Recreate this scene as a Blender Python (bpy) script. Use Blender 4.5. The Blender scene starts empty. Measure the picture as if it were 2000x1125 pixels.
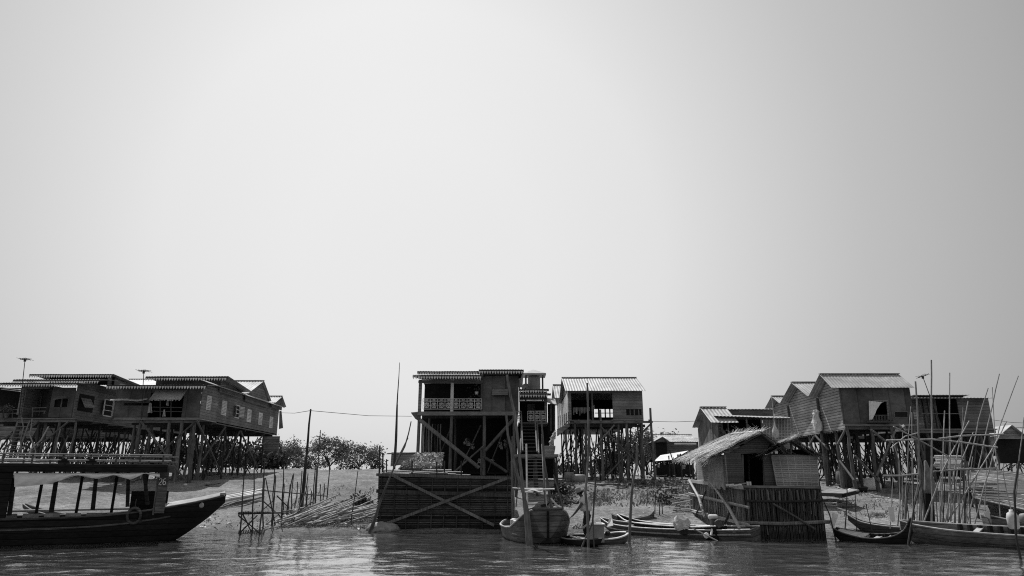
import bpy, math, random
from mathutils import Vector as V, Matrix, noise
random.seed(7)
rnd = random.uniform
R = math.radians
SC = bpy.context.scene
COL = SC.collection

# ------------------------------------------------------------------ camera
FPX, CX, CY, CAMH = 1333.0, 1000.0, 562.5, 1.8
PITCH = math.atan(378 / FPX)
CP, SP = math.cos(PITCH), math.sin(PITCH)
cam = bpy.data.cameras.new('camera')
cam.sensor_width = 36
cam.lens = 36 * FPX / 2000
cam.clip_start = 0.1
cam.clip_end = 6000
camo = bpy.data.objects.new('camera', cam)
COL.objects.link(camo)
camo.location = (0, 0, CAMH)
camo.rotation_euler = (math.pi / 2 + PITCH, 0, 0)
SC.camera = camo

def ray(px, py):
    u, v = (px - CX) / FPX, (CY - py) / FPX
    return V((u, CP - v * SP, SP + v * CP))

def at(px, py, Y):
    d = ray(px, py)
    return V((0, 0, CAMH)) + d * (Y / d.y)

def at_x(px, py, X):
    d = ray(px, py)
    return V((0, 0, CAMH)) + d * (X / d.x)

def sstep(a, b, x):
    t = min(1, max(0, (x - a) / (b - a)))
    return t * t * (3 - 2 * t)

def shore(x):
    return 26.5 + 0.35 * math.sin(x * 0.33 + 1.0) + 0.2 * math.sin(x * 0.9)

def ground(x, y):
    t = y - shore(x)
    crest = 2.72 - 0.45 * sstep(-4, 4, x)
    if t < 0:
        z = max(-2.2, 0.13 * t)
    elif t < 13:
        z = 1.72 * (t / 13) ** 0.92
    elif t < 33:
        z = 1.72 + (crest - 1.72) * sstep(10, 33, t) 
    else:
        z = crest - min(1.2, 0.012 * (t - 33))
    w = sstep(-2, 4, t) * (1 - sstep(60, 120, t))
    z += w * (0.16 * noise.noise(V((x * 0.35, y * 0.35, 3.1))) + 0.07 * noise.noise(V((x * 1.3, y * 1.1, 7.7))))
    z += w * 0.02 * noise.noise(V((x * 4, y * 4, 1.7)))
    return z

def on_ground(px, py):
    d = ray(px, py)
    o = V((0, 0, CAMH))
    Y = 15.0
    while Y < 90:
        p = o + d * (Y / d.y)
        if p.z <= max(0.0, ground(p.x, p.y)):
            return p
        Y += 0.1
    return o + d * (45 / d.y)

# ------------------------------------------------------------------ materials
def _ramp(nt, fac, stops):
    n = nt.nodes.new('ShaderNodeValToRGB')
    cr = n.color_ramp
    while len(cr.elements) < len(stops):
        cr.elements.new(0.5)
    for e, (p, c) in zip(cr.elements, stops):
        e.position = p
        e.color = (c, c, c, 1)
    nt.links.new(fac, n.inputs[0])
    return n.outputs[0]

def _math(nt, op, a, b=None, c=None):
    n = nt.nodes.new('ShaderNodeMath')
    n.operation = op
    for i, s in enumerate((a, b, c)):
        if s is None:
            continue
        if isinstance(s, (int, float)):
            n.inputs[i].default_value = s
        else:
            nt.links.new(s, n.inputs[i])
    return n.outputs[0]

def _noise(nt, vec, scale, detail=4, rough=0.6, dim='3D'):
    n = nt.nodes.new('ShaderNodeTexNoise')
    n.inputs['Scale'].default_value = scale
    n.inputs['Detail'].default_value = detail
    n.inputs['Roughness'].default_value = rough
    nt.links.new(vec, n.inputs['Vector'])
    return n.outputs[0]

def mat(name, lo, hi, stretch=(1, 1, 1), scale=6, rough=0.85, bump=0.3, plank=None, rand=0.0, stain=0.35,
        spec=0.25, metal=0.0, detail=5, coord='Object', bd=0.02, trans=0.0, wet=0.0):
    m = bpy.data.materials.new(name)
    m.use_nodes = True
    nt = m.node_tree
    b = nt.nodes['Principled BSDF']
    tc = nt.nodes.new('ShaderNodeTexCoord')
    mp = nt.nodes.new('ShaderNodeMapping')
    mp.inputs['Scale'].default_value = stretch
    nt.links.new(tc.outputs[coord], mp.inputs['Vector'])
    nz = _noise(nt, mp.outputs[0], scale, detail)
    col = _ramp(nt, nz, [(0.28, lo), (0.5, (lo + hi) / 2), (0.72, hi)])
    big = _noise(nt, tc.outputs[coord], 0.9, 3)
    st = _ramp(nt, big, [(0.3, 1 - stain), (0.7, 1 + stain * 0.6)])
    col = _math(nt, 'MULTIPLY', col, st)
    h = nz
    if plank:
        axis, p, gap, var = plank
        sep = nt.nodes.new('ShaderNodeSeparateXYZ')
        nt.links.new(tc.outputs[coord], sep.inputs[0])
        q = _math(nt, 'DIVIDE', sep.outputs[axis], p)
        fr = _math(nt, 'FRACT', q)
        fl = _math(nt, 'FLOOR', q)
        wn = nt.nodes.new('ShaderNodeTexWhiteNoise')
        wn.noise_dimensions = '1D'
        nt.links.new(fl, wn.inputs['W'])
        pv = _math(nt, 'MULTIPLY_ADD', wn.outputs[0], var, 1 - var / 2)
        line = _ramp(nt, fr, [(0.0, 0.25), (gap, 0.35), (gap + 0.06, 0.95), (1.0, 1.08)])
        col = _math(nt, 'MULTIPLY', _math(nt, 'MULTIPLY', col, pv), line)
        h = _math(nt, 'MULTIPLY_ADD', line, 1.2, _math(nt, 'MULTIPLY', nz, 0.5))
    if rand:
        oi = nt.nodes.new('ShaderNodeObjectInfo')
        f = _math(nt, 'MULTIPLY_ADD', oi.outputs['Random'], rand, 1 - rand / 2)
        col = _math(nt, 'MULTIPLY', col, f)
    if wet:                                    # tide mark: wood below this height is soaked and slimy
        sp = nt.nodes.new('ShaderNodeSeparateXYZ')
        nt.links.new(tc.outputs[coord], sp.inputs[0])
        wz = _math(nt, 'ADD', sp.outputs[2], _math(nt, 'MULTIPLY', nz, 0.25))
        col = _math(nt, 'MULTIPLY', col, _ramp(nt, wz, [(wet, 0.35), (wet + 0.2, 1.0)]))
    nt.links.new(col, b.inputs['Base Color'])
    b.inputs['Roughness'].default_value = rough
    b.inputs['Specular IOR Level'].default_value = spec
    b.inputs['Metallic'].default_value = metal
    if bump:
        bp = nt.nodes.new('ShaderNodeBump')
        bp.inputs['Strength'].default_value = bump
        bp.inputs['Distance'].default_value = bd
        nt.links.new(h, bp.inputs['Height'])
        nt.links.new(bp.outputs[0], b.inputs['Normal'])
    if trans:
        tr = nt.nodes.new('ShaderNodeBsdfTranslucent')
        nt.links.new(col, tr.inputs['Color'])
        mx = nt.nodes.new('ShaderNodeMixShader')
        mx.inputs[0].default_value = trans
        out = nt.nodes['Material Output']
        nt.links.new(b.outputs[0], mx.inputs[1])
        nt.links.new(tr.outputs[0], mx.inputs[2])
        nt.links.new(mx.outputs[0], out.inputs['Surface'])
    return m

M = {}
M['plank'] = mat('dark_planks', 0.125, 0.27, (0.6, 0.6, 5), 5, plank=(2, 0.17, 0.07, 0.45))
M['plank_mid'] = mat('grey_planks', 0.16, 0.32, (0.6, 0.6, 5), 5, plank=(2, 0.18, 0.09, 0.5))
M['plank_pale'] = mat('pale_planks', 0.3, 0.55, (0.6, 0.6, 5), 5, plank=(2, 0.19, 0.07, 0.35))
M['plank_vert'] = mat('vertical_planks', 0.12, 0.26, (5, 5, 0.6), 5, plank=(1, 0.2, 0.07, 0.5))
M['siding'] = mat('corrugated_siding', 0.34, 0.52, (0.5, 0.5, 4), 4, plank=(2, 0.15, 0.18, 0.35), bump=0.6)
M['panel_dark'] = mat('dark_panel', 0.085, 0.15, (1, 1, 2), 4, stain=0.5, plank=(0, 0.83, 0.0, 0.45))
M['interior'] = mat('shade_black_boards', 0.006, 0.022, (1, 1, 3), 4)  # near-black stands in for shade indoors and under floors; also dark wood
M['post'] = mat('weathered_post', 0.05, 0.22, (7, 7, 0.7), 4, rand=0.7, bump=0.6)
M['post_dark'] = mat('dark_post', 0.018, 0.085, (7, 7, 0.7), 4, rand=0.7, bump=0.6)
M['beam'] = mat('weathered_beam', 0.1, 0.25, (0.8, 6, 6), 4, rand=0.4)
M['bamboo'] = mat('old_bamboo', 0.16, 0.46, (6, 6, 1.2), 4, rand=0.7, rough=0.6)
M['bamboo_dark'] = mat('dark_bamboo', 0.035, 0.1, (6, 6, 1.2), 4, rand=0.6, rough=0.7)
M['bamboo_pale'] = mat('pale_bamboo', 0.4, 0.72, (6, 6, 1.2), 4, rand=0.6, rough=0.55)
M['metal'] = mat('zinc_roof', 0.27, 0.43, (1.2, 1.2, 0.4), 2.5, rough=0.5, bump=0.05, stain=0.3, spec=0.4)
M['metal_old'] = mat('rusty_zinc_roof', 0.2, 0.5, (3, 0.5, 0.5), 2.0, rough=0.6, bump=0.05, stain=0.5, spec=0.35)
M['fascia'] = mat('fascia_board', 0.03, 0.06, (1, 1, 3), 5)
M['fret'] = mat('pale_fretwork', 0.55, 0.8, (1, 1, 1), 6, stain=0.35)
M['white'] = mat('white_paint', 0.6, 0.8, (1, 1, 3), 5, rough=0.6)
M['shutter'] = mat('pale_shutter', 0.6, 0.85, (1, 1, 1), 5, plank=(2, 0.09, 0.3, 0.2))
M['cloth'] = mat('pale_cloth', 0.5, 0.75, (2, 2, 2), 3, rough=0.95, bump=0.5, bd=0.05, trans=0.25)
M['cloth_grey'] = mat('grey_cloth', 0.18, 0.5, (3, 3, 1), 3, rough=0.95, rand=1.0, bump=0.5)
M['canvas'] = mat('grey_canvas', 0.7, 0.88, (2, 2, 5), 3, rough=0.95, bump=0.5, bd=0.03, stain=0.2)
M['thatch'] = mat('palm_thatch', 0.1, 0.56, (4, 4, 12), 3, rough=0.95, bump=0.6, rand=0.4)
M['leafpile'] = mat('dry_leaf', 0.22, 0.5, (6, 6, 6), 4, rough=0.9)
M['wicker'] = mat('woven_wicker', 0.15, 0.4, (4, 4, 14), 5, rough=0.9, bump=0.7, plank=(2, 0.07, 0.06, 0.3))
M['wicker_dark'] = mat('dark_wicker', 0.06, 0.16, (4, 4, 14), 5, rough=0.9, bump=0.7, plank=(2, 0.07, 0.06, 0.3))
M['slat'] = mat('wet_bamboo_slats', 0.045, 0.16, (1, 6, 8), 5, rand=0.4, bump=0.5, plank=(2, 0.0839, 0.1, 0.8), wet=0.3)
M['pole_wall'] = mat('wet_shaded_pole_wall', 0.03, 0.17, (8, 8, 0.8), 5, rand=0.6, bump=0.5, wet=0.3)  # darker copy for the shaded faces, with a real wet band below
M['pole_wall_lit'] = mat('sunlit_pole_wall', 0.08, 0.36, (8, 8, 0.8), 5, rand=0.6, bump=0.5)  # paler copy of the pole wall, sunlight put into its colour
M['hull'] = mat('tarred_hull', 0.008, 0.024, (0.8, 3, 5), 4, rough=0.75, bump=0.4, spec=0.12, plank=(2, 0.17, 0.08, 0.5))
M['hull_mid'] = mat('weathered_hull', 0.04, 0.13, (0.8, 2, 5), 4, rough=0.7, bump=0.4, plank=(2, 0.15, 0.07, 0.5))
M['hull_grey'] = mat('grey_hull', 0.065, 0.19, (0.8, 2, 5), 4, rough=0.75, bump=0.4, stain=0.6, plank=(2, 0.16, 0.06, 0.4))
M['hull_in'] = mat('boat_inside', 0.2, 0.42, (0.8, 2, 4), 4, rough=0.8, stain=0.6)
M['deck'] = mat('pale_deck', 0.3, 0.5, (0.8, 4, 4), 4, rough=0.8, stain=0.5)
M['black'] = mat('black_rubber', 0.012, 0.03, (1, 1, 1), 8, rough=0.8)
M['plastic'] = mat('white_plastic', 0.5, 0.75, (1, 1, 1), 4, rough=0.55, bump=0.2)
M['plastic_grey'] = mat('grey_plastic', 0.2, 0.33, (1, 1, 1), 4, rough=0.55, bump=0.2)
M['engine'] = mat('oily_engine', 0.02, 0.09, (1, 1, 1), 9, rough=0.5, spec=0.5)
M['steel'] = mat('bare_steel', 0.25, 0.5, (1, 1, 1), 9, rough=0.45, metal=0.4)
M['wire'] = mat('black_cable', 0.02, 0.04, (1, 1, 1), 3)
M['bark'] = mat('tree_bark', 0.04, 0.1, (6, 6, 1), 4, bump=0.6)
M['leaf'] = mat('green_leaves', 0.07, 0.2, (1, 1, 1), 1.6, rough=0.7, bump=0, stain=0.6, trans=0.3)
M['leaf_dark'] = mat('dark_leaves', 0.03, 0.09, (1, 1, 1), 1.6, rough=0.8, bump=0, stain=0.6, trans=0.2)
M['weed'] = mat('pale_weed', 0.12, 0.35, (1, 1, 1), 5, rough=0.8, bump=0, stain=0.6, trans=0.25)
M['clay'] = mat('clay_jar', 0.1, 0.2, (1, 1, 2), 4)
M['skin'] = mat('tanned_skin', 0.06, 0.1, (1, 1, 1), 6, rough=0.6, bump=0)
M['shirt'] = mat('pale_shirt', 0.52, 0.72, (2, 2, 2), 8, bump=0.6, bd=0.02)
M['trouser'] = mat('dark_trousers', 0.012, 0.03, (2, 2, 2), 8, bump=0.4)
M['hat'] = mat('cloth_hat', 0.22, 0.36, (2, 2, 2), 10, bump=0.3)
M['hair'] = mat('black_hair', 0.006, 0.015, (2, 2, 2), 10)
M['stone'] = mat('pale_stone', 0.2, 0.45, (1, 1, 1), 6, bump=0.8, bd=0.05)

# ------------------------------------------------------------------ mesh builder
ORIG = {}
class MB:
    def __init__(s):
        s.v, s.f = [], []
    def add(s, vs, fs):
        o = len(s.v)
        s.v += [V(p) for p in vs]
        s.f += [tuple(i + o for i in f) for f in fs]
    def hexa(s, p):
        s.add(p, [(0, 3, 2, 1), (4, 5, 6, 7), (0, 1, 5, 4), (1, 2, 6, 5), (2, 3, 7, 6), (3, 0, 4, 7)])
    def box(s, x0, x1, y0, y1, z0, z1):
        s.hexa([(x0, y0, z0), (x1, y0, z0), (x1, y1, z0), (x0, y1, z0), (x0, y0, z1), (x1, y0, z1), (x1, y1, z1), (x0, y1, z1)])
    def slab(s, a, b, c, d, t):
        a, b, c, d = V(a), V(b), V(c), V(d)
        n = (b - a).cross(d - a).normalized() * t
        s.hexa([a, b, c, d, a + n, b + n, c + n, d + n])
    def path(s, pts, rad, n=6, cap=True):
        pts = [V(p) for p in pts]
        if isinstance(rad, (int, float)):
            rad = [rad] * len(pts)
        o = len(s.v)
        for i, p in enumerate(pts):
            t = (pts[min(i + 1, len(pts) - 1)] - pts[max(i - 1, 0)]).normalized()
            a = t.cross(V((0.31, 0.95, 0.1)))
            if a.length < 1e-3:
                a = t.cross(V((1, 0, 0)))
            a.normalize()
            b = t.cross(a)
            for k in range(n):
                g = 2 * math.pi * k / n
                s.v.append(p + (a * math.cos(g) + b * math.sin(g)) * rad[i])
        for i in range(len(pts) - 1):
            for k in range(n):
                k2 = (k + 1) % n
                s.f.append((o + i * n + k, o + i * n + k2, o + (i + 1) * n + k2, o + (i + 1) * n + k))
        if cap:
            s.f.append(tuple(o + k for k in range(n))[::-1])
            s.f.append(tuple(o + (len(pts) - 1) * n + k for k in range(n)))
    def bar(s, p, q, r, r2=None, n=6, wob=0.0, seg=1):
        p, q = V(p), V(q)
        r2 = r if r2 is None else r2
        pts, rad = [], []
        for i in range(seg + 1):
            t = i / seg
            w = V((rnd(-wob, wob), rnd(-wob, wob), 0)) if 0 < i < seg else V((0, 0, 0))
            pts.append(p.lerp(q, t) + w)
            rad.append(r + (r2 - r) * t)
        s.path(pts, rad, n)
    def beam(s, p, q, w, h):
        p, q = V(p), V(q)
        t = (q - p).normalized()
        a = t.cross(V((0, 0, 1)))
        if a.length < 1e-3:
            a = V((1, 0, 0))
        a.normalize()
        b = a.cross(t)
        a, b = a * w / 2, b * h / 2
        s.hexa([p - a - b, p + a - b, p + a + b, p - a + b, q - a - b, q + a - b, q + a + b, q - a + b])
    def lathe(s, c, prof, n=14, axis='z'):
        c = V(c)
        o = len(s.v)
        for r, z in prof:
            for k in range(n):
                g = 2 * math.pi * k / n
                x, y = r * math.cos(g), r * math.sin(g)
                s.v.append(c + (V((x, y, z)) if axis == 'z' else V((x, z, y)) if axis == 'y' else V((z, x, y))))
        for i in range(len(prof) - 1):
            for k in range(n):
                k2 = (k + 1) % n
                s.f.append((o + i * n + k, o + i * n + k2, o + (i + 1) * n + k2, o + (i + 1) * n + k))
        s.f.append(tuple(o + k for k in range(n))[::-1])
        s.f.append(tuple(o + (len(prof) - 1) * n + k for k in range(n)))
    def corr(s, a, b, c, d, per=0.17, amp=0.009, th=0.012):
        """corrugated sheet: a-b along the eave, d-c along the ridge, waves run up the slope"""
        a, b, c, d = V(a), V(b), V(c), V(d)
        nrm = (b - a).cross(d - a).normalized()
        n = max(4, int((b - a).length / per * 5))
        o = len(s.v)
        rows = 3
        for side in (0, 1):
            for i in range(n + 1):
                t = i / n
                w = amp * math.sin(t * (b - a).length / per * 2 * math.pi)
                for j in range(rows + 1):
                    q = j / rows
                    p = a.lerp(b, t).lerp(d.lerp(c, t), q)
                    wob = 0.015 * noise.noise(p * 0.8)
                    s.v.append(p + nrm * (w + wob - side * th))
        m = rows + 1
        half = (n + 1) * m
        for side in (0, 1):
            for i in range(n):
                for j in range(rows):
                    q = o + side * half + i * m + j
                    f = (q, q + m, q + m + 1, q + 1)
                    s.f.append(f if side == 0 else f[::-1])
        for i in range(n):
            q = o + i * m
            s.f.append((q + half, q + half + m, q + m, q))
            q += rows
            s.f.append((q, q + m, q + m + half, q + half))
        for j in range(rows):
            for i in (0, n):
                q = o + i * m + j
                s.f.append((q, q + 1, q + 1 + half, q + half))
    def quad(s, c, ax, ay):
        c, ax, ay = V(c), V(ax), V(ay)
        s.add([c - ax - ay, c + ax - ay, c + ax + ay, c - ax + ay], [(0, 1, 2, 3)])
    def leaf(s, c, size, asp=2.2):
        t = V((rnd(-1, 1), rnd(-1, 1), rnd(-.8, .8))).normalized()
        b = t.cross(V((rnd(-1, 1), rnd(-1, 1), rnd(-1, 1)))).normalized()
        t, b = t * size, b * size / asp
        c = V(c)
        s.add([c - t, c + b, c + t, c - b], [(0, 1, 2, 3)])
    def build(s, name, m, parent=None, smooth=False):
        if isinstance(m, str):
            m = M[m]
        if parent is not None:
            o3 = ORIG[parent.name]
        else:
            xs = [p.x for p in s.v]; ys = [p.y for p in s.v]; zs = [p.z for p in s.v]
            o3 = V(((min(xs) + max(xs)) / 2, (min(ys) + max(ys)) / 2, min(zs)))
        me = bpy.data.meshes.new(name)
        me.from_pydata([p - o3 for p in s.v], [], s.f)
        if smooth:
            me.polygons.foreach_set('use_smooth', [True] * len(me.polygons))
        me.materials.append(m)
        me.update()
        o = bpy.data.objects.new(name, me)
        COL.objects.link(o)
        if parent is None:
            o.location = o3
        else:
            o.parent = parent
        ORIG[o.name] = o3
        return o

def tag(o, label=None, cat=None, group=None, kind=None):
    if label: o['label'] = label
    if cat: o['category'] = cat
    if group: o['group'] = group
    if kind: o['kind'] = kind
    return o

def thing(name, label, cat, loc, group=None):
    o = bpy.data.objects.new(name, None)
    o.empty_display_size = 0.3
    COL.objects.link(o)
    o.location = V(loc)
    ORIG[o.name] = V(loc)
    return tag(o, label, cat, group)

FREF = [None]
def fbox(mb, px0, px1, pyt, pyb, Y, t=0.06):
    """a board on the plane y=Y, measured off the photograph"""
    pm = FREF[0] or (pyt + pyb) / 2
    a, b = at(px0, pm, Y), at(px1, pm, Y)
    zt, zb = at((px0 + px1) / 2, pyt, Y).z, at((px0 + px1) / 2, pyb, Y).z
    mb.box(a.x, b.x, Y, Y + t, zb, zt)
    return a.x, b.x, zb, zt

def fret(parent, p, q, h=0.13, per=0.16, fas=0.12):
    """eave board with a row of pale pointed teeth under it"""
    p, q = V(p), V(q)
    L = (q - p).length
    t = (q - p).normalized()
    out = V((t.y, -t.x, 0)).normalized()
    f = MB()
    f.beam(p + V((0, 0, fas * .5)), q + V((0, 0, fas * .5)), 0.03, fas)
    fo = f.build('eave_board', 'fascia', parent)
    g = MB()
    n = int(L / per)
    for i in range(n):
        a = p + t * (i * per) + out * 0.02
        b = a + t * per * 0.74
        m = (a + b) / 2 - V((0, 0, h))
        k = out * 0.012
        up = V((0, 0, fas * 0.35))
        g.add([a + up, b + up, b, m, a, a + up + k, b + up + k, b + k, m + k, a + k],
              [(0, 1, 2, 3, 4), (9, 8, 7, 6, 5), (0, 5, 6, 1), (1, 6, 7, 2), (2, 7, 8, 3), (3, 8, 9, 4), (4, 9, 5, 0)])
    g.build('fretwork', 'fret', fo)

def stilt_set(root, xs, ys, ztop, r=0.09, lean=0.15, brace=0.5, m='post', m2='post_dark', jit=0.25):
    """posts on a grid from the deck down into the mud, with diagonal braces between neighbours"""
    P = {}
    for j, y in enumerate(ys):
        for i, x in enumerate(xs):
            xx, yy = x + rnd(-jit, jit), y + rnd(-jit, jit) * 0.6
            tp = V((xx, yy, ztop - 0.02))
            bx, by = xx + rnd(-lean, lean), yy + rnd(-lean, lean)
            bt = V((bx, by, ground(bx, by) - 0.25))
            P[i, j] = (tp, bt)
            b = MB()
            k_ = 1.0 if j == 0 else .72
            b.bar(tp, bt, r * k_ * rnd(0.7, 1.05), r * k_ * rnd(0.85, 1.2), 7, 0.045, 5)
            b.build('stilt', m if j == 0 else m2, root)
    for (i, j), (tp, bt) in P.items():
        for nb in ((i + 1, j), (i, j + 1)):
            if nb in P and rnd(0, 1) < brace:
                t2, b2 = P[nb]
                a, c = (tp, b2) if rnd(0, 1) < .5 else (t2, bt)
                p = a.lerp(c, rnd(0.02, .25))
                q = a.lerp(c, rnd(0.75, .98))
                off = V((0, -0.1, 0))
                b = MB()
                b.bar(p + off, q + off, r * .48, r * .38, 5, 0.03, 3)
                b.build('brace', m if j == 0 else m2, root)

def tangle(root, x0, x1, y0, y1, z0, z1, n, r=.035):
    for i in range(n):
        y = rnd(y0, y1)
        xa = rnd(x0, x1)
        xb = min(x1 + .3, max(x0 - .3, xa + random.choice((-1, 1)) * rnd(.3, 2.2)))
        za, zb = rnd(z0 + (z1 - z0) * .55, z1), rnd(z0, z0 + (z1 - z0) * .4)
        b = MB()
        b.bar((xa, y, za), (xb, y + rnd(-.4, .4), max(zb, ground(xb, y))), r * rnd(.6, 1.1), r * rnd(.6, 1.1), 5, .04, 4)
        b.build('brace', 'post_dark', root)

def pxbar(mb, pts, Y, r, r2=None, n=6):
    """a pole through photo points, all at depth Y (or one depth per point)"""
    ys = Y if isinstance(Y, (list, tuple)) else [Y] * len(pts)
    r2 = r if r2 is None else r2
    P = [at(a, b, y) for (a, b), y in zip(pts, ys)]
    mb.path(P, [r + (r2 - r) * i / max(1, len(P) - 1) for i in range(len(P))], n)
    return P

def pole(name, pts, r, m, label, cat, group=None, r2=None, Y=None, sink=0.3, parent=None):
    """free-standing pole: last photo point is where it enters mud or water"""
    bx, by = pts[-1]
    if Y is None:
        Y = on_ground(bx, by).y
    mb = MB()
    P = [at(a, b, Y) for a, b in pts]
    d = (P[-1] - P[-2]).normalized()
    P[-1] = P[-1] + d * sink
    # refine with small wobble
    Q = [P[0]]
    for a, b in zip(P[:-1], P[1:]):
        k = max(1, int((b - a).length / 0.6))
        for i in range(1, k + 1):
            w = V((rnd(-.015, .015), rnd(-.015, .015), 0)) if not (i == k and b is P[-1]) else V((0, 0, 0))
            Q.append(a.lerp(b, i / k) + w)
    r2 = r * 1.4 if r2 is None else r2
    mb.path(Q, [r + (r2 - r) * i / (len(Q) - 1) for i in range(len(Q))], 6)
    o = mb.build(name, m, parent)
    if parent is None:
        tag(o, label, cat, group)
    return o

# ------------------------------------------------------------------ boats
def hull(mb, st, O, hd, th=0.05, closed=False, nsec=6):
    """st: (s, half beam top, half beam bottom, z top, z bottom); O origin xy, hd heading (dx,dy)"""
    h = V((hd[0], hd[1], 0)).normalized()
    l = V((-h.y, h.x, 0))
    O = V((O[0], O[1], 0))
    def section(s, bt, bb, zt, zb, inset):
        pts = []
        bt, bb = max(0.004, bt - inset), max(0.002, bb - inset)
        zb = min(zb + inset, zt - 0.01) if inset else zb
        for k in range(nsec + 1):
            t = k / nsec
            w = bb + (bt - bb) * (1 - (1 - t) ** 1.6)
            z = zb + (zt - zb) * t ** 1.15
            pts.append((w, z))
        out = [O + h * s + l * w + V((0, 0, z)) for w, z in reversed(pts)]
        out += [O + h * s - l * w + V((0, 0, z)) for w, z in pts]
        return out
    o = len(mb.v)
    n = 2 * (nsec + 1)
    for sec in st:
        mb.v += section(*sec, 0)
    for i in range(len(st) - 1):
        for k in range(n - 1):
            a = o + i * n + k
            mb.f.append((a, a + 1, a + n + 1, a + n))
    mb.f.append(tuple(range(o, o + n)))
    mb.f.append(tuple(range(o + (len(st) - 1) * n, o + len(st) * n))[::-1])
    o2 = len(mb.v)
    st2 = [list(x) for x in st]
    st2[0][0] += th
    st2[-1][0] -= th
    for sec in st2:
        mb.v += section(*sec, th)
    for i in range(len(st) - 1):
        for k in range(n - 1):
            a = o2 + i * n + k
            mb.f.append((a + n, a + n + 1, a + 1, a))
    mb.f.append(tuple(range(o2, o2 + n))[::-1])
    mb.f.append(tuple(range(o2 + (len(st) - 1) * n, o2 + len(st) * n)))
    for i in range(len(st) - 1):
        for k in (0, n - 1):
            a, b = o + i * n + k, o2 + i * n + k
            mb.f.append((a, a + n, b + n, b))
    for i in (0, len(st) - 1):
        mb.f.append((o + i * n, o + i * n + n - 1, o2 + i * n + n - 1, o2 + i * n))
    return O, h, l

def interp(st, s):
    for a, b in zip(st[:-1], st[1:]):
        if a[0] <= s <= b[0]:
            t = (s - a[0]) / (b[0] - a[0])
            return [a[i] + (b[i] - a[i]) * t for i in range(5)]
    return list(st[0] if s < st[0][0] else st[-1])

def rim(mb, st, O, h, l, side, r=0.025, dz=0.0, out=0.0):
    pts = [O + h * x[0] + l * side * (x[1] + out) + V((0, 0, x[3] + dz)) for x in st]
    mb.path(pts, r, 6)

def fine(st, k=4):
    """resample stations smoothly"""
    out = []
    n = len(st)
    for i in range(n - 1):
        p0, p1, p2, p3 = st[max(0, i - 1)], st[i], st[i + 1], st[min(n - 1, i + 2)]
        for j in range(k):
            t = j / k
            o = [p1[0] + (p2[0] - p1[0]) * t]
            for c in range(1, 5):
                m1 = (p2[c] - p0[c]) / (p2[0] - p0[0]) * (p2[0] - p1[0])
                m2 = (p3[c] - p1[c]) / (p3[0] - p1[0]) * (p2[0] - p1[0])
                o.append((2*t**3-3*t*t+1)*p1[c] + (t**3-2*t*t+t)*m1 + (-2*t**3+3*t*t)*p2[c] + (t**3-t*t)*m2)
            out.append(o)
    out.append(list(st[-1]))
    return out
# ------------------------------------------------------------------ sky and sun
SUN_AZ, SUN_EL = R(-24), R(59)
SUN_DIR = V((math.sin(SUN_AZ) * math.cos(SUN_EL), math.cos(SUN_AZ) * math.cos(SUN_EL), math.sin(SUN_EL)))
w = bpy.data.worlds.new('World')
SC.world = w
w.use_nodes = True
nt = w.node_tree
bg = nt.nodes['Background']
sky = nt.nodes.new('ShaderNodeTexSky')
sky.sky_type = 'NISHITA'
sky.sun_disc = False
sky.sun_elevation = SUN_EL
sky.sun_rotation = SUN_AZ
sky.altitude = 0
sky.air_density = 1.0
sky.dust_density = 6.0
sky.ozone_density = 1.0
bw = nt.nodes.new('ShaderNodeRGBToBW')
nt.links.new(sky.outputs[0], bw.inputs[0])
# hazy bright air: even out the sky, then vignette-like dimming away from mid-view
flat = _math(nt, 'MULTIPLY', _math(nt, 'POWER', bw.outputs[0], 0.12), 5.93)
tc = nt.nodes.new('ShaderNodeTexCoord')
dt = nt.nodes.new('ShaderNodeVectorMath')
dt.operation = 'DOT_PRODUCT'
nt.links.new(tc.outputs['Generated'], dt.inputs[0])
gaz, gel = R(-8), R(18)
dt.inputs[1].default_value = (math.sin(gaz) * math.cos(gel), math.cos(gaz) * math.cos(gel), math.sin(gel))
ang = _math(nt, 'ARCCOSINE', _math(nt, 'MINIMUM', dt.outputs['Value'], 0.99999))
fall = _ramp(nt, _math(nt, 'DIVIDE', ang, math.pi), [(0.0000, 1.1), (0.0556, 1.1), (0.1111, 1.05), (0.1389, 0.95), (0.1667, 0.85), (0.1944, 0.75), (0.2222, 0.68), (0.2500, 0.6), (0.2778, 0.5), (0.3333, 0.48), (0.4444, 0.56), (1.0000, 0.62)])  # vignette dimming put into the sky; lifted behind camera to fill house fronts
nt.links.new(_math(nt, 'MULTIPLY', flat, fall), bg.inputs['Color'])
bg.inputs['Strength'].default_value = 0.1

sl = bpy.data.lights.new('sun', 'SUN')
sl.energy = 4.4
sl.angle = R(0.6)
sl.color = (1, 1, 1)
so = bpy.data.objects.new('sun', sl)
COL.objects.link(so)
so.rotation_euler = SUN_DIR.to_track_quat('Z', 'Y').to_euler()
so.location = (0, 0, 60)

SC.view_settings.view_transform = 'Standard'
SC.view_settings.look = 'None'
SC.view_settings.exposure = 0
SC.view_settings.gamma = 1
SC.cycles.use_denoising = False
SC.cycles.filter_width = 1.1
SC.cycles.max_bounces = 6
SC.cycles.diffuse_bounces = 2
SC.cycles.glossy_bounces = 3
SC.cycles.transparent_max_bounces = 6
SC.cycles.caustics_reflective = False
SC.cycles.caustics_refractive = False

# ------------------------------------------------------------------ ground
def axis(lo, hi, a, b, step, far):
    """fine between a and b, widening outside"""
    xs = []
    x = a
    while x <= b:
        xs.append(x); x += step
    s, x = step, b
    while x < hi:
        s *= 1.35; x += s; xs.append(min(x, hi))
    s, x = step, a
    while x > lo:
        s *= 1.35; x -= s; xs.insert(0, max(x, lo))
    return xs

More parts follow.
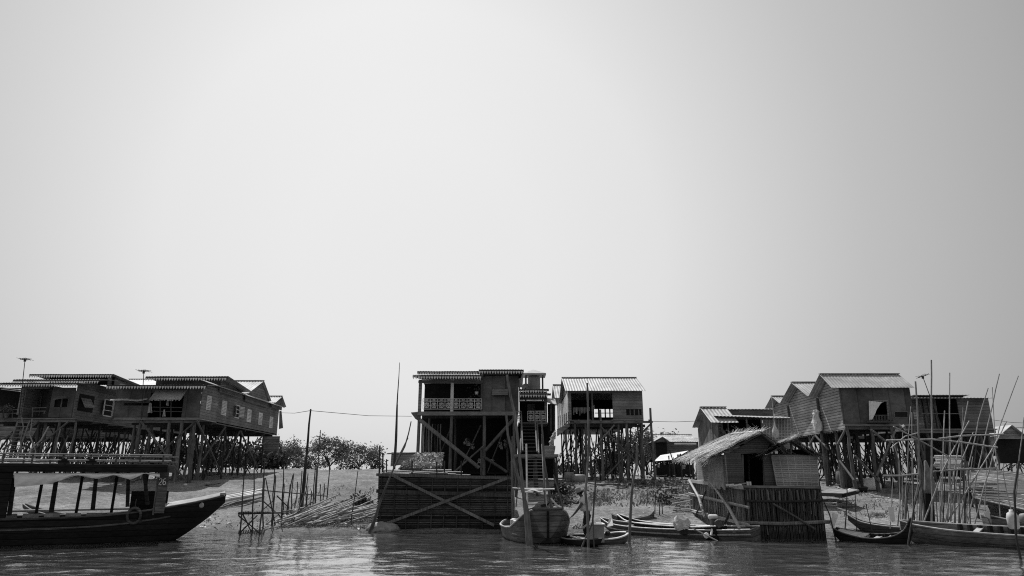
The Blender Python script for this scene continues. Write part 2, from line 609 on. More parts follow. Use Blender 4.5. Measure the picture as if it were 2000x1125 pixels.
def grid_obj(name, xs, ys, zf, m):
    vs = [(x, y, zf(x, y)) for y in ys for x in xs]
    n = len(xs)
    fs = [(j * n + i, j * n + i + 1, (j + 1) * n + i + 1, (j + 1) * n + i) for j in range(len(ys) - 1) for i in range(n - 1)]
    me = bpy.data.meshes.new(name)
    me.from_pydata(vs, [], fs)
    me.polygons.foreach_set('use_smooth', [True] * len(fs))
    me.materials.append(m)
    o = bpy.data.objects.new(name, me)
    COL.objects.link(o)
    o['kind'] = 'structure'
    return o

mud = bpy.data.materials.new('river_mud')
mud.use_nodes = True
nt = mud.node_tree
b = nt.nodes['Principled BSDF']
tc = nt.nodes.new('ShaderNodeTexCoord')
n1 = _noise(nt, tc.outputs['Object'], 0.45, 5, 0.6)
n2 = _noise(nt, tc.outputs['Object'], 5.0, 6, 0.7)
n3 = _noise(nt, tc.outputs['Object'], 28.0, 3, 0.7)
c = _ramp(nt, n1, [(0.3, 0.115), (0.5, 0.195), (0.7, 0.28)])
c = _math(nt, 'MULTIPLY', c, _ramp(nt, n2, [(0.28, 0.45), (0.5, 1.0), (0.72, 1.6)]))
c = _math(nt, 'MULTIPLY', c, _ramp(nt, n3, [(0.3, 0.55), (0.7, 1.5)]))
sep = nt.nodes.new('ShaderNodeSeparateXYZ')
nt.links.new(tc.outputs['Object'], sep.inputs[0])
wet = _ramp(nt, _math(nt, 'ADD', _math(nt, 'MULTIPLY', sep.outputs[2], 1.6), _math(nt, 'MULTIPLY', n2, 0.25)), [(0.1, 0.45), (0.4, 1.0)])
c = _math(nt, 'MULTIPLY', c, wet)
nt.links.new(c, b.inputs['Base Color'])
b.inputs['Roughness'].default_value = 0.9
b.inputs['Specular IOR Level'].default_value = 0.2
bp = nt.nodes.new('ShaderNodeBump')
bp.inputs['Strength'].default_value = 0.9
bp.inputs['Distance'].default_value = 0.12
nt.links.new(_math(nt, 'ADD', n2, _math(nt, 'MULTIPLY', n3, 0.35)), bp.inputs['Height'])
nt.links.new(bp.outputs[0], b.inputs['Normal'])
grid_obj('mud_bank', axis(-1500, 1500, -34, 34, 0.3, 0), axis(-40, 3000, 22, 58, 0.28, 0), ground, mud)

# ------------------------------------------------------------------ water
wm = bpy.data.materials.new('river_water')
wm.use_nodes = True
nt = wm.node_tree
b = nt.nodes['Principled BSDF']
b.inputs['Base Color'].default_value = (0.1, 0.1, 0.1, 1)
b.inputs['Roughness'].default_value = 0.04
b.inputs['IOR'].default_value = 1.5
b.inputs['Coat Weight'].default_value = 1.0
b.inputs['Coat IOR'].default_value = 2.3
b.inputs['Coat Roughness'].default_value = 0.03
tc = nt.nodes.new('ShaderNodeTexCoord')
mp = nt.nodes.new('ShaderNodeMapping')
mp.inputs['Scale'].default_value = (0.6, 1, 1)
nt.links.new(tc.outputs['Object'], mp.inputs['Vector'])
hgt = _noise(nt, mp.outputs[0], 5.0, 4, 0.55)
bp = nt.nodes.new('ShaderNodeBump')
bp.inputs['Strength'].default_value = 1.0
bp.inputs['Distance'].default_value = 0.016
nt.links.new(hgt, bp.inputs['Height'])
nt.links.new(bp.outputs[0], b.inputs['Normal'])
nt.links.new(bp.outputs[0], b.inputs['Coat Normal'])
def ripple(x, y):
    f = (1 - sstep(20, 40, abs(x))) * sstep(3, 9, y)
    p = V((x * .75 + .18 * y, y * 1.0, 0))
    return f * (.026 * noise.noise(p) + .019 * noise.noise(p * 2.3 + V((5, 3, 1))) + .009 * noise.noise(p * 5.5))
grid_obj('river_water', axis(-1500, 1500, -21, 21, .11, 0), axis(-400, 40, 13, 30, .09, 0), ripple, wm)

# ------------------------------------------------------------------ trees and bushes
def tree(px, Y, pyt, w, label, group=None, name='tree', base=None, leaf='leaf', nleaf=1500, limbs=7, size=0.13, low=0.25, name_cat='tree'):
    x = at(px, 900, Y).x
    zb = ground(x, Y) if base is None else base
    zt = at(px, pyt, Y).z
    H = zt - zb
    root = thing(name, label, name_cat, (x, Y, zb), group)
    tr = MB()
    f = V((x + rnd(-.2, .2), Y, zb + H * 0.22))
    tr.path([(x, Y, zb - .2), ((x + f.x) / 2 + rnd(-.1, .1), Y, zb + H * .15), f], [H * .035, H * .028, H * .022], 7)
    ends = []
    for k in range(limbs):
        g = 2 * math.pi * k / limbs + rnd(-.3, .3)
        rr = w * .5 * rnd(.4, .9)
        e = V((x + math.cos(g) * rr, Y + math.sin(g) * rr, zb + H * rnd(.34, .92)))
        mid = f.lerp(e, .5) + V((rnd(-.2, .2), rnd(-.2, .2), rnd(-.1, .25)))
        tr.path([f, mid, e], [H * .02, H * .013, H * .005], 5)
        ends += [e, mid.lerp(e, .5)]
        for q in range(2):
            e2 = e + V((rnd(-1, 1), rnd(-1, 1), rnd(-.3, .5))) * w * .16
            tr.path([mid.lerp(e, .6), e2], [H * .008, H * .003], 4)
            ends.append(e2)
    tr.build('trunk', 'bark', root)
    cr = MB()
    cl = []
    for e in ends:
        for q in range(2):
            cl.append((e + V((rnd(-1, 1), rnd(-1, 1), rnd(-.5, .6))) * w * .1, w * rnd(.07, .16)))
    for q in range(int(len(ends) * .5)):
        g, rr = rnd(0, 6.28), w * .5 * math.sqrt(rnd(0, 1))
        zz = zb + H * rnd(low, .95)
        cl.append((V((x + math.cos(g) * rr, Y + math.sin(g) * rr, zz)), w * rnd(.05, .12)))
    for i in range(int(nleaf * 2.0)):
        c, r_ = random.choice(cl)
        d = V((random.gauss(0, 1), random.gauss(0, 1), random.gauss(0, .7))) * r_ * .62
        cr.leaf(c + d, size * rnd(.4, 1.0), 1.8)
    cr.build('crown', leaf, root)
    return root

def bush(px, Y, pyt, w, label, group=None, leaf='leaf_dark', n=900, size=0.13, name='bush'):
    x = at(px, 930, Y).x
    zb = ground(x, Y)
    H = at(px, pyt, Y).z - zb
    root = thing(name, label, 'bush', (x, Y, zb), group)
    st = MB()
    ends = []
    for k in range(9):
        e = V((x + rnd(-.45, .45) * w, Y + rnd(-.4, .4) * w, zb + H * rnd(.5, .95)))
        st.path([(x + rnd(-.1, .1) * w, Y, zb - .1), (x + (e.x - x) * .4, Y + (e.y - Y) * .4, zb + H * .4), e], [.04, .03, .012], 4)
        ends += [e, V((e.x, e.y, zb + (e.z - zb) * .55))]
    st.build('stem', 'bark', root)
    fo = MB()
    for i in range(n):
        e = random.choice(ends)
        fo.leaf(e + V((random.gauss(0, .13) * w, random.gauss(0, .13) * w, random.gauss(0, .14) * H)), size * rnd(.6, 1.4), 1.6)
    fo.build('foliage', leaf, root)
    return root

random.seed(23)
# the three trees on the bank crest in the gap, and others glimpsed through the stilts
tree(556, 66, 862, 4.6, 'round dark tree close beside the end of the left shuttered house', 'trees on the bank crest', nleaf=1500, size=.14)
tree(597, 70, 862, 3.2, 'thin wispy tree behind the leaning utility pole', 'trees on the bank crest', nleaf=650, size=.11)
tree(645, 72, 856, 4.8, 'tree with a forked bare trunk at the middle of the gap between houses', 'trees on the bank crest', nleaf=1700, size=.14, low=.4)
tree(703, 72, 861, 4.6, 'broad tree on the crest nearest the slatted pen', 'trees on the bank crest', nleaf=1700, size=.14)
for i, (px, pt, ww) in enumerate([(580, 893, 2.4), (612, 899, 2.0), (674, 899, 2.2), (724, 893, 2.6)]):
    bush(px, 73, pt, ww, ['low dark bush beside the round tree on the crest', 'small dark bush at the foot of the utility pole on the crest',
         'low bush between the forked tree and the broad tree', 'low bush on the crest beside the slatted pen'][i], 'bushes on the bank crest', n=420, size=.1)
tree(1262, 60, 838, 4.4, 'leafy tree seen past the right corner of the open fronted house', 'trees behind the houses', nleaf=1500, size=.14)
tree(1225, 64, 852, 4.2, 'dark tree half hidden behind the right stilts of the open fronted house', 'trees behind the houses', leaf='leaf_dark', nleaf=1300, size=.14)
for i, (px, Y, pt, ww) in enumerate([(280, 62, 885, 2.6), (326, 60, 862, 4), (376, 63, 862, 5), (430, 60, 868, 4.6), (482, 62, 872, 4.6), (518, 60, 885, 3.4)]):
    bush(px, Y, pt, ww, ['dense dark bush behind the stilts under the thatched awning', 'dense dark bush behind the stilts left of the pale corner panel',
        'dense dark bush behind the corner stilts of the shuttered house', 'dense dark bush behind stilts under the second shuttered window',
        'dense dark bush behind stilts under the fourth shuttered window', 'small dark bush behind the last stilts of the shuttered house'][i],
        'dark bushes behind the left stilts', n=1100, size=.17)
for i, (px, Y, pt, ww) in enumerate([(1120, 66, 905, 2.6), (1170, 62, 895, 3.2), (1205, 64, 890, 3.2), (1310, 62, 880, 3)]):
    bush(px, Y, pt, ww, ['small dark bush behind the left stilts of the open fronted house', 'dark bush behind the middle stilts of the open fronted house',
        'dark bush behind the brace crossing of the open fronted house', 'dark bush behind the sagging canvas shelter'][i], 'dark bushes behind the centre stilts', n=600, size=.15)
# ------------------------------------------------------------------ houses on stilts
def shutter_window(root, X, c, wy, hz, open_=False, m='shutter', out=1):
    """window on a wall facing +x (out=1): frame with two shutter leaves"""
    f = MB()
    x0 = X
    f.box(x0, x0 + .03, c.y - wy / 2 - .06, c.y + wy / 2 + .06, c.z + hz / 2, c.z + hz / 2 + .07)
    f.box(x0, x0 + .03, c.y - wy / 2 - .06, c.y + wy / 2 + .06, c.z - hz / 2 - .07, c.z - hz / 2)
    for s in (-1, 1):
        ya = c.y + s * (wy / 2 + .03)
        f.box(x0, x0 + .03, ya - .03, ya + .03, c.z - hz / 2, c.z + hz / 2)
    fo = f.build('window', 'fret', root)
    if open_:
        g = MB(); g.box(x0 - .02, x0 + .006, c.y - wy / 2, c.y + wy / 2, c.z - hz / 2, c.z + hz / 2)
        g.build('opening', 'interior', fo)
        for k in (-.17, .17):
            t = MB(); t.box(x0 + .007, x0 + .03, c.y - wy / 2, c.y + wy / 2, c.z + k * hz - .02, c.z + k * hz + .02)
            t.build('bar', 'fret', fo)
    for s in (-1, 1):
        g = MB()
        if open_:
            ya = c.y + s * (wy / 2 + .06)
            g.slab((x0 + .03, ya, c.z - hz / 2), (x0 + .22, ya + s * wy * .42, c.z - hz / 2), (x0 + .22, ya + s * wy * .42, c.z + hz / 2), (x0 + .03, ya, c.z + hz / 2), .025)
        else:
            y0, y1 = sorted((c.y + s * .012, c.y + s * (wy / 2 - .005)))
            g.box(x0 + .002, x0 + .027, y0, y1, c.z - hz / 2, c.z + hz / 2)
        g.build('shutter', m, fo)

def hut_walls(root, X0, X1, Y0, Y1, z0, z1, m, sides='LRB', t=.06):
    b = MB()
    if 'L' in sides: b.box(X0, X0 + t, Y0 + .08, Y1, z0, z1)
    if 'R' in sides: b.box(X1 - t, X1, Y0 + .08, Y1, z0, z1)
    if 'B' in sides: b.box(X0 + t, X1 - t, Y1 - t, Y1 - .004, z0, z1)
    return b.build('wall', m, root)

def deck(root, X0, X1, Y0, Y1, z, joist=.9, m='beam'):
    b = MB(); b.box(X0, X1, Y0, Y1, z - .06, z); b.build('floor', 'plank', root)
    y = Y0 + .1
    while y < Y1:
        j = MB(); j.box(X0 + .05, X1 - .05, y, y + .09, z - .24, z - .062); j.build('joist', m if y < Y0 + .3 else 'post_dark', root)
        y += joist * 2

def gable_roof(root, xa, xb, y0, yr, y1, z0, zr, z1, m='metal', name='roof', per=.22):
    """ridge along x at (yr, zr); eaves at (y0, z0) and (y1, z1)"""
    b = MB()
    b.corr((xa, y0, z0), (xb, y0, z0), (xb, yr, zr), (xa, yr, zr), per)
    b.corr((xb, y1, z1), (xa, y1, z1), (xa, yr, zr - .004), (xb, yr, zr - .004), per)
    r = b.build(name, m, root)
    k = MB()
    k.beam((xa, yr, zr + .03), (xb, yr, zr + .03), .26, .03)
    k.build('ridge_cap', 'metal', r)
    return r

def gable_wall(root, X, y0, yr, y1, zb, z0, zr, z1, m, t=.05, name='gable'):
    """pentagon wall in the plane x=X"""
    p = [(y0, zb), (y1, zb), (y1, z1), (yr, zr), (y0, z0)]
    b = MB()
    n = len(p)
    vs = [(X, a, c) for a, c in p] + [(X + t, a, c) for a, c in p]
    b.add(vs, [tuple(range(n))[::-1], tuple(range(n, 2 * n))] + [(i, (i + 1) % n, (i + 1) % n + n, i + n) for i in range(n)])
    return b.build(name, m, root)

# ---------------- the house with the five shutters (second from the left)
def house_shutters():
    Y0 = 40.0
    X1 = at(389, 815, Y0).x
    Y1 = at_x(541, 845, X1).y
    X0 = at(222, 815, Y0).x
    zf = at(300, 817, Y0).z
    ze = at(300, 757, Y0).z
    root = thing('stilt_house', 'long dark plank house on stilts with five pale shuttered windows down its side', 'house', (X1, Y0, ground(X1, Y0)), 'stilt houses along the river bank')
    deck(root, X0, X1, Y0, Y1, zf)
    hut_walls(root, X0, X1, Y0, Y1, zf, ze + .25, 'plank', 'LB')
    s = MB()
    Ya = Y0 + 2.4
    s.box(X1 - .06, X1, Ya, Y1, zf - .12, ze + .3)
    s.build('side_wall', 'plank', root)
    s = MB(); s.box(X1 - .05, X1 + .01, Y0 + .08, Ya - .003, zf - .05, ze + .2); s.build('corner_panel', 'plank_mid', root)
    f = MB()
    FREF[0] = 800
    fbox(f, 222, 290, 755, 787, Y0); fbox(f, 222, 290, 792, 817, Y0); fbox(f, 356, 389, 755, 816, Y0)
    fbox(f, 222, 240, 787, 792, Y0); fbox(f, 291, 355, 754, 767, Y0)
    FREF[0] = None
    f.build('front_wall', 'panel_dark', root)
    bk = MB(); fbox(bk, 224, 386, 756, 817, Y0 + 2.6); bk.build('inner_wall', 'interior', root)
    b = MB(); fbox(b, 222, 392, 815.5, 820, Y0 - .12, .12); b.build('sill_beam', 'beam', root)
    # things on the open part: railing, and the thatched awning
    g = MB()
    for y in (795, 803):
        pxbar(g, [(292, y), (356, y + 1)], Y0 + .1, .025)
    for x in (313, 334):
        pxbar(g, [(x, 782), (x, 816)], Y0 + .12, .03)
    g.build('railing', 'post', root)
    a = MB()
    p = [at(292, 781, Y0 - .75), at(353, 781, Y0 - .75), at(365, 763, Y0 - .05), at(305, 763, Y0 - .05)]
    a.slab(p[0], p[1], p[2], p[3], .05)
    for i in range(420):
        u, v_ = rnd(0, 1), rnd(0, 1)
        q = p[0].lerp(p[1], u).lerp(p[3].lerp(p[2], u), v_)
        d = (p[0] - p[3]).normalized() * rnd(.12, .17)
        a.add([q + V((-.02, -.02, .03)), q + V((.02, -.02, .04)), q + d + V((rnd(-.03, .06), -.02, .01)), q + d + V((rnd(-.06, .03), -.02, .01))], [(0, 1, 2, 3)])
    a.build('thatched_awning', 'thatch', root)
    c = MB()
    pts0 = [at(x, y, Y0 - .02) for x, y in ((216, 781), (232, 779), (250, 779), (268, 781), (288, 778))]
    pts1 = [at(x, y, Y0 - .7) for x, y in ((214, 783), (232, 782), (250, 782), (268, 784), (288, 780))]
    for i in range(4):
        c.slab(pts1[i], pts1[i + 1], pts0[i + 1], pts0[i], .02)
    c.build('cloth_awning', 'cloth_grey', root)
    # windows measured off the photo
    for i, (px, py, hh) in enumerate([(437, 797, 24), (463, 804, 22), (486, 812, 21), (508, 818, 20), (529, 825, 19)]):
        q = at_x(px, py, X1)
        hz = at_x(px, py - hh / 2, X1).z - at_x(px, py + hh / 2, X1).z
        shutter_window(root, X1 + .002, q, .62, hz, i == 1)
    q = at_x(407, 787, X1)
    shutter_window(root, X1 + .012, q, .5, .7)
    # roofs
    xr = X1 + .55
    yF, yM = Y0 - .65, Y0 + 1.9
    zF = at(300, 752, yF).z; zM = zF + .3
    r = MB(); r.corr((X0 - .3, yF, zF), (xr, yF, zF), (xr, yM, zM), (X0 - .3, yM, zM), .17); r.build('veranda_roof', 'metal', root)
    fret(root, (X0 - .3, yF - .03, zF - .12), (xr, yF - .03, zF - .12))
    zT = at(365, 736, yM - .5).z
    xl, xrr = at(285, 736, yM - .5).x, at(446, 736, yM - .5).x
    m = MB(); m.box(xl + .4, X1 + .1, yM, yM + .06, zM + .002, zT - .06); m.build('clerestory', 'panel_dark', root)
    ym2 = 45.6
    zm2 = at(468, 766, ym2).z
    r = MB(); r.corr((xrr, ym2, zm2), (xl, ym2, zm2), (xl, yM - .5, zT + .04), (xrr, yM - .5, zT + .04), .17); r.build('upper_roof', 'metal', root)
    fret(root, (xl, yM - .53, zT - .12), (xrr, yM - .53, zT - .12))
    gable_wall(root, X1 + .12, yM + .1, yM + .12, ym2, ze, zT - .12, zT - .1, zm2 - .05, 'plank')
    # second and third gables behind
    a1, ar, a2 = 46.1, 48.8, 50.7
    z1, zr, z2 = at(483, 768, a1).z, at(510, 744, ar).z, at(528, 783, a2).z
    gable_roof(root, X0 - .2, X1 + .35, a1, ar, a2, z1, zr, z2, 'metal_old', per=.2)
    gable_wall(root, X1 + .1, a1 + .12, ar, a2 - .12, ze - .1, z1 - .05, zr - .08, z2 - .05, 'plank')
    b1, br, b2 = 51.2, 52.6, 53.7
    z1, zr, z2 = at(534, 786, b1).z, at(546.5, 774, br).z, at(554, 795, b2).z
    gable_roof(root, X1 - 4, X1 + .5, b1, br, b2, z1, zr, z2, 'metal_old', per=.2)
    gable_wall(root, X1 + .15, b1 + .1, br, b2 - .1, z1 - .35, z1 - .05, zr - .08, z2 - .05, 'plank')
    # pale verge board and pent strip along the side
    za, zb = at(433, 749, Y0 - .4).z, at_x(558, 798, X1 + .5).z
    v = MB(); v.slab((X1 + .55, Y0 - .5, za), (X1 + .55, 53.2, zb), (X1 - .02, 53.2, zb + .3), (X1 - .02, Y0 - .5, za + .22), .03)
    v.build('pent_roof', 'metal', root)
    # window awning at the far end and lower board wall below it
    q = at(549, 800, 52.4)
    w_ = MB(); w_.slab(at(545, 838, 52.4), at(553, 836, 52.4), at(550, 803, 52.4), at(546, 802, 52.4), .04); w_.build('side_awning', 'cloth_grey', root)
    lo = MB(); fbox(lo, 514, 545, 852, 880, 51.8, .08); lo.build('lower_wall', 'plank_mid', root)
    # stilts: front row measured, the rest on a grid
    for (xt, xb, yb) in [(276, 262, 925), (332, 322, 940), (356, 340, 948), (381, 368, 946)]:
        b = MB(); t_, bb = at(xt, 819, Y0 + .1), at(xb, yb, Y0 + .1)
        t_.z = zf - .07
        bb = V((bb.x * .985 + t_.x * .015, Y0 + .1, ground(bb.x, Y0) - .3))
        b.bar(t_, bb, .085, .115, 8, .05, 6); b.build('stilt', 'post', root)
    W = X1 - X0
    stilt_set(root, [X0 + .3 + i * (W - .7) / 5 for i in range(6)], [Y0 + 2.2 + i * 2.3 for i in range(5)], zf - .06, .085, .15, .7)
    for (a_, b_) in [((275, 822), (365, 942)), ((383, 822), (290, 905)), ((385, 822), (434, 930)), ((440, 834), (395, 900)), ((468, 842), (440, 900)), ((470, 842), (503, 917)), ((535, 855), (488, 880)), ((512, 852), (480, 885))]:
        b = MB()
        if a_[0] < 384:
            P, Q = at(a_[0], a_[1], Y0 - .05), at(b_[0], b_[1], Y0 - .05)
        else:
            P, Q = at_x(a_[0], a_[1], X1 + .06), at_x(b_[0], b_[1], X1 + .06)
        b.bar(P, Q, .06, .05, 6, .02, 3); b.build('brace', 'post', root)
    tangle(root, X0, X1, Y0 + .6, Y1 - .5, 1.8, zf - .3, 30)
    return root, X0, X1, zf
H2, H2X0, H2X1, H2zf = house_shutters()
for x, y0, y1, w_, m, lb in [(294, 787, 806, 9, 'cloth', 'white cloth knotted on the corner post beside the thatched awning'), (321, 800, 813, 6, 'cloth', 'small pale bag on the railing under the thatched awning'), (328, 782, 792, 5, 'cloth_grey', 'grey rag hanging in shadow under the thatched awning')]:
    b = MB()
    for k in range(4):
        b.slab(at(x - w_ / 2 + k * w_ / 4 - 1, y1 + rnd(-1, 1), 39.9 + rnd(-.08, .08)), at(x - w_ / 2 + (k + 1) * w_ / 4 - 1, y1 + rnd(-1, 1), 39.9 + rnd(-.08, .08)), at(x - w_ / 5 + (k + 1) * w_ / 10, y0, 39.9), at(x - w_ / 5 + k * w_ / 10, y0, 39.9), .02)
    tag(b.build('hanging_cloth', m), lb, 'cloth')

# ---------------- the leftmost dark house with ladder and awning windows
def house_left():
    Y0, Y1 = 43.0, 52.0
    X1 = at(141, 815, Y0).x
    X0 = at(38, 815, Y0).x
    zf, ze = at(100, 817, Y0).z, at(100, 752, Y0).z
    root = thing('stilt_house', 'dark plank house at far left with steep ladder to its doorway and propped window flaps', 'house', (X1, Y0, ground(X1, Y0)), 'stilt houses along the river bank')
    deck(root, X0, X1 + .3, Y0 - .2, Y1, zf)
    hut_walls(root, X0, X1, Y0, Y1, zf, ze + .3, 'plank', 'LRB')
    FREF[0] = 800
    f = MB(); fbox(f, 96, 104, 757, 815, Y0); fbox(f, 104, 131, 757, 779, Y0); fbox(f, 104, 131, 795, 815, Y0); fbox(f, 131, 141, 757, 815, Y0)
    FREF[0] = None
    f.build('front_wall', 'panel_dark', root)
    f = MB(); fbox(f, 44, 97, 750, 759, Y0 + .02); f.build('lintel', 'plank', root)
    f = MB(); fbox(f, 40, 97, 757, 817, Y0 + 1.6); f.build('porch_wall', 'panel_dark', root)
    d = MB()
    for a, b_ in [((49, 774), (45, 812)), ((81, 773), (76, 812)), ((49, 773.5), (82, 773.5))]:
        pxbar(d, [a, b_], Y0 + 1.5, .035)
    d.build('door_frame', 'beam', root)
    d = MB(); fbox(d, 50, 78, 776, 813, Y0 + 1.55, .03); d.build('door', 'interior', root)
    p = MB(); p.bar(at(46, 758, Y0 + .05), at(37, 810, Y0 + .05), .11, .13, 8); p.build('porch_post', 'plank_mid', root)
    wd = MB(); fbox(wd, 105, 131, 779, 795, Y0 + .15, .04); wo = wd.build('window', 'interior', root)
    wd = MB(); wd.slab(at(104, 781, Y0 - .4), at(130, 777, Y0 - .4), at(130, 774, Y0 - .01), at(106, 775, Y0 - .01), .03); wd.build('window_flap', 'plank', wo)
    wd = MB(); pxbar(wd, [(121.5, 779), (119, 795)], Y0 - .02, .035); wd.build('prop', 'beam', wo)
    # side wall windows
    q = at_x(168, 787, X1)
    wd = MB(); wd.box(X1 + .002, X1 + .02, q.y - .8, q.y + .8, q.z - .55, q.z + .5); wo = wd.build('window', 'interior', root)
    wd = MB(); wd.slab(at_x(166, 796, X1 + .55), at_x(184, 797, X1 + .55), at_x(177, 780, X1 + .03), at_x(158, 777, X1 + .03), .03); wd.build('window_flap', 'plank_mid', wo)
    q = at_x(211, 797, X1)
    shutter_window(root, X1 + .004, q, .9, 1.0, True)
    # roofs: two stepped eaves and an upper roof falling away behind
    y1 = Y0 - .8
    for pl, pr, py, yy in [(0, 155, 750.5, Y0 - .9), (26, 196, 744, Y0 - .1)]:
        a, b_ = at(pl, py, yy), at(pr, py, yy)
        bk = 1.9
        r = MB(); r.corr((a.x, yy, a.z + .1), (b_.x, yy, a.z + .1), (b_.x, yy + bk, a.z + .3), (a.x, yy + bk, a.z + .3), .17); r.build('eave_roof', 'metal', root)
        fret(root, (a.x, yy - .03, a.z - .05), (b_.x, yy - .03, a.z - .05))
    yM = Y0 + 1.6
    a, b_ = at(58, 733, yM), at(222, 733, yM)
    zlow = at(248, 752, yM + 3.4).z
    r = MB(); r.corr((b_.x, yM + 3.4, zlow), (a.x, yM + 3.4, zlow), (a.x, yM, a.z + .08), (b_.x, yM, a.z + .08), .17); r.build('upper_roof', 'metal', root)
    fret(root, (a.x, yM - .03, a.z - .05), (b_.x, yM - .03, a.z - .05))
    m = MB(); m.box(a.x + 1.0, b_.x - .2, yM + .5, yM + .56, ze + .3, a.z - .05); m.build('clerestory', 'interior', root)
    gable_wall(root, b_.x - .4, yM + .1, yM + .12, yM + 3.3, ze, a.z - .08, a.z - .06, zlow - .06, 'plank')
    # stilts
    W = X1 - X0
    stilt_set(root, [X0 + .2 + i * (W - .3) / 4 for i in range(5)], [Y0 + .1 + i * 2.9 for i in range(3)], zf - .06, .085, .2, .8)
    for (a_, b_) in [((134, 823), (40, 900)), ((76, 822), (-5, 862)), ((72, 826), (5, 878))]:
        b = MB(); b.bar(at(*a_, Y0 - .3), at(*b_, Y0 - .5), .06, .06, 6, .02, 3); b.build('brace', 'post', root)
    # ladder
    b = MB()
    l0, l1 = at(36, 822, Y0 - .35), at(4, 905, Y0 - 1.6)
    r0, r1 = at(58, 822, Y0 - .35), at(28, 905, Y0 - 1.6)
    b.bar(l0, l1, .04); b.bar(r0, r1, .04)
    for i in range(11):
        t = (i + .5) / 11
        b.beam(l0.lerp(l1, t), r0.lerp(r1, t), .12, .035)
    b.build('ladder', 'beam', root)
    # railing by the door
    b = MB()
    pxbar(b, [(64, 797), (91, 796)], Y0 - .2, .025); pxbar(b, [(63, 803), (90, 803)], Y0 - .2, .025)
    pxbar(b, [(87, 803), (86, 809)], Y0 - .2, .025); pxbar(b, [(64, 796), (63, 815)], Y0 - .2, .03)
    b.build('railing', 'beam', root)
    tangle(root, X0, X1, Y0 + .4, Y0 + 6, 1.9, zf - .3, 26)
    return root
house_left()

# ---------------- sliver of a veranda at the left edge
def house_edge():
    Y0 = 45.0
    X0, X1 = at(-70, 800, Y0).x, at(38, 800, Y0).x
    zf, ze = at(0, 816, Y0).z, at(0, 752, Y0).z
    root = thing('stilt_house', 'dark veranda with potted plants, cut off by the left edge of the picture', 'house', (X1, Y0, ground(X1, Y0)), 'stilt houses along the river bank')
    deck(root, X0, X1, Y0, Y0 + 6, zf)
    hut_walls(root, X0, X1, Y0 + 1.5, Y0 + 6, zf, ze + .2, 'interior', 'LRB')
    f = MB(); f.box(X0, X1, Y0 + 1.5, Y0 + 1.57, zf, ze); f.build('front_wall', 'interior', root)
    r = MB(); r.corr((X0, Y0 - .6, ze + .05), (X1 - .2, Y0 - .6, ze + .05), (X1 - .2, Y0 + 6, ze + .8), (X0, Y0 + 6, ze + .8), .17); r.build('roof', 'metal', root)
    g = MB(); pxbar(g, [(-70, 800), (40, 800)], Y0, .03); pxbar(g, [(-70, 808), (40, 807)], Y0, .03)
    for x in range(-60, 40, 12): pxbar(g, [(x, 799), (x, 816)], Y0, .02)
    g.build('railing', 'post', root)
    e = MB(); pxbar(e, [(2, 757), (43, 762)], Y0 - .3, .03); pxbar(e, [(2, 760), (42, 765)], Y0 - .3, .02); e.build('batten', 'white', root)
    stilt_set(root, [X0 + .2, (X0 + X1) / 2, X1 - .1], [Y0 + .1, Y0 + 2.6, Y0 + 5.4], zf - .06, .09, .2, .8)
    for i, (px, py) in enumerate([(4, 806), (13, 804)]):
        q = at(px, py + 8, Y0 - .15)
        pt = thing('potted_plant', ['leafy potted plant on the veranda ledge at the very left edge', 'bushy potted plant with pale blooms on the left veranda'][i], 'potted plant', (q.x, q.y, zf))
        p = MB(); p.lathe((q.x, q.y, zf), [(.1, 0), (.16, .25), (.15, .26)], 10); p.build('pot', 'clay', pt)
        l = MB()
        for k in range(90): l.leaf(V((q.x, q.y, zf + .55)) + V((random.gauss(0, .16), random.gauss(0, .12), random.gauss(0, .16))), .07)
        l.build('foliage', 'weed' if i else 'leaf', pt)
house_edge()

# ---------------- pale roof and lattice of stilts seen between and under the two left houses
def house_behind(label, px0, px1, Y, pyr, pye, pyf, depth=6, m='metal_old', nx=5, ny=3, wall='plank', brace=.9, r=.08):
    X0, X1 = at(px0, pyf, Y).x, at(px1, pyf, Y).x
    zf, ze = at((px0 + px1) / 2, pyf, Y).z, at((px0 + px1) / 2, pye, Y).z
    zr = at((px0 + px1) / 2, pyr, Y + depth / 2).z
    root = thing('stilt_house', label, 'house', (X1, Y, ground(X1, Y)), 'stilt houses behind the front row')
    deck(root, X0, X1, Y, Y + depth, zf)
    hut_walls(root, X0, X1, Y - .08, Y + depth, zf, ze, wall, 'LRB')
    f = MB(); f.box(X0 + .06, X1 - .06, Y + .05, Y + .11, zf, ze); f.build('front_wall', wall, root)
    gable_roof(root, X0 - .4, X1 + .4, Y - .5, Y + depth / 2, Y + depth + .5, ze - .05, zr, ze - .05, m, per=.2)
    gable_wall(root, X0 + .003, Y, Y + depth / 2, Y + depth, ze, ze, zr - .1, ze, wall)
    gable_wall(root, X1 - .053, Y, Y + depth / 2, Y + depth, ze, ze, zr - .1, ze, wall)
    W = X1 - X0
    stilt_set(root, [X0 + .1 + i * (W - .2) / (nx - 1) for i in range(nx)], [Y + .2 + j * (depth - .4) / (ny - 1) for j in range(ny)], zf - .06, r, .25, brace)
    tangle(root, X0, X1, Y + .3, Y + depth - .3, 2.0, zf - .1, 24, .04)
    return root
house_behind('pale tin roofed house showing only its roof between the two left houses', 205, 296, 54, 741, 757, 838, m='metal')
house_behind('dark house behind the far left one, seen as a lattice of stilts under the ladder', -30, 110, 56, 770, 785, 850, nx=7, brace=1.0, r=.06)
house_behind('dark house behind the left pair, its crossed stilts showing below the propped window flap', 105, 205, 58, 775, 790, 850, nx=6, brace=1.0, r=.06)
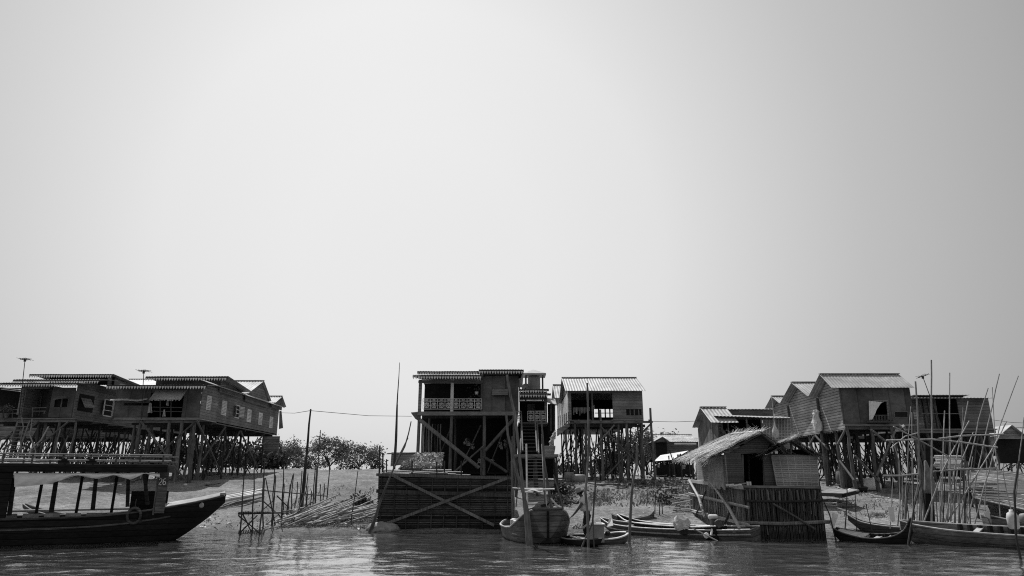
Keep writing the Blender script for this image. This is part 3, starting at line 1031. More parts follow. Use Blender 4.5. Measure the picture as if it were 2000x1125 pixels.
# ---------------- fish pen of bamboo slats in front of the veranda house
def slat_pen():
    YF = 27.1
    a, b_ = at(737, 980, YF), at(999, 980, YF)
    X0, X1 = a.x, b_.x
    z1 = at(870, 928, YF).z
    YB = 31.5
    root = thing('fish_pen', 'big dark box of bamboo slats with crossed braces standing at the water edge', 'fish pen', (X0, YF, 0))
    def sl(name, P, Q, depthdir, m='slat', z0=-.3):
        h = MB()
        n = 28
        for i in range(n):
            z = z0 + (z1 - z0) * (i + .5) / n
            t = (z1 - z0) / n * rnd(.62, .9)
            if rnd(0, 1) < .04: continue
            o = depthdir * rnd(0, .02)
            dz = rnd(-.008, .008)
            h.beam(V((P[0], P[1], z + dz)) + o, V((Q[0], Q[1], z - dz)) + o, .025, t)
        return h.build(name, m, root)
    sl('front_slats', (X0, YF), (X1, YF), V((0, 1, 0)))
    sl('side_slats', (X0, YF + .03), (X0 + .12, YB), V((1, 0, 0)))
    sl('side_slats', (X1, YF + .03), (X1 - .1, YB), V((-1, 0, 0)))
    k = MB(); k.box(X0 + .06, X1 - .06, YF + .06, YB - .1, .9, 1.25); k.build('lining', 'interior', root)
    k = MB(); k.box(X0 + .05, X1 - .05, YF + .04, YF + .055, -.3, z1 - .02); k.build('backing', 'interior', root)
    n = 11
    for i in range(n):
        x = X0 + .15 + (X1 - X0 - .3) * i / (n - 1)
        b = MB(); b.bar((x + rnd(-.03, .03), YF - .04, -.3), (x + rnd(-.03, .03), YF - .04, z1 + .02), .025, .022, 6); b.build('upright', 'post_dark', root)
    for y, w in [(928, .1), (962, .13), (1000, .08)]:
        b = MB()
        b.beam(at(735, y - (1 if y < 940 else 3), YF - .1), at(1003, y + 6, YF - .1), .05, w); b.build('rail', 'post' if y < 950 else 'post_dark', root)
    for p, q in [((764, 927), (965, 1026)), ((735, 1030), (990, 934))]:
        b = MB(); b.beam(at(*p, YF - .17 - (p[1] > 1000) * .05), at(*q, YF - .17 - (p[1] > 1000) * .05), .04, .1); b.build('cross_brace', 'post', root)
    for x, y, r in [(741, 870, .045), (747, 885, .04), (754, 897, .035), (804, 900, .04), (852, 902, .035), (867, 900, .04), (900, 900, .035), (939, 878, .04), (997, 900, .05)]:
        b = MB(); b.bar(at(x + 1, y, YF + .25 + rnd(0, .3)), V((at(x, 1000, YF + .3).x, YF + .3, .2)), r * .8, r, 6, .01, 3); b.build('corner_post', 'post_dark', root)
    b = MB()
    for i in range(7):
        y = 921 + rnd(-3, 3)
        b.bar(at(742 + rnd(0, 40), y, YF + rnd(.2, 1.6)), at(860 + rnd(0, 60), y + rnd(0, 6), YF + rnd(.2, 1.6)), .03, .025, 6, .02, 3)
    b.build('loose_pole', 'bamboo', root)
    # drying shed of dry leaves on its top
    Ys = 29.3
    sh = thing('drying_rack', 'low rack heaped with pale dry leaves on top of the slatted pen', 'drying rack', (at(812, 918, Ys).x, Ys, z1))
    p = [at(778, 914, Ys - 1.2), at(862, 914, Ys - 1.2), at(866, 888, Ys + 1.2), at(812, 888, Ys + 1.2)]
    b = MB()
    for i in range(1500):
        u, v_ = rnd(0, 1), rnd(0, 1)
        q = p[0].lerp(p[1], u).lerp(p[3].lerp(p[2], u), v_)
        b.leaf(q + V((0, 0, rnd(0, .1))), rnd(.04, .085), 1.7)
    b.build('dry_leaves', 'leafpile', sh)
    b = MB(); b.slab(p[0] - V((0, 0, .06)), p[1] - V((0, 0, .06)), p[2] - V((0, 0, .06)), p[3] - V((0, 0, .06)), .05); b.build('mat', 'wicker_dark', sh)
    for x0, y0, yy in [(783, 914, Ys - 1.2), (822, 914, Ys - 1.2), (860, 914, Ys - 1.2), (818, 890, Ys + 1.1), (864, 890, Ys + 1.1)]:
        q = at(x0, y0, yy); b = MB(); b.bar(q, (q.x, q.y, 1.2), .03); b.build('leg', 'post_dark', sh)
    c = MB()
    q0, q1 = at(814, 888, Ys + 1.15), at(866, 889, Ys + 1.15)
    for i in range(6):
        a, b2 = q0.lerp(q1, i / 6), q0.lerp(q1, (i + 1) / 6)
        c.slab(a + V((0, -.5, -.1 + rnd(-.04, .04))), b2 + V((0, -.5, -.1 + rnd(-.04, .04))), b2 + V((0, 0, .05)), a + V((0, 0, .05)), .02)
    c.build('white_sheet', 'cloth', sh)
    # darker matted screen behind it
    sc = MB()
    sc.slab(at(763, 911, Ys + 1.4), at(814, 903, Ys + 1.4), at(812, 884, Ys + 1.6), at(765, 884, Ys + 1.6), .04)
    sc.bar(at(757, 886, Ys + 1.5), at(820, 884, Ys + 1.5), .03)
    so_ = sc.build('wicker_screen', 'wicker'); tag(so_, 'sloping woven screen behind the dry leaf rack, at the foot of the tall mast', 'screen')
slat_pen()

# ---------------- veranda house (centre)
def fret_rail(root, px0, px1, pyt, pyb, Y, n):
    """iron balustrade: frames with a square and a ring in each panel"""
    b = MB()
    P = lambda x, y: at(x, y, Y)
    for y in (pyt, pyt + (pyb - pyt) * .22, pyb):
        b.beam(P(px0, y), P(px1, y), .03, .035)
    rings = MB()
    for i in range(n + 1):
        x = px0 + (px1 - px0) * i / n
        b.beam(P(x, pyt), P(x, pyb), .03, .03)
    for i in range(n):
        xc = px0 + (px1 - px0) * (i + .5) / n
        c = P(xc, pyt + (pyb - pyt) * .62)
        w = (P(px1, pyb).x - P(px0, pyb).x) / n * .27
        for s in (-1, 1):
            b.beam(c + V((-w, 0, s * w)), c + V((w, 0, s * w)), .025, .05)
            b.beam(c + V((s * w, 0, -w)), c + V((s * w, 0, w)), .025, .05)
            b.beam(c + V((s * w, 0, 0)), c + V((s * w * 1.85, 0, 0)), .02, .02)
            b.beam(c + V((0, 0, s * w)), c + V((0, 0, s * w * 1.5)), .02, .02)
        pts = [c + V((math.cos(g) * w * .5, -.005, math.sin(g) * w * .5)) for g in [k * math.pi / 5 for k in range(11)]]
        rings.path(pts, .022, 5)
        e = P(xc, pyt + (pyb - pyt) * .11)
        rings.path([e + V((math.cos(g) * w * .7, 0, math.sin(g) * w * .25)) for g in [k * math.pi / 4 for k in range(9)]], .014, 4)
    o = b.build('balustrade', 'fret', root)
    rings.build('ring_ornament', 'fret', o)

def house_veranda():
    Y0 = 42.0
    root = thing('stilt_house', 'two part dark house with a pale balustraded veranda and scalloped eaves, behind the slatted pen', 'house',
                 (at(880, 805, Y0).x, Y0, 1.7), 'stilt houses along the river bank')
    X0, X1 = at(818, 800, Y0).x, at(1012, 800, Y0).x
    zf = at(900, 804, Y0).z
    ze = at(900, 742, Y0).z
    Y1 = Y0 + 7
    deck(root, X0 - .05, X1, Y0 - .1, Y1, zf)
    b = MB(); fbox(b, 814, 1003, 804.5, 811, Y0 - .25, .14); b.build('sill_beam', 'beam', root)
    Xm = at(945, 780, Y0).x
    hut_walls(root, X0, X1, Y0 + 2.4, Y1, zf, ze + .1, 'plank', 'LRB')
    b = MB(); b.box(X0, Xm, Y0 + 2.4, Y0 + 2.46, zf, ze + .1); b.build('veranda_wall', 'interior', root)
    b = MB(); fbox(b, 944, 1013, 734, 804, Y0, .07); b.build('front_wall', 'panel_dark', root)
    b = MB(); b.box(X1 - .06, X1, Y0 + .08, Y0 + 2.39, zf, at(980, 734, Y0).z); b.box(Xm, Xm + .06, Y0 + .08, Y0 + 2.39, zf, ze + .1); b.build('side_wall', 'panel_dark', root)
    q = MB(); fbox(q, 964, 993, 771, 774, Y0 - .012, .01); wq = q.build('window', 'interior', root)
    q = MB(); q.slab(at(961, 772, Y0 - .4), at(992, 772, Y0 - .4), at(992, 761, Y0 - .02), at(962, 761, Y0 - .02), .03); q.build('window_flap', 'plank_mid', wq)
    for x, m in ((821, 'plank_mid'), (883.5, 'canvas'), (942, 'post')):
        c = MB(); t_ = at(x, 745, Y0); c.box(t_.x - .09, t_.x + .09, Y0 + .002, Y0 + .19, zf + .003, ze + .02); c.build('column', m, root)
    c = MB(); fbox(c, 817, 944, 743, 747.5, Y0 - .01, .2); c.build('lintel', 'beam', root)
    fret_rail(root, 826, 941, 779, 799, Y0 - .03, 8)
    # roofs of the veranda and of the taller room beside it
    yE = Y0 - 1.1
    a, b_ = at(806, 736, yE), at(944, 738, yE)
    r = MB(); r.corr((a.x, yE, a.z + .12), (b_.x, yE, a.z + .12), (b_.x, Y0 + 1.2, a.z + .5), (a.x, Y0 + 1.2, a.z + .5), .17); ro = r.build('veranda_roof', 'metal', root)
    sf = MB(); sf.slab((a.x + .02, yE + .05, a.z + .02), (X0 + .0, Y0 + .0, ze + .08), (Xm, Y0, ze + .08), (Xm, yE + .05, a.z + .02), .02); sf.build('soffit', 'panel_dark', ro)
    fret(root, (a.x, yE - .03, a.z - .03), (b_.x, yE - .03, a.z - .03))
    yU = Y0 + .9
    a2, b2 = at(815, 728, yU), at(937, 730, yU)
    r = MB(); r.corr((a2.x, yU, a2.z + .1), (b2.x, yU, a2.z + .1), (b2.x, yU + 5, a2.z - .35), (a2.x, yU + 5, a2.z - .35), .17); r.build('upper_roof', 'metal', root)
    fret(root, (a2.x, yU - .03, a2.z - .04), (b2.x, yU - .03, a2.z - .04))
    yT = Y0 - .7
    a3, b3 = at(935, 726, yT), at(1023, 726, yT)
    r = MB(); r.corr((a3.x, yT, a3.z + .14), (b3.x, yT, a3.z + .14), (b3.x, yT + 5.5, a3.z - .2), (a3.x, yT + 5.5, a3.z - .2), .17); ro = r.build('tall_roof', 'metal', root)
    sf = MB(); sf.slab((a3.x + .03, yT + .06, a3.z - .02), (a3.x + .03, yT + 2, a3.z - .1), (b3.x - .03, yT + 2, a3.z - .1), (b3.x - .03, yT + .06, a3.z - .02), .02); sf.build('soffit', 'panel_dark', ro)
    fret(root, (a3.x, yT - .03, a3.z - .02), (b3.x, yT - .03, a3.z - .02))
    sk = MB(); sk.slab((b3.x - .04, yT + .1, a3.z - .02), (b3.x - .04, yT + 2.5, a3.z - .2), (X1 + .08, yT + 2.5, a3.z - .9), (X1 + .08, yT + .75, a3.z - .55), .02); sk.build('side_eave', 'plank', root)
    # rounded canopy board at left below floor level
    c = MB(); c.slab(at(803, 807, Y0 - .5), at(822, 805, Y0 - .2), at(817, 822, Y0 + .8), at(811, 818, Y0 + .6), .05); c.build('lower_eave', 'plank_mid', root)
    # near-black sheets added to keep the shade under the floor dark
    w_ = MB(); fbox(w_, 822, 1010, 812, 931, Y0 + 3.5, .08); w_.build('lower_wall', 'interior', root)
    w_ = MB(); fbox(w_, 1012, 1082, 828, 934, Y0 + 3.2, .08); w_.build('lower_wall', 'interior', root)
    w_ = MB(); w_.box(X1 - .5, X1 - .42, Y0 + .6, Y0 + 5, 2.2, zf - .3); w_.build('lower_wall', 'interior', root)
    lf = MB(); lf.box(X0 + .1, X1 + 1, Y0 + 1.2, Y1, 2.25, 2.33); lf.build('added_flat_shade_sheet', 'interior', root)
    for x in (825, 829, 834, 839, 845, 850, 856, 861):
        c = MB(); yy = Y0 + rnd(2.2, 3.3); c.bar(at(x, 828, yy), V((at(x + rnd(-3, 1), 880, yy).x, yy, 2.3)), .04, .05, 6, .03, 3); c.build('pole', 'bamboo' if x % 2 else 'post', root)
    for x, r in ((819, .1), (882.5, .1), (946, .1), (1003, .08)):
        p = at(x, 812, Y0 - .05); c = MB(); c.bar((p.x, Y0 - .05, zf - .25), (p.x + rnd(-.1, .1), Y0 - .05, 1.2), r, r * 1.1, 8, .02, 4); c.build('stilt', 'post', root)
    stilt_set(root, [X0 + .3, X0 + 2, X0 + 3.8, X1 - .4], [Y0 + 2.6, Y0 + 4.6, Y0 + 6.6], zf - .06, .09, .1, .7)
    for p, q, r in [((820, 820), (936, 914), .12), ((1004, 818), (948, 880), .1), ((946, 893), (990, 922), .09), ((878, 930), (946, 870), .06)]:
        c = MB(); c.bar(at(*p, Y0 - .25), at(*q, Y0 - .3), r, r * .9, 7, .02, 3); c.build('brace', 'post', root)
    # balcony wing with stairs
    Yw = 43.0
    Xa, Xb = at(1012, 800, Yw).x, at(1070, 800, Yw).x
    zw = at(1040, 825, Yw).z
    b = MB(); b.box(Xa + .005, Xb, Yw, Yw + 5, zw - .1, zw); b.build('wing_floor', 'beam', root)
    b = MB(); b.box(Xa + .1, Xb, Yw + 2, Yw + 2.06, zw, at(1040, 775, Yw).z); b.box(Xb - .06, Xb, Yw + 2.065, Yw + 5, zw, at(1040, 775, Yw).z); b.build('wing_wall', 'interior', root)
    d = MB(); fbox(d, 1030, 1044, 789, 824, Yw + 1.9, .05); d.build('door', 'panel_dark', root)
    c = MB(); t_ = at(1066, 780, Yw); c.box(t_.x - .08, t_.x + .08, Yw, Yw + .16, zw, t_.z + .15); c.build('column', 'plank_mid', root)
    for (p0, p1, y, yy) in [(1012, 1072, 763.5, Yw - .3), (1012, 1076, 772, Yw - .9)]:
        a, b2 = at(p0, y, yy), at(p1, y, yy)
        a.x = max(a.x, X1 + .1)
        r = MB(); r.corr((a.x, yy, a.z + .12), (b2.x, yy, a.z + .12), (b2.x, yy + 2.4, a.z + .3), (a.x, yy + 2.4, a.z + .3), .17); r.build('wing_roof', 'metal', root)
        fret(root, (a.x, yy - .03, a.z - .02), (b2.x, yy - .03, a.z - .02))
    m = MB(); fbox(m, 1014, 1069, 765, 781, Yw - .1, .05); m.build('wing_fascia', 'panel_dark', root)
    m = MB()
    for i in range(26):
        x = 1014 + i * 2.1; fbox(m, x, x + 1.2, 779, 785, Yw - .14, .02)
    m.build('hanging_fringe', 'plank_mid', root)
    fret_rail(root, 1030.5, 1066, 803, 822, Yw - .05, 3)
    fret_rail(root, 1006, 1018, 803, 822, Yw - .3, 1)
    lt = MB(); lt.slab(at(1068, 786, Yw - .2), at(1087, 791, Yw - .2), at(1084, 780, Yw + 2), at(1066, 778, Yw + 2), .03); lt.build('lean_to_roof', 'metal_old', root)
    lw = MB(); fbox(lw, 1070, 1083, 789, 850, Yw + 1, .06); lw.build('lean_to_wall', 'interior', root)
    for x in (1076, 1083):
        c = MB(); c.bar(at(x, 788, Yw + .1), at(x, 842, Yw + .1), .05); c.build('lean_to_post', 'post', root)
    # upper stair, landing, lower stair
    st = MB()
    t0, t1, u0, u1 = at(1019, 825, Yw - .1), at(1049, 825, Yw - .1), at(1016, 885, 36.2), at(1052, 885, 36.2)
    st.bar(t0, u0, .05); st.bar(t1, u1, .05)
    so_ = st.build('stair', 'post', root)
    for i in range(9):
        k = (i + .5) / 9
        t = MB(); t.beam(t0.lerp(u0, k), t1.lerp(u1, k), .2, .05); t.build('tread', 'post_dark', so_)
    for p, q in [((1018, 805), (1021, 880)), ((1044, 803), (1049, 882))]:
        t = MB(); t.bar(at(*p, Yw - .3), at(*q, 36.2), .04); t.build('handrail', 'beam', so_)
    Yp = 34.5
    la = MB(); pa, pb = at(1003, 889, Yp), at(1091, 889, Yp)
    la.box(pa.x, pb.x, Yp, Yp + 2.6, pa.z - .07, pa.z + .05); lo = la.build('landing', 'beam', root)
    for x in (pa.x + .2, (pa.x + pb.x) / 2, pb.x - .1):
        for y in (Yp + .15, Yp + 2.3):
            c = MB(); c.bar((x, y, pa.z - .072), (x + rnd(-.1, .1), y, ground(x, y) - .3), .06, .07, 6, .03, 3); c.build('landing_post', 'post_dark', lo)
    ls = MB()
    e0, e1, g0, g1 = at(1028, 868, Yp - .1), at(1059, 880, Yp - .1), at(1030, 990, 30.5), at(1066, 990, 30.5)
    ls.bar(e0, g0, .05); ls.bar(at(1059, 868, Yp - .1), g1, .055)
    lo = ls.build('lower_stair', 'beam', root)
    e0 = at(1028, 890, Yp - .1); e1 = at(1059, 890, Yp - .1)
    for i in range(15):
        k = (i + .3) / 15
        t = MB(); t.beam(e0.lerp(g0, k), e1.lerp(g1, k), .16, .035); t.build('tread', 'beam', lo)
    # things kept on the landing and under the house
    q = at(1073, 884, Yp + .6)
    bk = MB(); bk.lathe((q.x, q.y, pa.z + .052), [(.24, 0), (.3, .3), (.31, .42), (.27, .42), (.24, .06)], 14); tag(bk.build('basket', 'wicker', smooth=False), 'round basket on the landing at the right of the stairs', 'basket')
    nt_ = MB()
    for i in range(70):
        t = rnd(0, 1); c = at(1075 + 8 * t + rnd(-3, 3), 868 - 22 * t + rnd(-4, 6), Yp + .9)
        nt_.leaf(c, rnd(.06, .15), 2.5)
    nt_.path([at(1070, 882, Yp + .9), at(1077, 862, Yp + .9), at(1084, 845, Yp + .9)], .03, 5)
    tag(nt_.build('fishing_net', 'cloth'), 'white fishing net bunched up over the landing basket', 'net')
    for i, (x, y, s) in enumerate([(923, 872, .2), (983, 868, .35), (912, 864, .3), (960, 900, .14), (935, 900, .12)]):
        c = MB()
        for k in range(16 if s > .25 else 8):
            c.leaf(at(x + rnd(-s, s) * 22, y + rnd(-s, s) * 20, Y0 + 2.2), .14, 1.3)
        tag(c.build('cloth_bundle', 'cloth' if i in (0, 3, 4) else 'cloth_grey'), ['small white rag hanging in the dark under the veranda', 'grey laundry hanging under the plain wall of the veranda house',
            'grey cloth hung on a pole under the veranda', 'pale bundle beside the lower brace under the veranda house', 'pale bag by the slender post under the veranda'][i], 'cloth')
    # water tank with its own little roof
    Yt = 46.0
    tk = thing('water_tower', 'round water tank under a small pyramid roof above the balcony wing', 'water tank', (at(1043, 765, Yt).x, Yt, at(1043, 765, Yt).z - .4))
    cx = at(1043, 750, Yt).x
    zb, zt = at(1043, 766, Yt).z, at(1043, 735, Yt).z
    c = MB(); c.lathe((cx, Yt, zb - .4), [(.42, 0), (.42, zt - zb + .3), (.36, zt - zb + .38), (.12, zt - zb + .4)], 18); c.build('tank', 'plastic_grey', tk, smooth=False)
    for s in ((-.55, -.5), (.58, -.5), (-.55, .5), (.58, .5)):
        c = MB(); c.bar((cx + s[0], Yt + s[1], zb - .5), (cx + s[0], Yt + s[1], zt + .06), .05 if s[0] < 0 else .035); c.build('leg', 'post_dark', tk)
    e = at(1028, 732, Yt).z
    w0 = .78
    c = MB(); ap = V((cx - .05, Yt, at(1040, 724, Yt).z + .08)); k = [V((cx + a * w0, Yt + b_ * w0, e)) for a, b_ in ((-1, -1), (1, -1), (1, 1), (-1, 1))]
    c.add(k + [ap] + [p - V((0, 0, .1)) for p in k], [(0, 1, 4), (1, 2, 4), (2, 3, 4), (3, 0, 4), (5, 8, 7, 6), (0, 5, 6, 1), (1, 6, 7, 2), (2, 7, 8, 3), (3, 8, 5, 0)]); c.build('roof', 'metal', tk)
    d = MB(); q = at(1027, 757, 45)
    d.lathe(q, [(.02, .14), (.16, .1), (.27, 0), (.28, .012), (.16, .13), (.02, .17)], 14, 'y'); dd = d.build('dish', 'plastic_grey', tk); 
    d = MB(); d.bar(q + V((0, .1, 0)), q + V((0, .1, -.6)), .03); d.build('dish_mast', 'post_dark', dd)
house_veranda()
for x, y, n_, lb in [(931, 764, 60, 'hanging plant trailing at the right end of the veranda'), (936, 793, 24, 'small potted plant standing at the right end of the balustrade')]:
    q = at(x, y, 42.15)
    pt = thing('potted_plant', lb, 'potted plant', (q.x, q.y, q.z - .2))
    b = MB(); b.lathe(q + V((0, 0, -.2)), [(.08, 0), (.12, .16), (.11, .17)], 10); b.build('pot', 'plastic', pt)
    b = MB()
    for k in range(n_): b.leaf(q + V((random.gauss(0, .22), random.gauss(0, .12), random.gauss(0, .2))), .07)
    b.build('foliage', 'leaf', pt)

# ---------------- open fronted house with bright tin roof (centre right)
def house_open():
    Y0 = 42.0
    X0, X1 = at(1110, 800, Y0).x, at(1256, 800, Y0).x
    zf, ze = at(1180, 820, Y0).z, at(1180, 763, Y0).z
    Y1 = Y0 + 5
    root = thing('stilt_house', 'open fronted house with a bright tin gable roof and laundry in its wide opening', 'house', (X1, Y0, ground(X1, Y0)), 'stilt houses along the river bank')
    deck(root, X0, X1, Y0, Y1, zf)
    b = MB(); b.box(X0, X0 + .06, Y0 + .02, Y1, zf - .3, ze); b.build('side_wall', 'white', root)
    b = MB(); b.box(X1 - .06, X1, Y0 + .08, Y1, zf, ze); b.build('side_wall', 'plank', root)
    FREF[0] = 800
    b = MB(); fbox(b, 1110, 1116, 763, 820, Y0); fbox(b, 1197, 1256, 763, 799, Y0); fbox(b, 1197, 1223, 799, 811, Y0); fbox(b, 1253, 1256, 799, 811, Y0); fbox(b, 1197, 1256, 811, 820, Y0); fbox(b, 1116, 1197, 763, 768, Y0)
    FREF[0] = None
    b.build('front_wall', 'plank_mid', root)
    w_ = MB(); fbox(w_, 1223, 1253, 799, 811, Y0 + .05, .03); wo = w_.build('window', 'interior', root)
    for x in (1230, 1238, 1247):
        k = MB(); fbox(k, x, x + 1.4, 799, 811, Y0 + .02, .028); k.build('bar', 'plank_mid', wo)
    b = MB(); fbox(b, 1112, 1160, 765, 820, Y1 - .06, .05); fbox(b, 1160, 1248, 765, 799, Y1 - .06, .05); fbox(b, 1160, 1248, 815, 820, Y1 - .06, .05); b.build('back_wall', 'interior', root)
    for x in (1168, 1181, 1190):
        k = MB(); fbox(k, x, x + 2.5, 799, 815, Y1 - .055, .04); k.build('mullion', 'interior', root)
    k = MB(); fbox(k, 1162, 1200, 806, 807.5, Y1 - .05, .03); k.build('mullion', 'interior', root)
    b = MB(); fbox(b, 1155.5, 1158.5, 768, 820, Y0 + .02, .1); b.build('column', 'post', root)
    b = MB(); fbox(b, 1122, 1275, 822, 826, Y0 - .5, .12); b.build('sill_beam', 'beam', root)
    b = MB(); fbox(b, 1118, 1260, 829, 834, Y0 - .1, .1); b.build('lower_beam', 'post_dark', root)
    for x in (1130, 1152, 1174, 1196, 1220, 1243, 1268):
        b = MB(); b.beam(at(x, 821, Y0 - .7), at(x, 821, Y0 + .9), .1, .1); b.build('joist_end', 'beam', root)
    r0, r1 = at(1097, 738, Y0 + 2.3), at(1247, 740, Y0 + 2.3)
    e0 = at(1103, 763, Y0 - .6)
    gable_roof(root, at(1100, 750, Y0 + 1).x, at(1257, 750, Y0).x, Y0 - .6, Y0 + 2.3, Y1 + .4, e0.z, r0.z, e0.z - .1, 'metal', per=.17)
    gable_wall(root, X0 - .004, Y0 + .0, Y0 + 2.3, Y1, ze, e0.z + .1, r0.z - .12, e0.z - .05, 'plank_mid')
    gable_wall(root, X1 - .055, Y0 + .0, Y0 + 2.3, Y1, ze, e0.z + .1, r0.z - .12, e0.z - .05, 'plank')
    # rear wing whose gable shows at the left
    a1, ar, a2 = Y1 + .6, Y1 + 3.0, Y1 + 5.4
    zr = at(1087, 752, ar).z; z1 = at(1090, 777, a1).z
    gable_roof(root, X0 - .45, X0 + 3, a1, ar, a2, z1, zr, z1, 'metal_old', per=.2)
    gable_wall(root, X0 - .02, a1 + .1, ar, a2 - .1, z1 - .06, z1 - .05, zr - .1, z1 - .05, 'plank_mid')
    b = MB(); b.box(X0 - .006, X0 + .054, Y1 + .003, a2, zf - .3, z1 - .06); b.build('side_wall', 'white', root)
    b = MB(); b.box(X0 + .06, X1 - .5, Y1 + .1, a2, zf - .2, zf - .05); b.build('rear_floor', 'plank', root)
    # laundry in the opening
    lb = thing('laundry', 'row of pale laundry hanging in the open front beside the white side wall', 'laundry', (at(1132, 800, Y0).x, Y0 + .8, zf))
    k = MB(); k.bar(at(1116, 795, Y0 + .8), at(1152, 796, Y0 + .8), .015); k.build('line', 'wire', lb)
    for i in range(11):
        x = 1119 + i * 3.0
        L = rnd(7, 16)
        k = MB(); k.slab(at(x, 796 + L, Y0 + .8 + rnd(-.1, .1)), at(x + rnd(2.0, 2.8), 796 + L + rnd(-1, 1), Y0 + .8), at(x + 2.6, 796, Y0 + .8), at(x, 796, Y0 + .8), .02)
        k.build('garment', 'cloth_grey', lb)
    # stilts and big front posts
    for xt, yt, xb, yb in [(1123, 822, 1127, 952), (1143, 827, 1144, 940), (1172, 800, 1178, 950), (1208, 829, 1211, 940), (1224, 820, 1228, 945), (1253, 822, 1259, 945), (1270, 797, 1279, 952)]:
        t_ = at(xt, yt, Y0 - .35); q = V((at(xb, yb, Y0 - .35).x, Y0 - .35, ground(t_.x, Y0) - .3))
        b = MB(); b.bar(t_, q, .065, .085, 8, .05, 6); b.build('stilt', 'post', root)
    W = X1 - X0
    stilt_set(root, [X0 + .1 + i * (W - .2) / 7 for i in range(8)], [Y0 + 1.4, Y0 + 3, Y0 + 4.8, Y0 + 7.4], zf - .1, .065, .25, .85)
    for p, q in [((1172, 832), (1288, 945)), ((1270, 829), (1210, 890)), ((1232, 878), (1170, 946)), ((1200, 830), (1140, 900))]:
        b = MB(); b.bar(at(*p, Y0 - .5), at(*q, Y0 - .6), .05, .045, 6, .03, 3); b.build('brace', 'post', root)
    b = MB(); b.slab(at(1088, 852, Y0 - .8), at(1112, 833, Y0 - .3), at(1112, 826, Y0 - .3), at(1088, 838, Y0 - .8), .04); b.build('gangplank', 'plank_mid', root)
    tangle(root, X0 - .2, X1 + .2, Y0 + .8, Y0 + 8, 1.8, zf - .3, 34, .03)
    # little fenced balcony on the left corner
    b = MB()
    for x in range(1090, 1114, 4): pxbar(b, [(x, 804 + (1112 - x) * .4), (x, 830 + (1112 - x) * .3)], Y0 - .4, .03)
    b.build('fence', 'plank_mid', root)
house_open()
# far roof with canvas shelter, between the open house and the thatched hut
h = house_behind('low tin roofed house in the distance between the open fronted house and the thatched hut', 1292, 1366, 56, 849, 862, 893, depth=7, nx=5, ny=2)
def porch_gable():
    Y = 55.2
    b = MB(); z0 = at(1290, 863, Y).z; zr = at(1293, 854, Y).z
    x0, xm, x1 = at(1276, 863, Y).x, at(1293, 863, Y).x, at(1306, 863, Y).x
    b.slab((x0, Y - .3, z0), (xm, Y - .3, zr), (xm, Y + 2, zr), (x0, Y + 2, z0), .03)
    b.slab((xm, Y - .3, zr), (x1, Y - .3, z0), (x1, Y + 2, z0), (xm, Y + 2, zr), .03)
    b.build('porch_roof', 'metal', h)
    g = MB(); g.add([(x0 + .2, Y, z0), (x1 - .2, Y, z0), (xm, Y, zr - .06), (x0 + .2, Y + .05, z0), (x1 - .2, Y + .05, z0), (xm, Y + .05, zr - .06)], [(0, 1, 2), (5, 4, 3), (0, 3, 4, 1), (1, 4, 5, 2), (2, 5, 3, 0)]); g.build('porch_gable', 'plank_mid', h)
    c = MB(); fbox(c, 1281, 1303, 864, 893, Y + .3, .1); c.build('porch_wall', 'interior', h)
    c = MB(); fbox(c, 1318, 1360, 865, 868, 55.3, .1); c.build('valance', 'canvas', h)
porch_gable()
def shelter():
    Y = 46.0
    root = thing('canvas_shelter', 'sagging pale canvas shelter on thin poles in front of the distant tin roofed house', 'shelter', (at(1310, 930, Y).x, Y, ground(at(1310, 930, Y).x, Y)))
    A, B, C, D = at(1277, 901, Y - 1), at(1312, 898, Y - 1), at(1345, 880, Y + .5), at(1290, 889, Y + 1.5)
    n = 8
    vs, fs = [], []
    for s in (0, .02):
        for i in range(n + 1):
            for j in range(n + 1):
                u, v_ = i / n, j / n
                p = A.lerp(B, u).lerp(D.lerp(C, u), v_)
                p.z -= .14 * math.sin(math.pi * u) * math.sin(math.pi * v_) + s
                vs.append(p)
    m = (n + 1) ** 2
    for i in range(n):
        for j in range(n):
            q = i * (n + 1) + j
            fs += [(q, q + n + 1, q + n + 2, q + 1), (q + m, q + m + 1, q + m + n + 2, q + m + n + 1)]
    b = MB(); b.add(vs, fs); b.build('canvas', 'canvas', root)
    for x, y in ((1278, 901), (1306, 890), (1312, 898), (1329, 886), (1345, 880)):
        p = at(x, y, Y - .6); b = MB(); b.bar(p, (p.x, p.y, ground(p.x, p.y) - .2), .04, .05, 6, .02, 3); b.build('pole', 'post_dark', root)
    k = MB(); fbox(k, 1282, 1355, 908, 932, Y + 3, .1); k.build('back_screen', 'interior', root)
    for i, (x, y, w_, hh, m) in enumerate([(1324, 894, 6, 13, 'cloth'), (1333, 892, 5, 9, 'trouser'), (1334, 912, 8, 8, 'cloth'), (1286, 910, 4, 6, 'cloth'), (1321, 921, 7, 18, 'trouser')]):
        b = MB()
        for k in range(5):
            b.slab(at(x - w_ / 2 + k * w_ / 5, y + hh / 2 + rnd(-1, 1), Y - .4 + rnd(-.1, .1)), at(x - w_ / 2 + (k + 1) * w_ / 5, y + hh / 2 + rnd(-1, 1), Y - .4 + rnd(-.1, .1)), at(x - w_ / 2 + (k + 1) * w_ / 5 + 1, y - hh / 2, Y - .4), at(x - w_ / 2 + k * w_ / 5 + 1, y - hh / 2, Y - .4), .02)
        tag(b.build('hanging_cloth', m), ['pale cloth hanging under the canvas shelter', 'black cloth hanging under the right edge of the canvas shelter', 'white bundle hung below the black cloth at the shelter',
            'small white cloth under the left corner of the canvas shelter', 'black sheet hung low in the middle of the shelter'][i], 'cloth')
shelter()
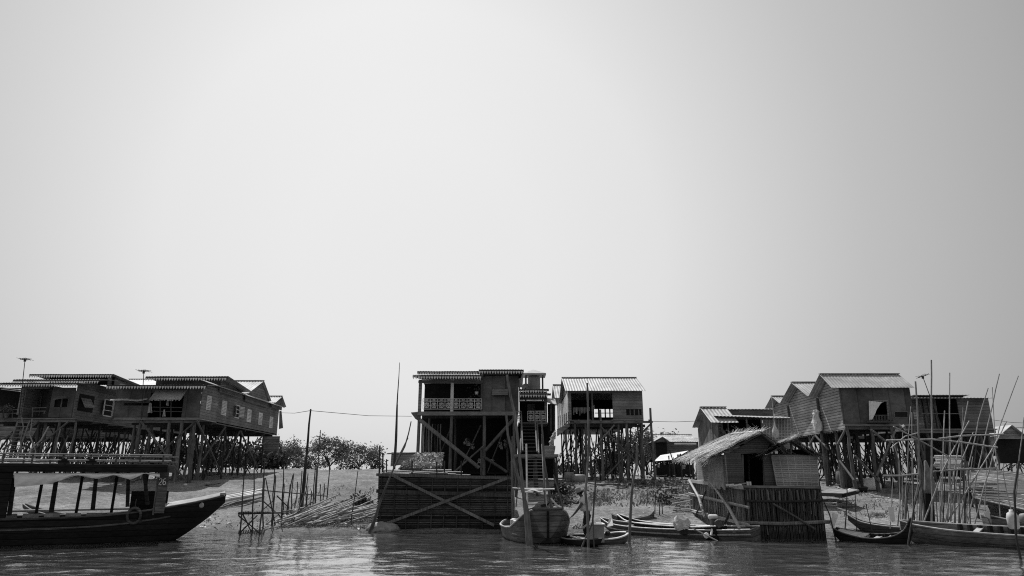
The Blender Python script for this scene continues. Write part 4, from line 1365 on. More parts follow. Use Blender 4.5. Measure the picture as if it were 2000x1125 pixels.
# ---------------- three gabled house on the right
def house_gables():
    Y0 = 36.0
    X0, X1 = at(1646, 800, Y0).x, at(1783, 800, Y0).x
    zf, ze = at(1710, 829, Y0).z, at(1710, 757, Y0).z
    root = thing('stilt_house', 'dark house with three bright tin gables in a row and a curtained front opening', 'house', (X0, Y0, ground(X0, Y0)), 'stilt houses along the river bank')
    FREF[0] = 800
    b = MB(); fbox(b, 1644, 1705, 757, 829, Y0); fbox(b, 1705, 1733, 757, 783, Y0); fbox(b, 1733, 1783, 757, 829, Y0); fbox(b, 1705, 1733, 823, 829, Y0); b.build('front_wall', 'panel_dark', root)
    FREF[0] = None
    xo = X0 - .55
    y0, yr, y1 = Y0 - .25, 38.2, 39.9
    zr = at_x(1600, 731, xo).z
    yr = at_x(1600, 731, xo).y
    p = at_x(1579, 774, xo); y1, z1 = p.y, p.z
    z0 = at(1648, 757, y0).z
    xb = at(1786, 757, y0).x
    gable_roof(root, xo, xb, y0, yr, y1, z0, zr, z1, 'metal', per=.17)
    gable_wall(root, X0, Y0 + .003, yr, y1 - .05, zf - .25, z0 - .02, zr - .1, z1 - .06, 'siding', name='gable_wall')
    gable_wall(root, X1 - .06, Y0 + .08, yr, y1 - .05, zf, z0 - .05, zr - .1, z1 - .06, 'plank')
    # second gable
    pr, p2 = at_x(1545, 747, xo), at_x(1523, 787, xo)
    a1 = y1 + .12
    gable_roof(root, xo, X1 + .2, a1, pr.y, p2.y, z1 + .03, pr.z, p2.z, 'metal', per=.17, name='middle_roof')
    gable_wall(root, X0 - .004, a1 - .06, pr.y, p2.y - .05, zf - .25, z1 - .04, pr.z - .1, p2.z - .06, 'siding', name='gable_wall')
    # third gable
    q1 = p2.y + .1
    pr3, p3 = at_x(1506, 774, xo), at_x(1493, 798, xo)
    gable_roof(root, xo, X1, q1, pr3.y, p3.y, p2.z + .02, pr3.z, p3.z, 'metal', per=.17, name='rear_roof')
    gable_wall(root, X0 - .008, q1 - .04, pr3.y, p3.y, zf - .25, p2.z - .04, pr3.z - .1, p3.z - .06, 'siding', name='gable_wall')
    YB = p3.y
    deck(root, X0 + .01, X1, Y0, YB, zf)
    b = MB(); b.box(X0 + .06, X1 - .06, YB - .07, YB, zf, p3.z); b.box(X1 - .05, X1, y1, YB, zf, p3.z - .1); b.build('back_wall', 'interior', root)
    b = MB(); b.box(X0 + .1, X1 - .1, Y0 + 2, Y0 + 2.06, zf, ze); b.build('inner_wall', 'interior', root)
    b = MB(); fbox(b, 1650, 1786, 828, 832, Y0 - .15, .14); b.build('sill_beam', 'beam', root)
    # curtained opening with railing
    f = MB()
    for a, c in [((1705, 783), (1705, 823)), ((1733, 783), (1735, 823)), ((1704, 783), (1734, 783))]:
        f.beam(at(*a, Y0 - .02), at(*c, Y0 - .02), .05, .06)
    fo = f.build('window', 'plank_mid', root)
    f = MB()
    for x in range(1709, 1734, 3): f.beam(at(x, 811, Y0 + .03), at(x, 823, Y0 + .03), .03, .03)
    f.beam(at(1708, 811, Y0 + .03), at(1734, 811, Y0 + .03), .03, .04); f.build('railing', 'post', fo)
    n = 9
    c = MB()
    top = [at(1697 + 28 * i / n, 783 + .3 * i, Y0 - .1 - .05 * (i % 2)) for i in range(n + 1)]
    bot = [at(1698 + 28 * i / n, [822, 821, 818, 812, 804, 798, 793, 789, 786, 785][i], Y0 - .18 - .05 * (i % 2)) for i in range(n + 1)]
    for i in range(n): c.slab(bot[i], bot[i + 1], top[i + 1], top[i], .015)
    c.build('curtain', 'canvas', fo)
    k = MB(); fbox(k, 1697, 1746, 823, 825, Y0 - .35, .34)
    for i in range(16): k.box(*(lambda a: (a.x, a.x + .12, a.y, a.y + .1, a.z, a.z + rnd(.03, .1)))(at(1698 + i * 3, 823, Y0 - .3)))
    k.build('ledge', 'post', fo)
    v_ = MB(); fbox(v_, 1748, 1772, 805, 814, Y0 - .015, .014); vo = v_.build('vent', 'interior', root)
    v_ = MB()
    for a, c_ in [((1747, 804), (1773, 804)), ((1747, 815), (1773, 815)), ((1747, 804), (1747, 815)), ((1773, 804), (1773, 815))]: v_.beam(at(*a, Y0 - .02), at(*c_, Y0 - .02), .03, .03)
    v_.build('vent_frame', 'plank', vo)
    # boxed sacks: white bag hung on the left wall, beside its corner post
    for Yc, yt, yb in ((y1, 775, 838), (p2.y, 788, 850)):
        zt = at(1580, yt, Yc).z
        c = MB(); c.bar((X0 - .08, Yc, z1 - .1), (X0 - .08, Yc, ground(X0, Yc) - .3), .06, .08, 7, .02, 4); c.build('corner_post', 'post', root)
    # stilts with heavy feet
    for xt, xb in [(1653, 1666), (1700, 1708), (1740, 1754), (1783, 1796)]:
        t_ = at(xt, 832, Y0 - .05); bb = V((t_.x + rnd(-.1, .1), Y0 - .05, ground(t_.x, Y0) - .3))
        b = MB(); b.bar(t_, bb, .07, .105, 8, .05, 6); b.build('stilt', 'post', root)
    for i in range(5):
        yy = Y0 + 1.4 + i * 1.7; b = MB(); b.bar((X0 + .15, yy, zf - .1), (X0 + .15 + rnd(-.1, .1), yy, ground(X0, yy) - .3), .075, .11, 8, .03, 5); b.build('stilt', 'post', root)
    W = X1 - X0
    stilt_set(root, [X0 + .8 + i * (W - 1) / 4 for i in range(5)], [Y0 + 1.6 + j * 2.2 for j in range(4)], zf - .07, .085, .2, .8, m='post_dark')
    for p, q in [((1652, 836), (1636, 868)), ((1592, 850), (1618, 878)), ((1640, 900), (1668, 938)), ((1700, 838), (1730, 862)), ((1670, 890), (1718, 942)), ((1748, 842), (1712, 930)), ((1590, 852), (1580, 870))]:
        yy = Y0 - .15 if p[0] > 1645 else None
        b = MB()
        if yy: b.bar(at(*p, yy), at(*q, yy), .06, .06, 6, .02, 3)
        else: b.bar(at_x(*p, X0 - .1), at_x(*q, X0 - .1), .055, .055, 6, .02, 3)
        b.build('brace', 'post', root)
    tangle(root, X0, X1, Y0 + .5, YB - .4, 1.6, zf - .3, 32, .035)
    for i in range(26):
        yy = Y0 + .1 + i * .3
        if yy > YB: break
        b = MB(); b.box(X0 - .05, X0 + .1, yy, yy + .12, zf - .34, zf - .26); b.build('joist_end', 'post_dark', root)
    # bag
    q = at_x(1598, 822, X0 - .2)
    b = MB()
    prof = []
    b.lathe((X0 - .28, q.y, q.z - .62), [(.08, 0), (.2, .1), (.26, .3), (.25, .5), (.2, .72), (.2, .88), (.16, 1.0), (.05, 1.04)], 18)
    for dx in (-.12, .1): b.lathe((X0 - .28 + dx, q.y, q.z + .34), [(.08, 0), (.07, .14), (.03, .26)], 8)
    b.v = [p_ + V((.12 * noise.noise(p_ * 5), .12 * noise.noise(p_ * 5 + V((5, 0, 0))), .1 * noise.noise(p_ * 4))) for p_ in b.v]
    tag(b.build('sack', 'canvas'), 'pale plastic sack hung on the ribbed wall below the meeting of two gables', 'sack')
    return X0, X1, Y0, zf
house_gables()

# things on the mud under it
def lathe_thing(name, px, py, Y, prof, m, label, cat, n=16, warp=0):
    p = at(px, py, Y); p.z = ground(p.x, Y) - .03
    b = MB(); b.lathe(p, prof, n)
    if warp: b.v = [q + V((noise.noise(q * 5), noise.noise(q * 5 + V((9, 0, 0))), noise.noise(q * 5 + V((0, 9, 0))))) * warp for q in b.v]
    return tag(b.build(name, m, smooth=True), label, cat)
lathe_thing('water_jar', 1650, 938, 38, [(.3, 0), (.42, .2), (.46, .5), (.42, .8), (.26, .98), (.24, 1.05), (.1, 1.06)], 'clay', 'large pale water jar standing between the stilts of the three gabled house', 'jar')
lathe_thing('tarp_heap', 1698, 938, 37.5, [(.55, 0), (.5, .25), (.3, .5), (.05, .62)], 'canvas', 'crumpled pale tarpaulin heap under the front of the three gabled house', 'tarpaulin', 14, .14)
lathe_thing('tub', 1678, 944, 36.2, [(.3, 0), (.38, .25), (.36, .26), (.2, .2)], 'interior', 'low dark tub at the foot of the corner stilt of the three gabled house', 'tub')
lathe_thing('stone_footing', 1667, 945, 35.8, [(.2, 0), (.22, .12), (.12, .2)], 'stone', 'pale stone block at the foot of the corner stilt', 'stone', 8, .05)
lathe_thing('drum', 1112, 942, 41, [(.28, 0), (.29, .5), (.26, .55), (.1, .56)], 'plastic_grey', 'grey drum standing under the left stilts of the open fronted house', 'drum')
lathe_thing('drum', 1131, 945, 40.6, [(.42, 0), (.44, .35), (.36, .45), (.1, .47)], 'plastic_grey', 'wide round tub upturned under the open fronted house, right of the drum', 'tub')

# ---------------- dark plank house at far right
def house_right():
    Y0 = 41.0
    X0, X1 = at(1800, 800, Y0).x, at(1934, 800, Y0).x
    zf, ze = at(1860, 838, Y0).z, at(1860, 778, Y0).z
    root = thing('stilt_house', 'dark plank house with a wide black opening behind the tall bamboo stakes at right', 'house', (X1, Y0, ground(X1, Y0)), 'stilt houses along the river bank')
    deck(root, X0 - 1, X1, Y0 - .3, Y0 + 6, zf)
    hut_walls(root, X0, X1, Y0, Y0 + 6, zf, ze, 'plank', 'LRB')
    FREF[0] = 800
    f = MB(); fbox(f, 1872, 1934, 777, 838, Y0); f.build('front_wall', 'plank', root); f = MB(); fbox(f, 1800, 1830, 777, 838, Y0 + .5); f.build('front_wall', 'plank', root)
    FREF[0] = None
    f = MB(); fbox(f, 1800, 1874, 778, 838, Y0 + 2.2); f.build('inner_wall', 'interior', root)
    f = MB(); fbox(f, 1784, 1802, 802, 818, Y0 + .45, .04); f.build('slatted_screen', 'shutter', root)
    for x in (1827, 1816, 1806):
        f = MB(); fbox(f, x, x + 3, 778, 838, Y0, .12); f.build('column', 'post', root)
    f = MB(); pxbar(f, [(1800, 808), (1874, 808)], Y0 - .1, .02); f.build('line', 'bamboo', root)
    a, b_ = at(1781, 777, Y0 - .8), at(1940, 778, Y0 - .8)
    r = MB(); r.corr((a.x, Y0 - .8, a.z), (b_.x, Y0 - .8, a.z), (b_.x, Y0 + 3, a.z + .35), (a.x, Y0 + 3, a.z + .35), .2); r.build('lower_roof', 'metal', root)
    a, b_ = at(1784, 771, Y0 + 1.5), at(1894, 771, Y0 + 1.5)
    r = MB(); r.corr((a.x, Y0 + 1.5, a.z), (b_.x, Y0 + 1.5, a.z), (b_.x, Y0 + 5, a.z - .2), (a.x, Y0 + 5, a.z - .2), .2); r.build('upper_roof', 'metal_old', root)
    r = MB(); r.box(a.x + .3, b_.x - .3, Y0 + 1.7, Y0 + 1.76, ze, a.z - .03); r.build('clerestory', 'interior', root)
    W = X1 - X0
    stilt_set(root, [X0 - .6 + i * (W + .5) / 5 for i in range(6)], [Y0 + .0, Y0 + 2.2, Y0 + 4.4], zf - .06, .09, .2, .9)
    tangle(root, X0 - 1, X1, Y0 + .3, Y0 + 5, 1.8, zf - .3, 28, .035)
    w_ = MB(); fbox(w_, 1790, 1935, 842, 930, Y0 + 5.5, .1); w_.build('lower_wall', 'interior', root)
house_right()
h = house_behind('low gabled house at the right edge beyond the stake thicket', 1945, 2080, 58, 836, 848, 880, depth=6, m='metal', nx=5, ny=2)
def edge_gable():
    Y = 57
    x0, xm, x1 = at(1947, 848, Y).x, at(1975, 848, Y).x, at(1998, 848, Y).x
    z0, zr = at(1970, 852, Y).z, at(1975, 831, Y).z
    b = MB(); b.slab((x0, Y - .3, z0), (xm, Y - .3, zr), (xm, Y + 3, zr), (x0, Y + 3, z0), .04); b.slab((xm, Y - .3, zr), (x1, Y - .3, z0), (x1, Y + 3, z0), (xm, Y + 3, zr), .04); b.build('porch_roof', 'metal', h)
    g = MB(); g.add([(x0 + .2, Y, z0), (x1 - .2, Y, z0), (xm, Y, zr - .06), (x0 + .2, Y + .05, z0), (x1 - .2, Y + .05, z0), (xm, Y + .05, zr - .06)], [(0, 1, 2), (5, 4, 3), (0, 3, 4, 1), (1, 4, 5, 2), (2, 5, 3, 0)]); g.build('porch_gable', 'plank_mid', h)
    v_ = MB(); fbox(v_, 1945, 2010, 852, 857, Y - .2, .1); v_.build('lintel', 'plank_mid', h)
    v_ = MB(); fbox(v_, 1950, 2010, 857, 905, Y + .8, .1); v_.build('porch_wall', 'interior', h)
edge_gable()
house_behind('dark house standing behind the three gabled one, above its crossed stilts', 1600, 1800, 52, 790, 800, 850, nx=9, ny=2, brace=1.0, r=.065)

# ---------------- small house behind the thatched hut
def house_lattice():
    Y0 = 32.5
    root = thing('stilt_house', 'small house of boards and woven lattice rising just behind the thatched hut', 'house', (at(1450, 930, Y0).x, Y0, 1.0), 'stilt houses along the river bank')
    X0, X1 = at(1392, 840, Y0).x, at(1544, 840, Y0).x
    zf = at(1460, 872, Y0).z
    zt = at(1460, 815, Y0).z
    Ys = 37.5
    FREF[0] = 800
    f = MB(); fbox(f, 1388, 1409, 819, 872, Y0, .06); f.build('lattice_wall', 'wicker', root); f = MB(); fbox(f, 1488, 1545, 817, 872, Y0, .06); f.build('lattice_wall', 'wicker', root)
    FREF[0] = None
    for xa, xb_ in ((1490, 1546), (1390, 1408)):
        g = MB()
        for x in range(xa, xb_, 6): g.beam(at(x, 818, Y0 - .02), at(x + 1, 868, Y0 - .02), .025, .025)
        for y in range(822, 866, 6): g.beam(at(xa - 1, y, Y0 - .03), at(xb_ - 1, y + .5, Y0 - .03), .025, .025)
        g.build('lattice', 'bamboo_pale', root)
    f = MB(); fbox(f, 1405, 1490, 812, 872, Y0 + 1.6, .06); f.build('inner_wall', 'interior', root)
    for x in (1408, 1422, 1459, 1488):
        f = MB(); fbox(f, x, x + 2.5, 814, 870, Y0 - .04, .1); f.build('post', 'plank_mid', root)
    f = MB(); f.box(X0, X1, Y0, Ys, zf - .1, zf); f.build('floor', 'plank', root)
    f = MB(); f.box(X1 - .06, X1, Y0 + .07, Ys, zf, zt); f.build('side_wall', 'plank', root)
    a, b_ = at(1399, 812, Y0 - .5), at(1544, 816, Y0 - .5)
    r = MB(); r.corr((a.x, Y0 - .5, a.z), (b_.x, Y0 - .5, b_.z), (b_.x, Y0 + 1.2, b_.z + .22), (a.x, Y0 + 1.2, a.z + .22), .17); r.build('veranda_roof', 'metal', root)
    a, b_ = at(1400, 799, Y0 + 1), at(1526, 799, Y0 + 1)
    r = MB(); r.corr((a.x, Y0 + 1, a.z), (b_.x, Y0 + 1, a.z), (b_.x, Y0 + 3.8, a.z - .3), (a.x, Y0 + 3.8, a.z - .3), .17); r.build('upper_roof', 'metal_old', root)
    r = MB(); r.box(a.x + .3, b_.x - .3, Y0 + 1.3, Y0 + 1.36, zt, a.z - .03); r.build('clerestory', 'plank_mid', root)
    # side wing with its gable facing left
    xw = at_x(1370, 840, at(1388, 840, Y0 + .3).x).x
    Xw = at(1388, 840, Y0 + .3).x
    e0 = at_x(1389, 825, Xw - .25); ap = at_x(1367, 796, Xw - .25); e1 = at_x(1352, 835, Xw - .25)
    gable_roof(root, Xw - .25, X0 + 1.0, e0.y, ap.y, e1.y, e0.z, ap.z, e1.z, 'metal', per=.17, name='wing_roof')
    gable_wall(root, Xw, e0.y + .05, ap.y, e1.y - .1, 1.2, e0.z - .03, ap.z - .1, e1.z - .08, 'plank_vert', name='wing_gable')
    stilt_set(root, [X0 + .2, (X0 + X1) / 2, X1 - .2], [Y0 + .2, Y0 + 2.4, Y0 + 4.6], zf - .1, .09, .1, .6)
    return root
house_lattice()
q = at(1398, 846, 32.3)
for i, (x, y, n_) in enumerate([(1413, 842, 26), (1440, 840, 70), (1462, 838, 60)]):
    q = at(x, y, 32.2)
    pt = thing('potted_plant', ['spiky plant in the left window gap of the lattice house', 'bushy plant on the ridge of the thatched hut, left of the middle post', 'tall leafy plant before the black opening of the lattice house'][i], 'potted plant', (q.x, q.y, q.z - .5))
    p = MB(); p.lathe((q.x, q.y, q.z - .55), [(.1, 0), (.16, .25), (.15, .26)], 10); p.build('pot', 'clay', pt)
    l = MB()
    for k in range(n_):
        d = V((random.gauss(0, .5), random.gauss(0, .3), rnd(.3, 1))).normalized() * rnd(.2, .42)
        b0 = V((q.x + rnd(-.12, .12), q.y, q.z - .28))
        l.add([b0 + V((-.015, 0, 0)), b0 + V((.015, 0, 0)), b0 + d * .6 + V((.03, 0, 0)), b0 + d, b0 + d * .6 - V((.03, 0, 0))], [(0, 1, 2, 3, 4)])
    l.build('foliage', 'weed', pt)

# ---------------- thatched hut on its pole walled pen
def thatch_slope(root, a, b, c, d, n=900, name='thatch', ln=.42):
    """a-b eave, d-c ridge"""
    a, b, c, d = V(a), V(b), V(c), V(d)
    t = MB(); t.slab(a, b, c, d, -.035); base = t.build('thatch_base', 'wicker_dark', root)
    t = MB()
    down = ((a + b) / 2 - (c + d) / 2).normalized()
    side = (b - a).normalized()
    nn = (b - a).cross(d - a).normalized()
    if nn.z < 0: nn = -nn
    for i in range(n):
        u, v_ = rnd(-.03, 1.03), rnd(-.05, 1.0)
        p = a.lerp(b, u).lerp(d.lerp(c, u), v_) + nn * (rnd(.03, .09) + max(0, .1 * noise.noise(V((u * 6, v_ * 5, n)))))
        L = ln * rnd(.5, 1.3)
        w_ = rnd(.012, .035)
        e = p + down * L + side * rnd(-.12, .12) + nn * rnd(-.03, .05)
        t.add([p - side * w_, p + side * w_, e + side * w_ * .6, e - side * w_ * .6], [(0, 1, 2, 3)])
    o = t.build(name, 'thatch', root)
    t = MB()
    for i in range(n // 3):
        u, v_ = rnd(0, 1), rnd(-.04, 1.0)
        p = a.lerp(b, u).lerp(d.lerp(c, u), v_) + nn * rnd(.08, .13)
        L = ln * rnd(.6, 1.6); w_ = rnd(.006, .016)
        e = p + down * L + side * rnd(-.2, .2) + nn * rnd(-.05, .06)
        t.add([p - side * w_, p + side * w_, e + side * w_ * .6, e - side * w_ * .6], [(0, 1, 2, 3)])
    for i in range(n // 9):
        p = d.lerp(c, rnd(-.02, 1.02)) + V((0, 0, rnd(.02, .08)))
        e = p - down * rnd(.1, .34) + V((rnd(-.18, .18), rnd(-.15, .15), rnd(-.1, .12)))
        t.add([p - side * .012, p + side * .012, e + side * .006, e - side * .006], [(0, 1, 2, 3)])
    for i in range(n // 7):                      # ragged tufts hanging past the eave
        p = a.lerp(b, rnd(-.02, 1.02)) + nn * rnd(.0, .08)
        e = p + down * rnd(.08, .32) + V((rnd(-.08, .08), rnd(-.05, .05), -rnd(.02, .2)))
        t.add([p - side * .02, p + side * .02, e + side * .008, e - side * .008], [(0, 1, 2, 3)])
    t.build('loose_straw', 'bamboo_pale', o)
    return o

def thatch_hut():
    C = at(1457, 1052, 23.7)       # near corner of the pen at the water
    YF = C.y
    X0, X1 = C.x, at(1606, 1000, YF).x
    z1 = at(1530, 951, YF).z
    YB = 30.4
    XB = at(1350, 985, YB).x
    root = thing('fish_pen', 'dark tall pen of upright poles standing in the water under the thatched hut', 'fish pen', (X0, YF, 0))
    def palisade(P, Q, z0, za, zb, n, m, name, off):
        g = MB()
        for i in range(n):
            t = (i + .5) / n
            p = P.lerp(Q, t)
            r = (Q - P).length / n * rnd(.32, .55)
            zt = za + (zb - za) * t + rnd(-.04, .04)
            g.bar((p.x + rnd(-.015, .015), p.y + rnd(-.015, .015), z0), (p.x + rnd(-.03, .03), p.y + rnd(-.02, .02), zt), r, r * .9, 5)
        return g.build(name, m, root)
    A, B, D = V((X0, YF, 0)), V((X1, YF, 0)), V((XB, YB, 0))
    zB = at(1350, 939, YB).z
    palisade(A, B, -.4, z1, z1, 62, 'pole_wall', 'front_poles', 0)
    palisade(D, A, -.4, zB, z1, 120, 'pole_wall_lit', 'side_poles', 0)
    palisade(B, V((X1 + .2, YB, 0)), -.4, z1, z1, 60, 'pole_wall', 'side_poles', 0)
    for P_, Q_, off, m_, n_, nm in ((D, A, V((-.06, -.05, 0)), 'bamboo', 26, 'pale_pole'), (A, B, V((0, -.06, 0)), 'post', 17, 'split_pole')):
        for i in range(n_):
            p_ = P_.lerp(Q_, (i + rnd(.1, .9)) / n_) + off
            g = MB(); za = rnd(.1, .9); g.bar((p_.x, p_.y, za), (p_.x + rnd(-.05, .05), p_.y, min(z1, za + rnd(.5, 1.3))), .022, .018, 5); g.build(nm, m_, root)
    k = MB(); k.slab(A + V((.06, .06, -.3)), B + V((-.06, .06, -.3)), B + V((-.06, .06, z1 - .08)), A + V((.06, .06, z1 - .08)), .03); k.build('lining', 'interior', root)
    for pts, Y, r, m in [([(1457, 978), (1530, 980), (1616, 977)], YF - .1, .04, 'post_dark'), ([(1448, 1021), (1530, 1023), (1624, 1019)], YF - .12, .06, 'post')]:
        b = MB(); pxbar(b, pts, Y, r); b.build('rail', m, root)
    nrm = V((-(A - D).y, (A - D).x, 0)).normalized()
    if nrm.x > 0: nrm = -nrm
    def onside(px, py, off=.12):
        d = ray(px, py); o = V((0, 0, CAMH)); P0 = D + nrm * off
        t = (P0 - o).dot(nrm) / d.dot(nrm)
        return o + d * t
    for (p, q), r in [(((1346, 966), (1462, 992)), .05), (((1350, 999), (1462, 1026)), .06)]:
        for kk in (0, .06):
            b = MB(); b.bar(onside(*p) + V((0, 0, kk)), onside(*q) + V((0, 0, kk * .4)), r * .8, r * .7, 6, .02, 4); b.build('rail', 'bamboo', root)
    b = MB(); b.beam(onside(1346, 939, .05), onside(1449, 952, .05), .1, .12); b.build('top_rail', 'bamboo_pale', root)
    b = MB(); b.beam(at(1452, 950, YF - .06), at(1602, 952, YF - .06), .1, .07); b.build('top_rail', 'beam', root)
    for p, q in [((1346, 938), (1377, 1010)), ((1388, 940), (1455, 1053))]:
        m_ = ((p[0] + q[0]) / 2 + 3, (p[1] + q[1]) / 2 - 3)
        b = MB(); b.path([onside(*p, .18), onside(*m_, .3), onside(*q, .3)], [.05, .05, .06]); b.build('leaning_pole', 'bamboo_pale', root)
    for p, q in [((1430, 988), (1406, 1038)), ((1378, 960), (1352, 1018))]:
        b = MB(); b.path([onside(*p, .16), onside((p[0] + q[0]) / 2 + 2, (p[1] + q[1]) / 2, .2), onside(*q, .16)], .035); b.build('crooked_branch', 'post_dark', root)
    b = MB(); pxbar(b, [(1510, 984), (1555, 1010), (1592, 1034)], YF - .2, .035); b.build('brace', 'post', root)
    for i in range(24):
        x = 1464 + i * 5.8; yt = rnd(955, 960)
        b = MB(); pxbar(b, [(x, yt), (x + rnd(0, 4), yt + 22)], YF - .07, .028); b.build('batten', 'post', root) if i % 2 == 0 else b.build('batten', 'post_dark', root)
        b = MB(); pxbar(b, [(x + 2, 984), (x + rnd(1, 6), 1018)], YF - .07, .024); b.build('batten', 'post_dark', root)

    # the hut on top
    hut = thing('thatched_hut', 'small woven hut with two ragged thatched roofs on top of the pole pen', 'hut', (X0, YF + .3, z1))
    YH = YF + .5
    zW = at(1440, 888, YH).z
    fl = MB(); fl.slab((X0 + .02, YF + .02, z1 - .02), (X1, YF + .02, z1 - .02), (X1 + .1, YB - .3, z1 + .04), (XB + .1, YB - .3, z1 + .04), -.08); fl.build('floor', 'post', hut)
    FREF[0] = 915
    f = MB(); fbox(f, 1417, 1450, 884, 947, YH, .05); f.build('front_wall', 'wicker_dark', hut); f = MB(); fbox(f, 1492, 1516, 888, 950, YH, .05); f.build('front_wall', 'wicker_dark', hut)
    FREF[0] = None
    f = MB(); fbox(f, 1446, 1494, 885, 950, YH + 2.2, .05); f.build('back_wall', 'interior', hut)
    f = MB(); a0, a1 = at(1516, 892, YH), at(1598, 892, YH); f.box(a1.x - .06, a1.x, YH + .1, YH + 3, z1, a0.z); f.build('side_wall', 'wicker_dark', hut)
    sl = at(1417, 915, YH)
    xs, ys = at(1360, 915, YB - 1).x, YB - 1
    w_ = MB(); w_.slab((sl.x, YH, z1), (xs, ys, z1 + .05), (xs, ys, at(1360, 893, ys).z), (sl.x, YH, at(1417, 888, YH).z), .05); w_.build('side_wall', 'wicker', hut)
    g = MB()
    for i in range(26):
        t = .05 + .5 * i / 26
        p = V((sl.x, YH, 0)).lerp(V((xs, ys, 0)), t) + V((-.03, -.02, 0))
        g.bar((p.x, p.y, z1 + rnd(-.1, 0)), (p.x, p.y, at(1400, 891, p.y).z), .035, .03, 5)
    g.build('bamboo_cladding', 'bamboo', hut)
    # lattice panel leaning at the right
    P = [at(1517, 948, YH - .15), at(1598, 951, YH - .15), at(1595, 891, YH - .05), at(1506, 890, YH - .05)]
    w_ = MB(); w_.slab(P[0], P[1], P[2], P[3], .04); wo = w_.build('woven_panel', 'wicker', hut)
    g = MB()
    for i in range(7):
        t = i / 6; g.beam(P[0].lerp(P[1], t) + V((0, -.03, 0)), P[3].lerp(P[2], t) + V((0, -.03, 0)), .02, .03)
    for i in range(8):
        t = i / 7; g.beam(P[0].lerp(P[3], t) + V((0, -.05, 0)), P[1].lerp(P[2], t) + V((0, -.05, 0)), .02, .02)
    g.build('panel_strips', 'bamboo_pale', wo)
    for x in (1450, 1491, 1462):
        f = MB(); pxbar(f, [(x, 888), (x + 2, 950)], YH + (.05 if x != 1462 else 1.8), .035); f.build('door_post', 'post', hut)
    # main thatch
    yA = 27.5
    rN, rF = at(1488, 846, YH - .3), at(1428, 850, yA + 1)
    eN, eF = at(1390, 894, YH - .25), at(1338, 894, yA + 1)
    thatch_slope(hut, eF, eN, rN, rF, 1500)
    e2N = at(1522, 868, YH - .3); e2F = at(1500, 868, yA + 1)
    e2N = V((rN.x + .55, YH - .3, rN.z - .5)); e2F = V((rF.x + .9, yA + 1, rF.z - .55))
    thatch_slope(hut, e2N, e2F, rF, rN, 700)
    g = MB()
    gv = [at(1418, 888, YH + .02), at(1494, 884, YH + .02), at(1504, 866, YH + .02), at(1487, 850, YH + .02)]
    g.add(gv + [p + V((0, .05, 0)) for p in gv], [(0, 1, 2, 3), (7, 6, 5, 4), (0, 4, 5, 1), (1, 5, 6, 2), (2, 6, 7, 3), (3, 7, 4, 0)])
    g.build('gable_panel', 'wicker_dark', hut)
    for k in range(4):
        g = MB(); g.bar(eF.lerp(rF, k / 3.0) + V((0, 0, .06)), eN.lerp(rN, k / 3.0) + V((0, 0, .08)), .025, .02, 5); g.build('ridge_pole', 'bamboo_pale', hut)
    # small thatch at right
    r2N, r2F = at(1546, 859, YH - .3), at(1540, 862, YH + 2.3)
    l2N, l2F = at(1500, 886, YH - .35), at(1488, 884, YH + 2.2)
    q2N, q2F = at(1594, 890, YH - .3), at(1583, 888, YH + 2.2)
    thatch_slope(hut, l2F, l2N, r2N, r2F, 1100, 'small_thatch', .4)
    thatch_slope(hut, q2N, q2F, r2F, r2N, 800, 'small_thatch', .4)
    g = MB()
    for p, q in [((1545, 862), (1545, 890)), ((1528, 872), (1534, 890)), ((1500, 887), (1594, 891))]: pxbar(g, [p, q], YH + .1, .035)
    g.build('gable_frame', 'post', hut)
    g = MB(); fbox(g, 1520, 1590, 878, 891, YH + 1.4, .05); g.build('back_panel', 'interior', hut)
    # oddments on the ledge
    for i, (x, y, m) in enumerate([(1430, 943, 'bamboo_pale'), (1440, 946, 'canvas'), (1424, 941, 'bamboo_pale'), (1461, 948, 'white'), (1466, 948, 'white'), (1450, 949, 'bamboo')]):
        b = MB()
        if m == 'white': b.box(*(lambda a: (a.x - .03, a.x + .03, a.y, a.y + .06, z1, z1 + .17))(at(x, y, YF + .02)))
        else: b.bar(V((at(x - 7, y, YF + .1).x, YF + .1, z1 + .03 + i * .012)), V((at(x + 8, y, YF + .1).x, YF + .05, z1 + .05 + i * .012)), .03, .03)
        tag(b.build('bottle' if m == 'white' else 'stick', m), ['pale stick on the hut ledge, beside the left jamb', 'greyish bundle on the hut ledge', 'pale split cane at the left end of the hut ledge', 'left one of two small white bottles on the hut ledge', 'right one of two small white bottles on the hut ledge', 'brown stick on the hut ledge under the doorway'][i], 'bottle' if m == 'white' else 'stick')
    b = MB(); b.lathe(at(1515, 851, 27.2) + V((0, 0, -.05)), [(.04, -.05), (.14, .05), (.12, .25), (.04, .42), (.015, .6), (.012, 1.0), (.012, 1.4), (.02, 1.62)], 10)
    tag(b.build('hanging_sack', 'cloth', smooth=True), 'slim white sack hanging on a pole before the lattice wall, above the small thatch', 'sack')
thatch_hut()
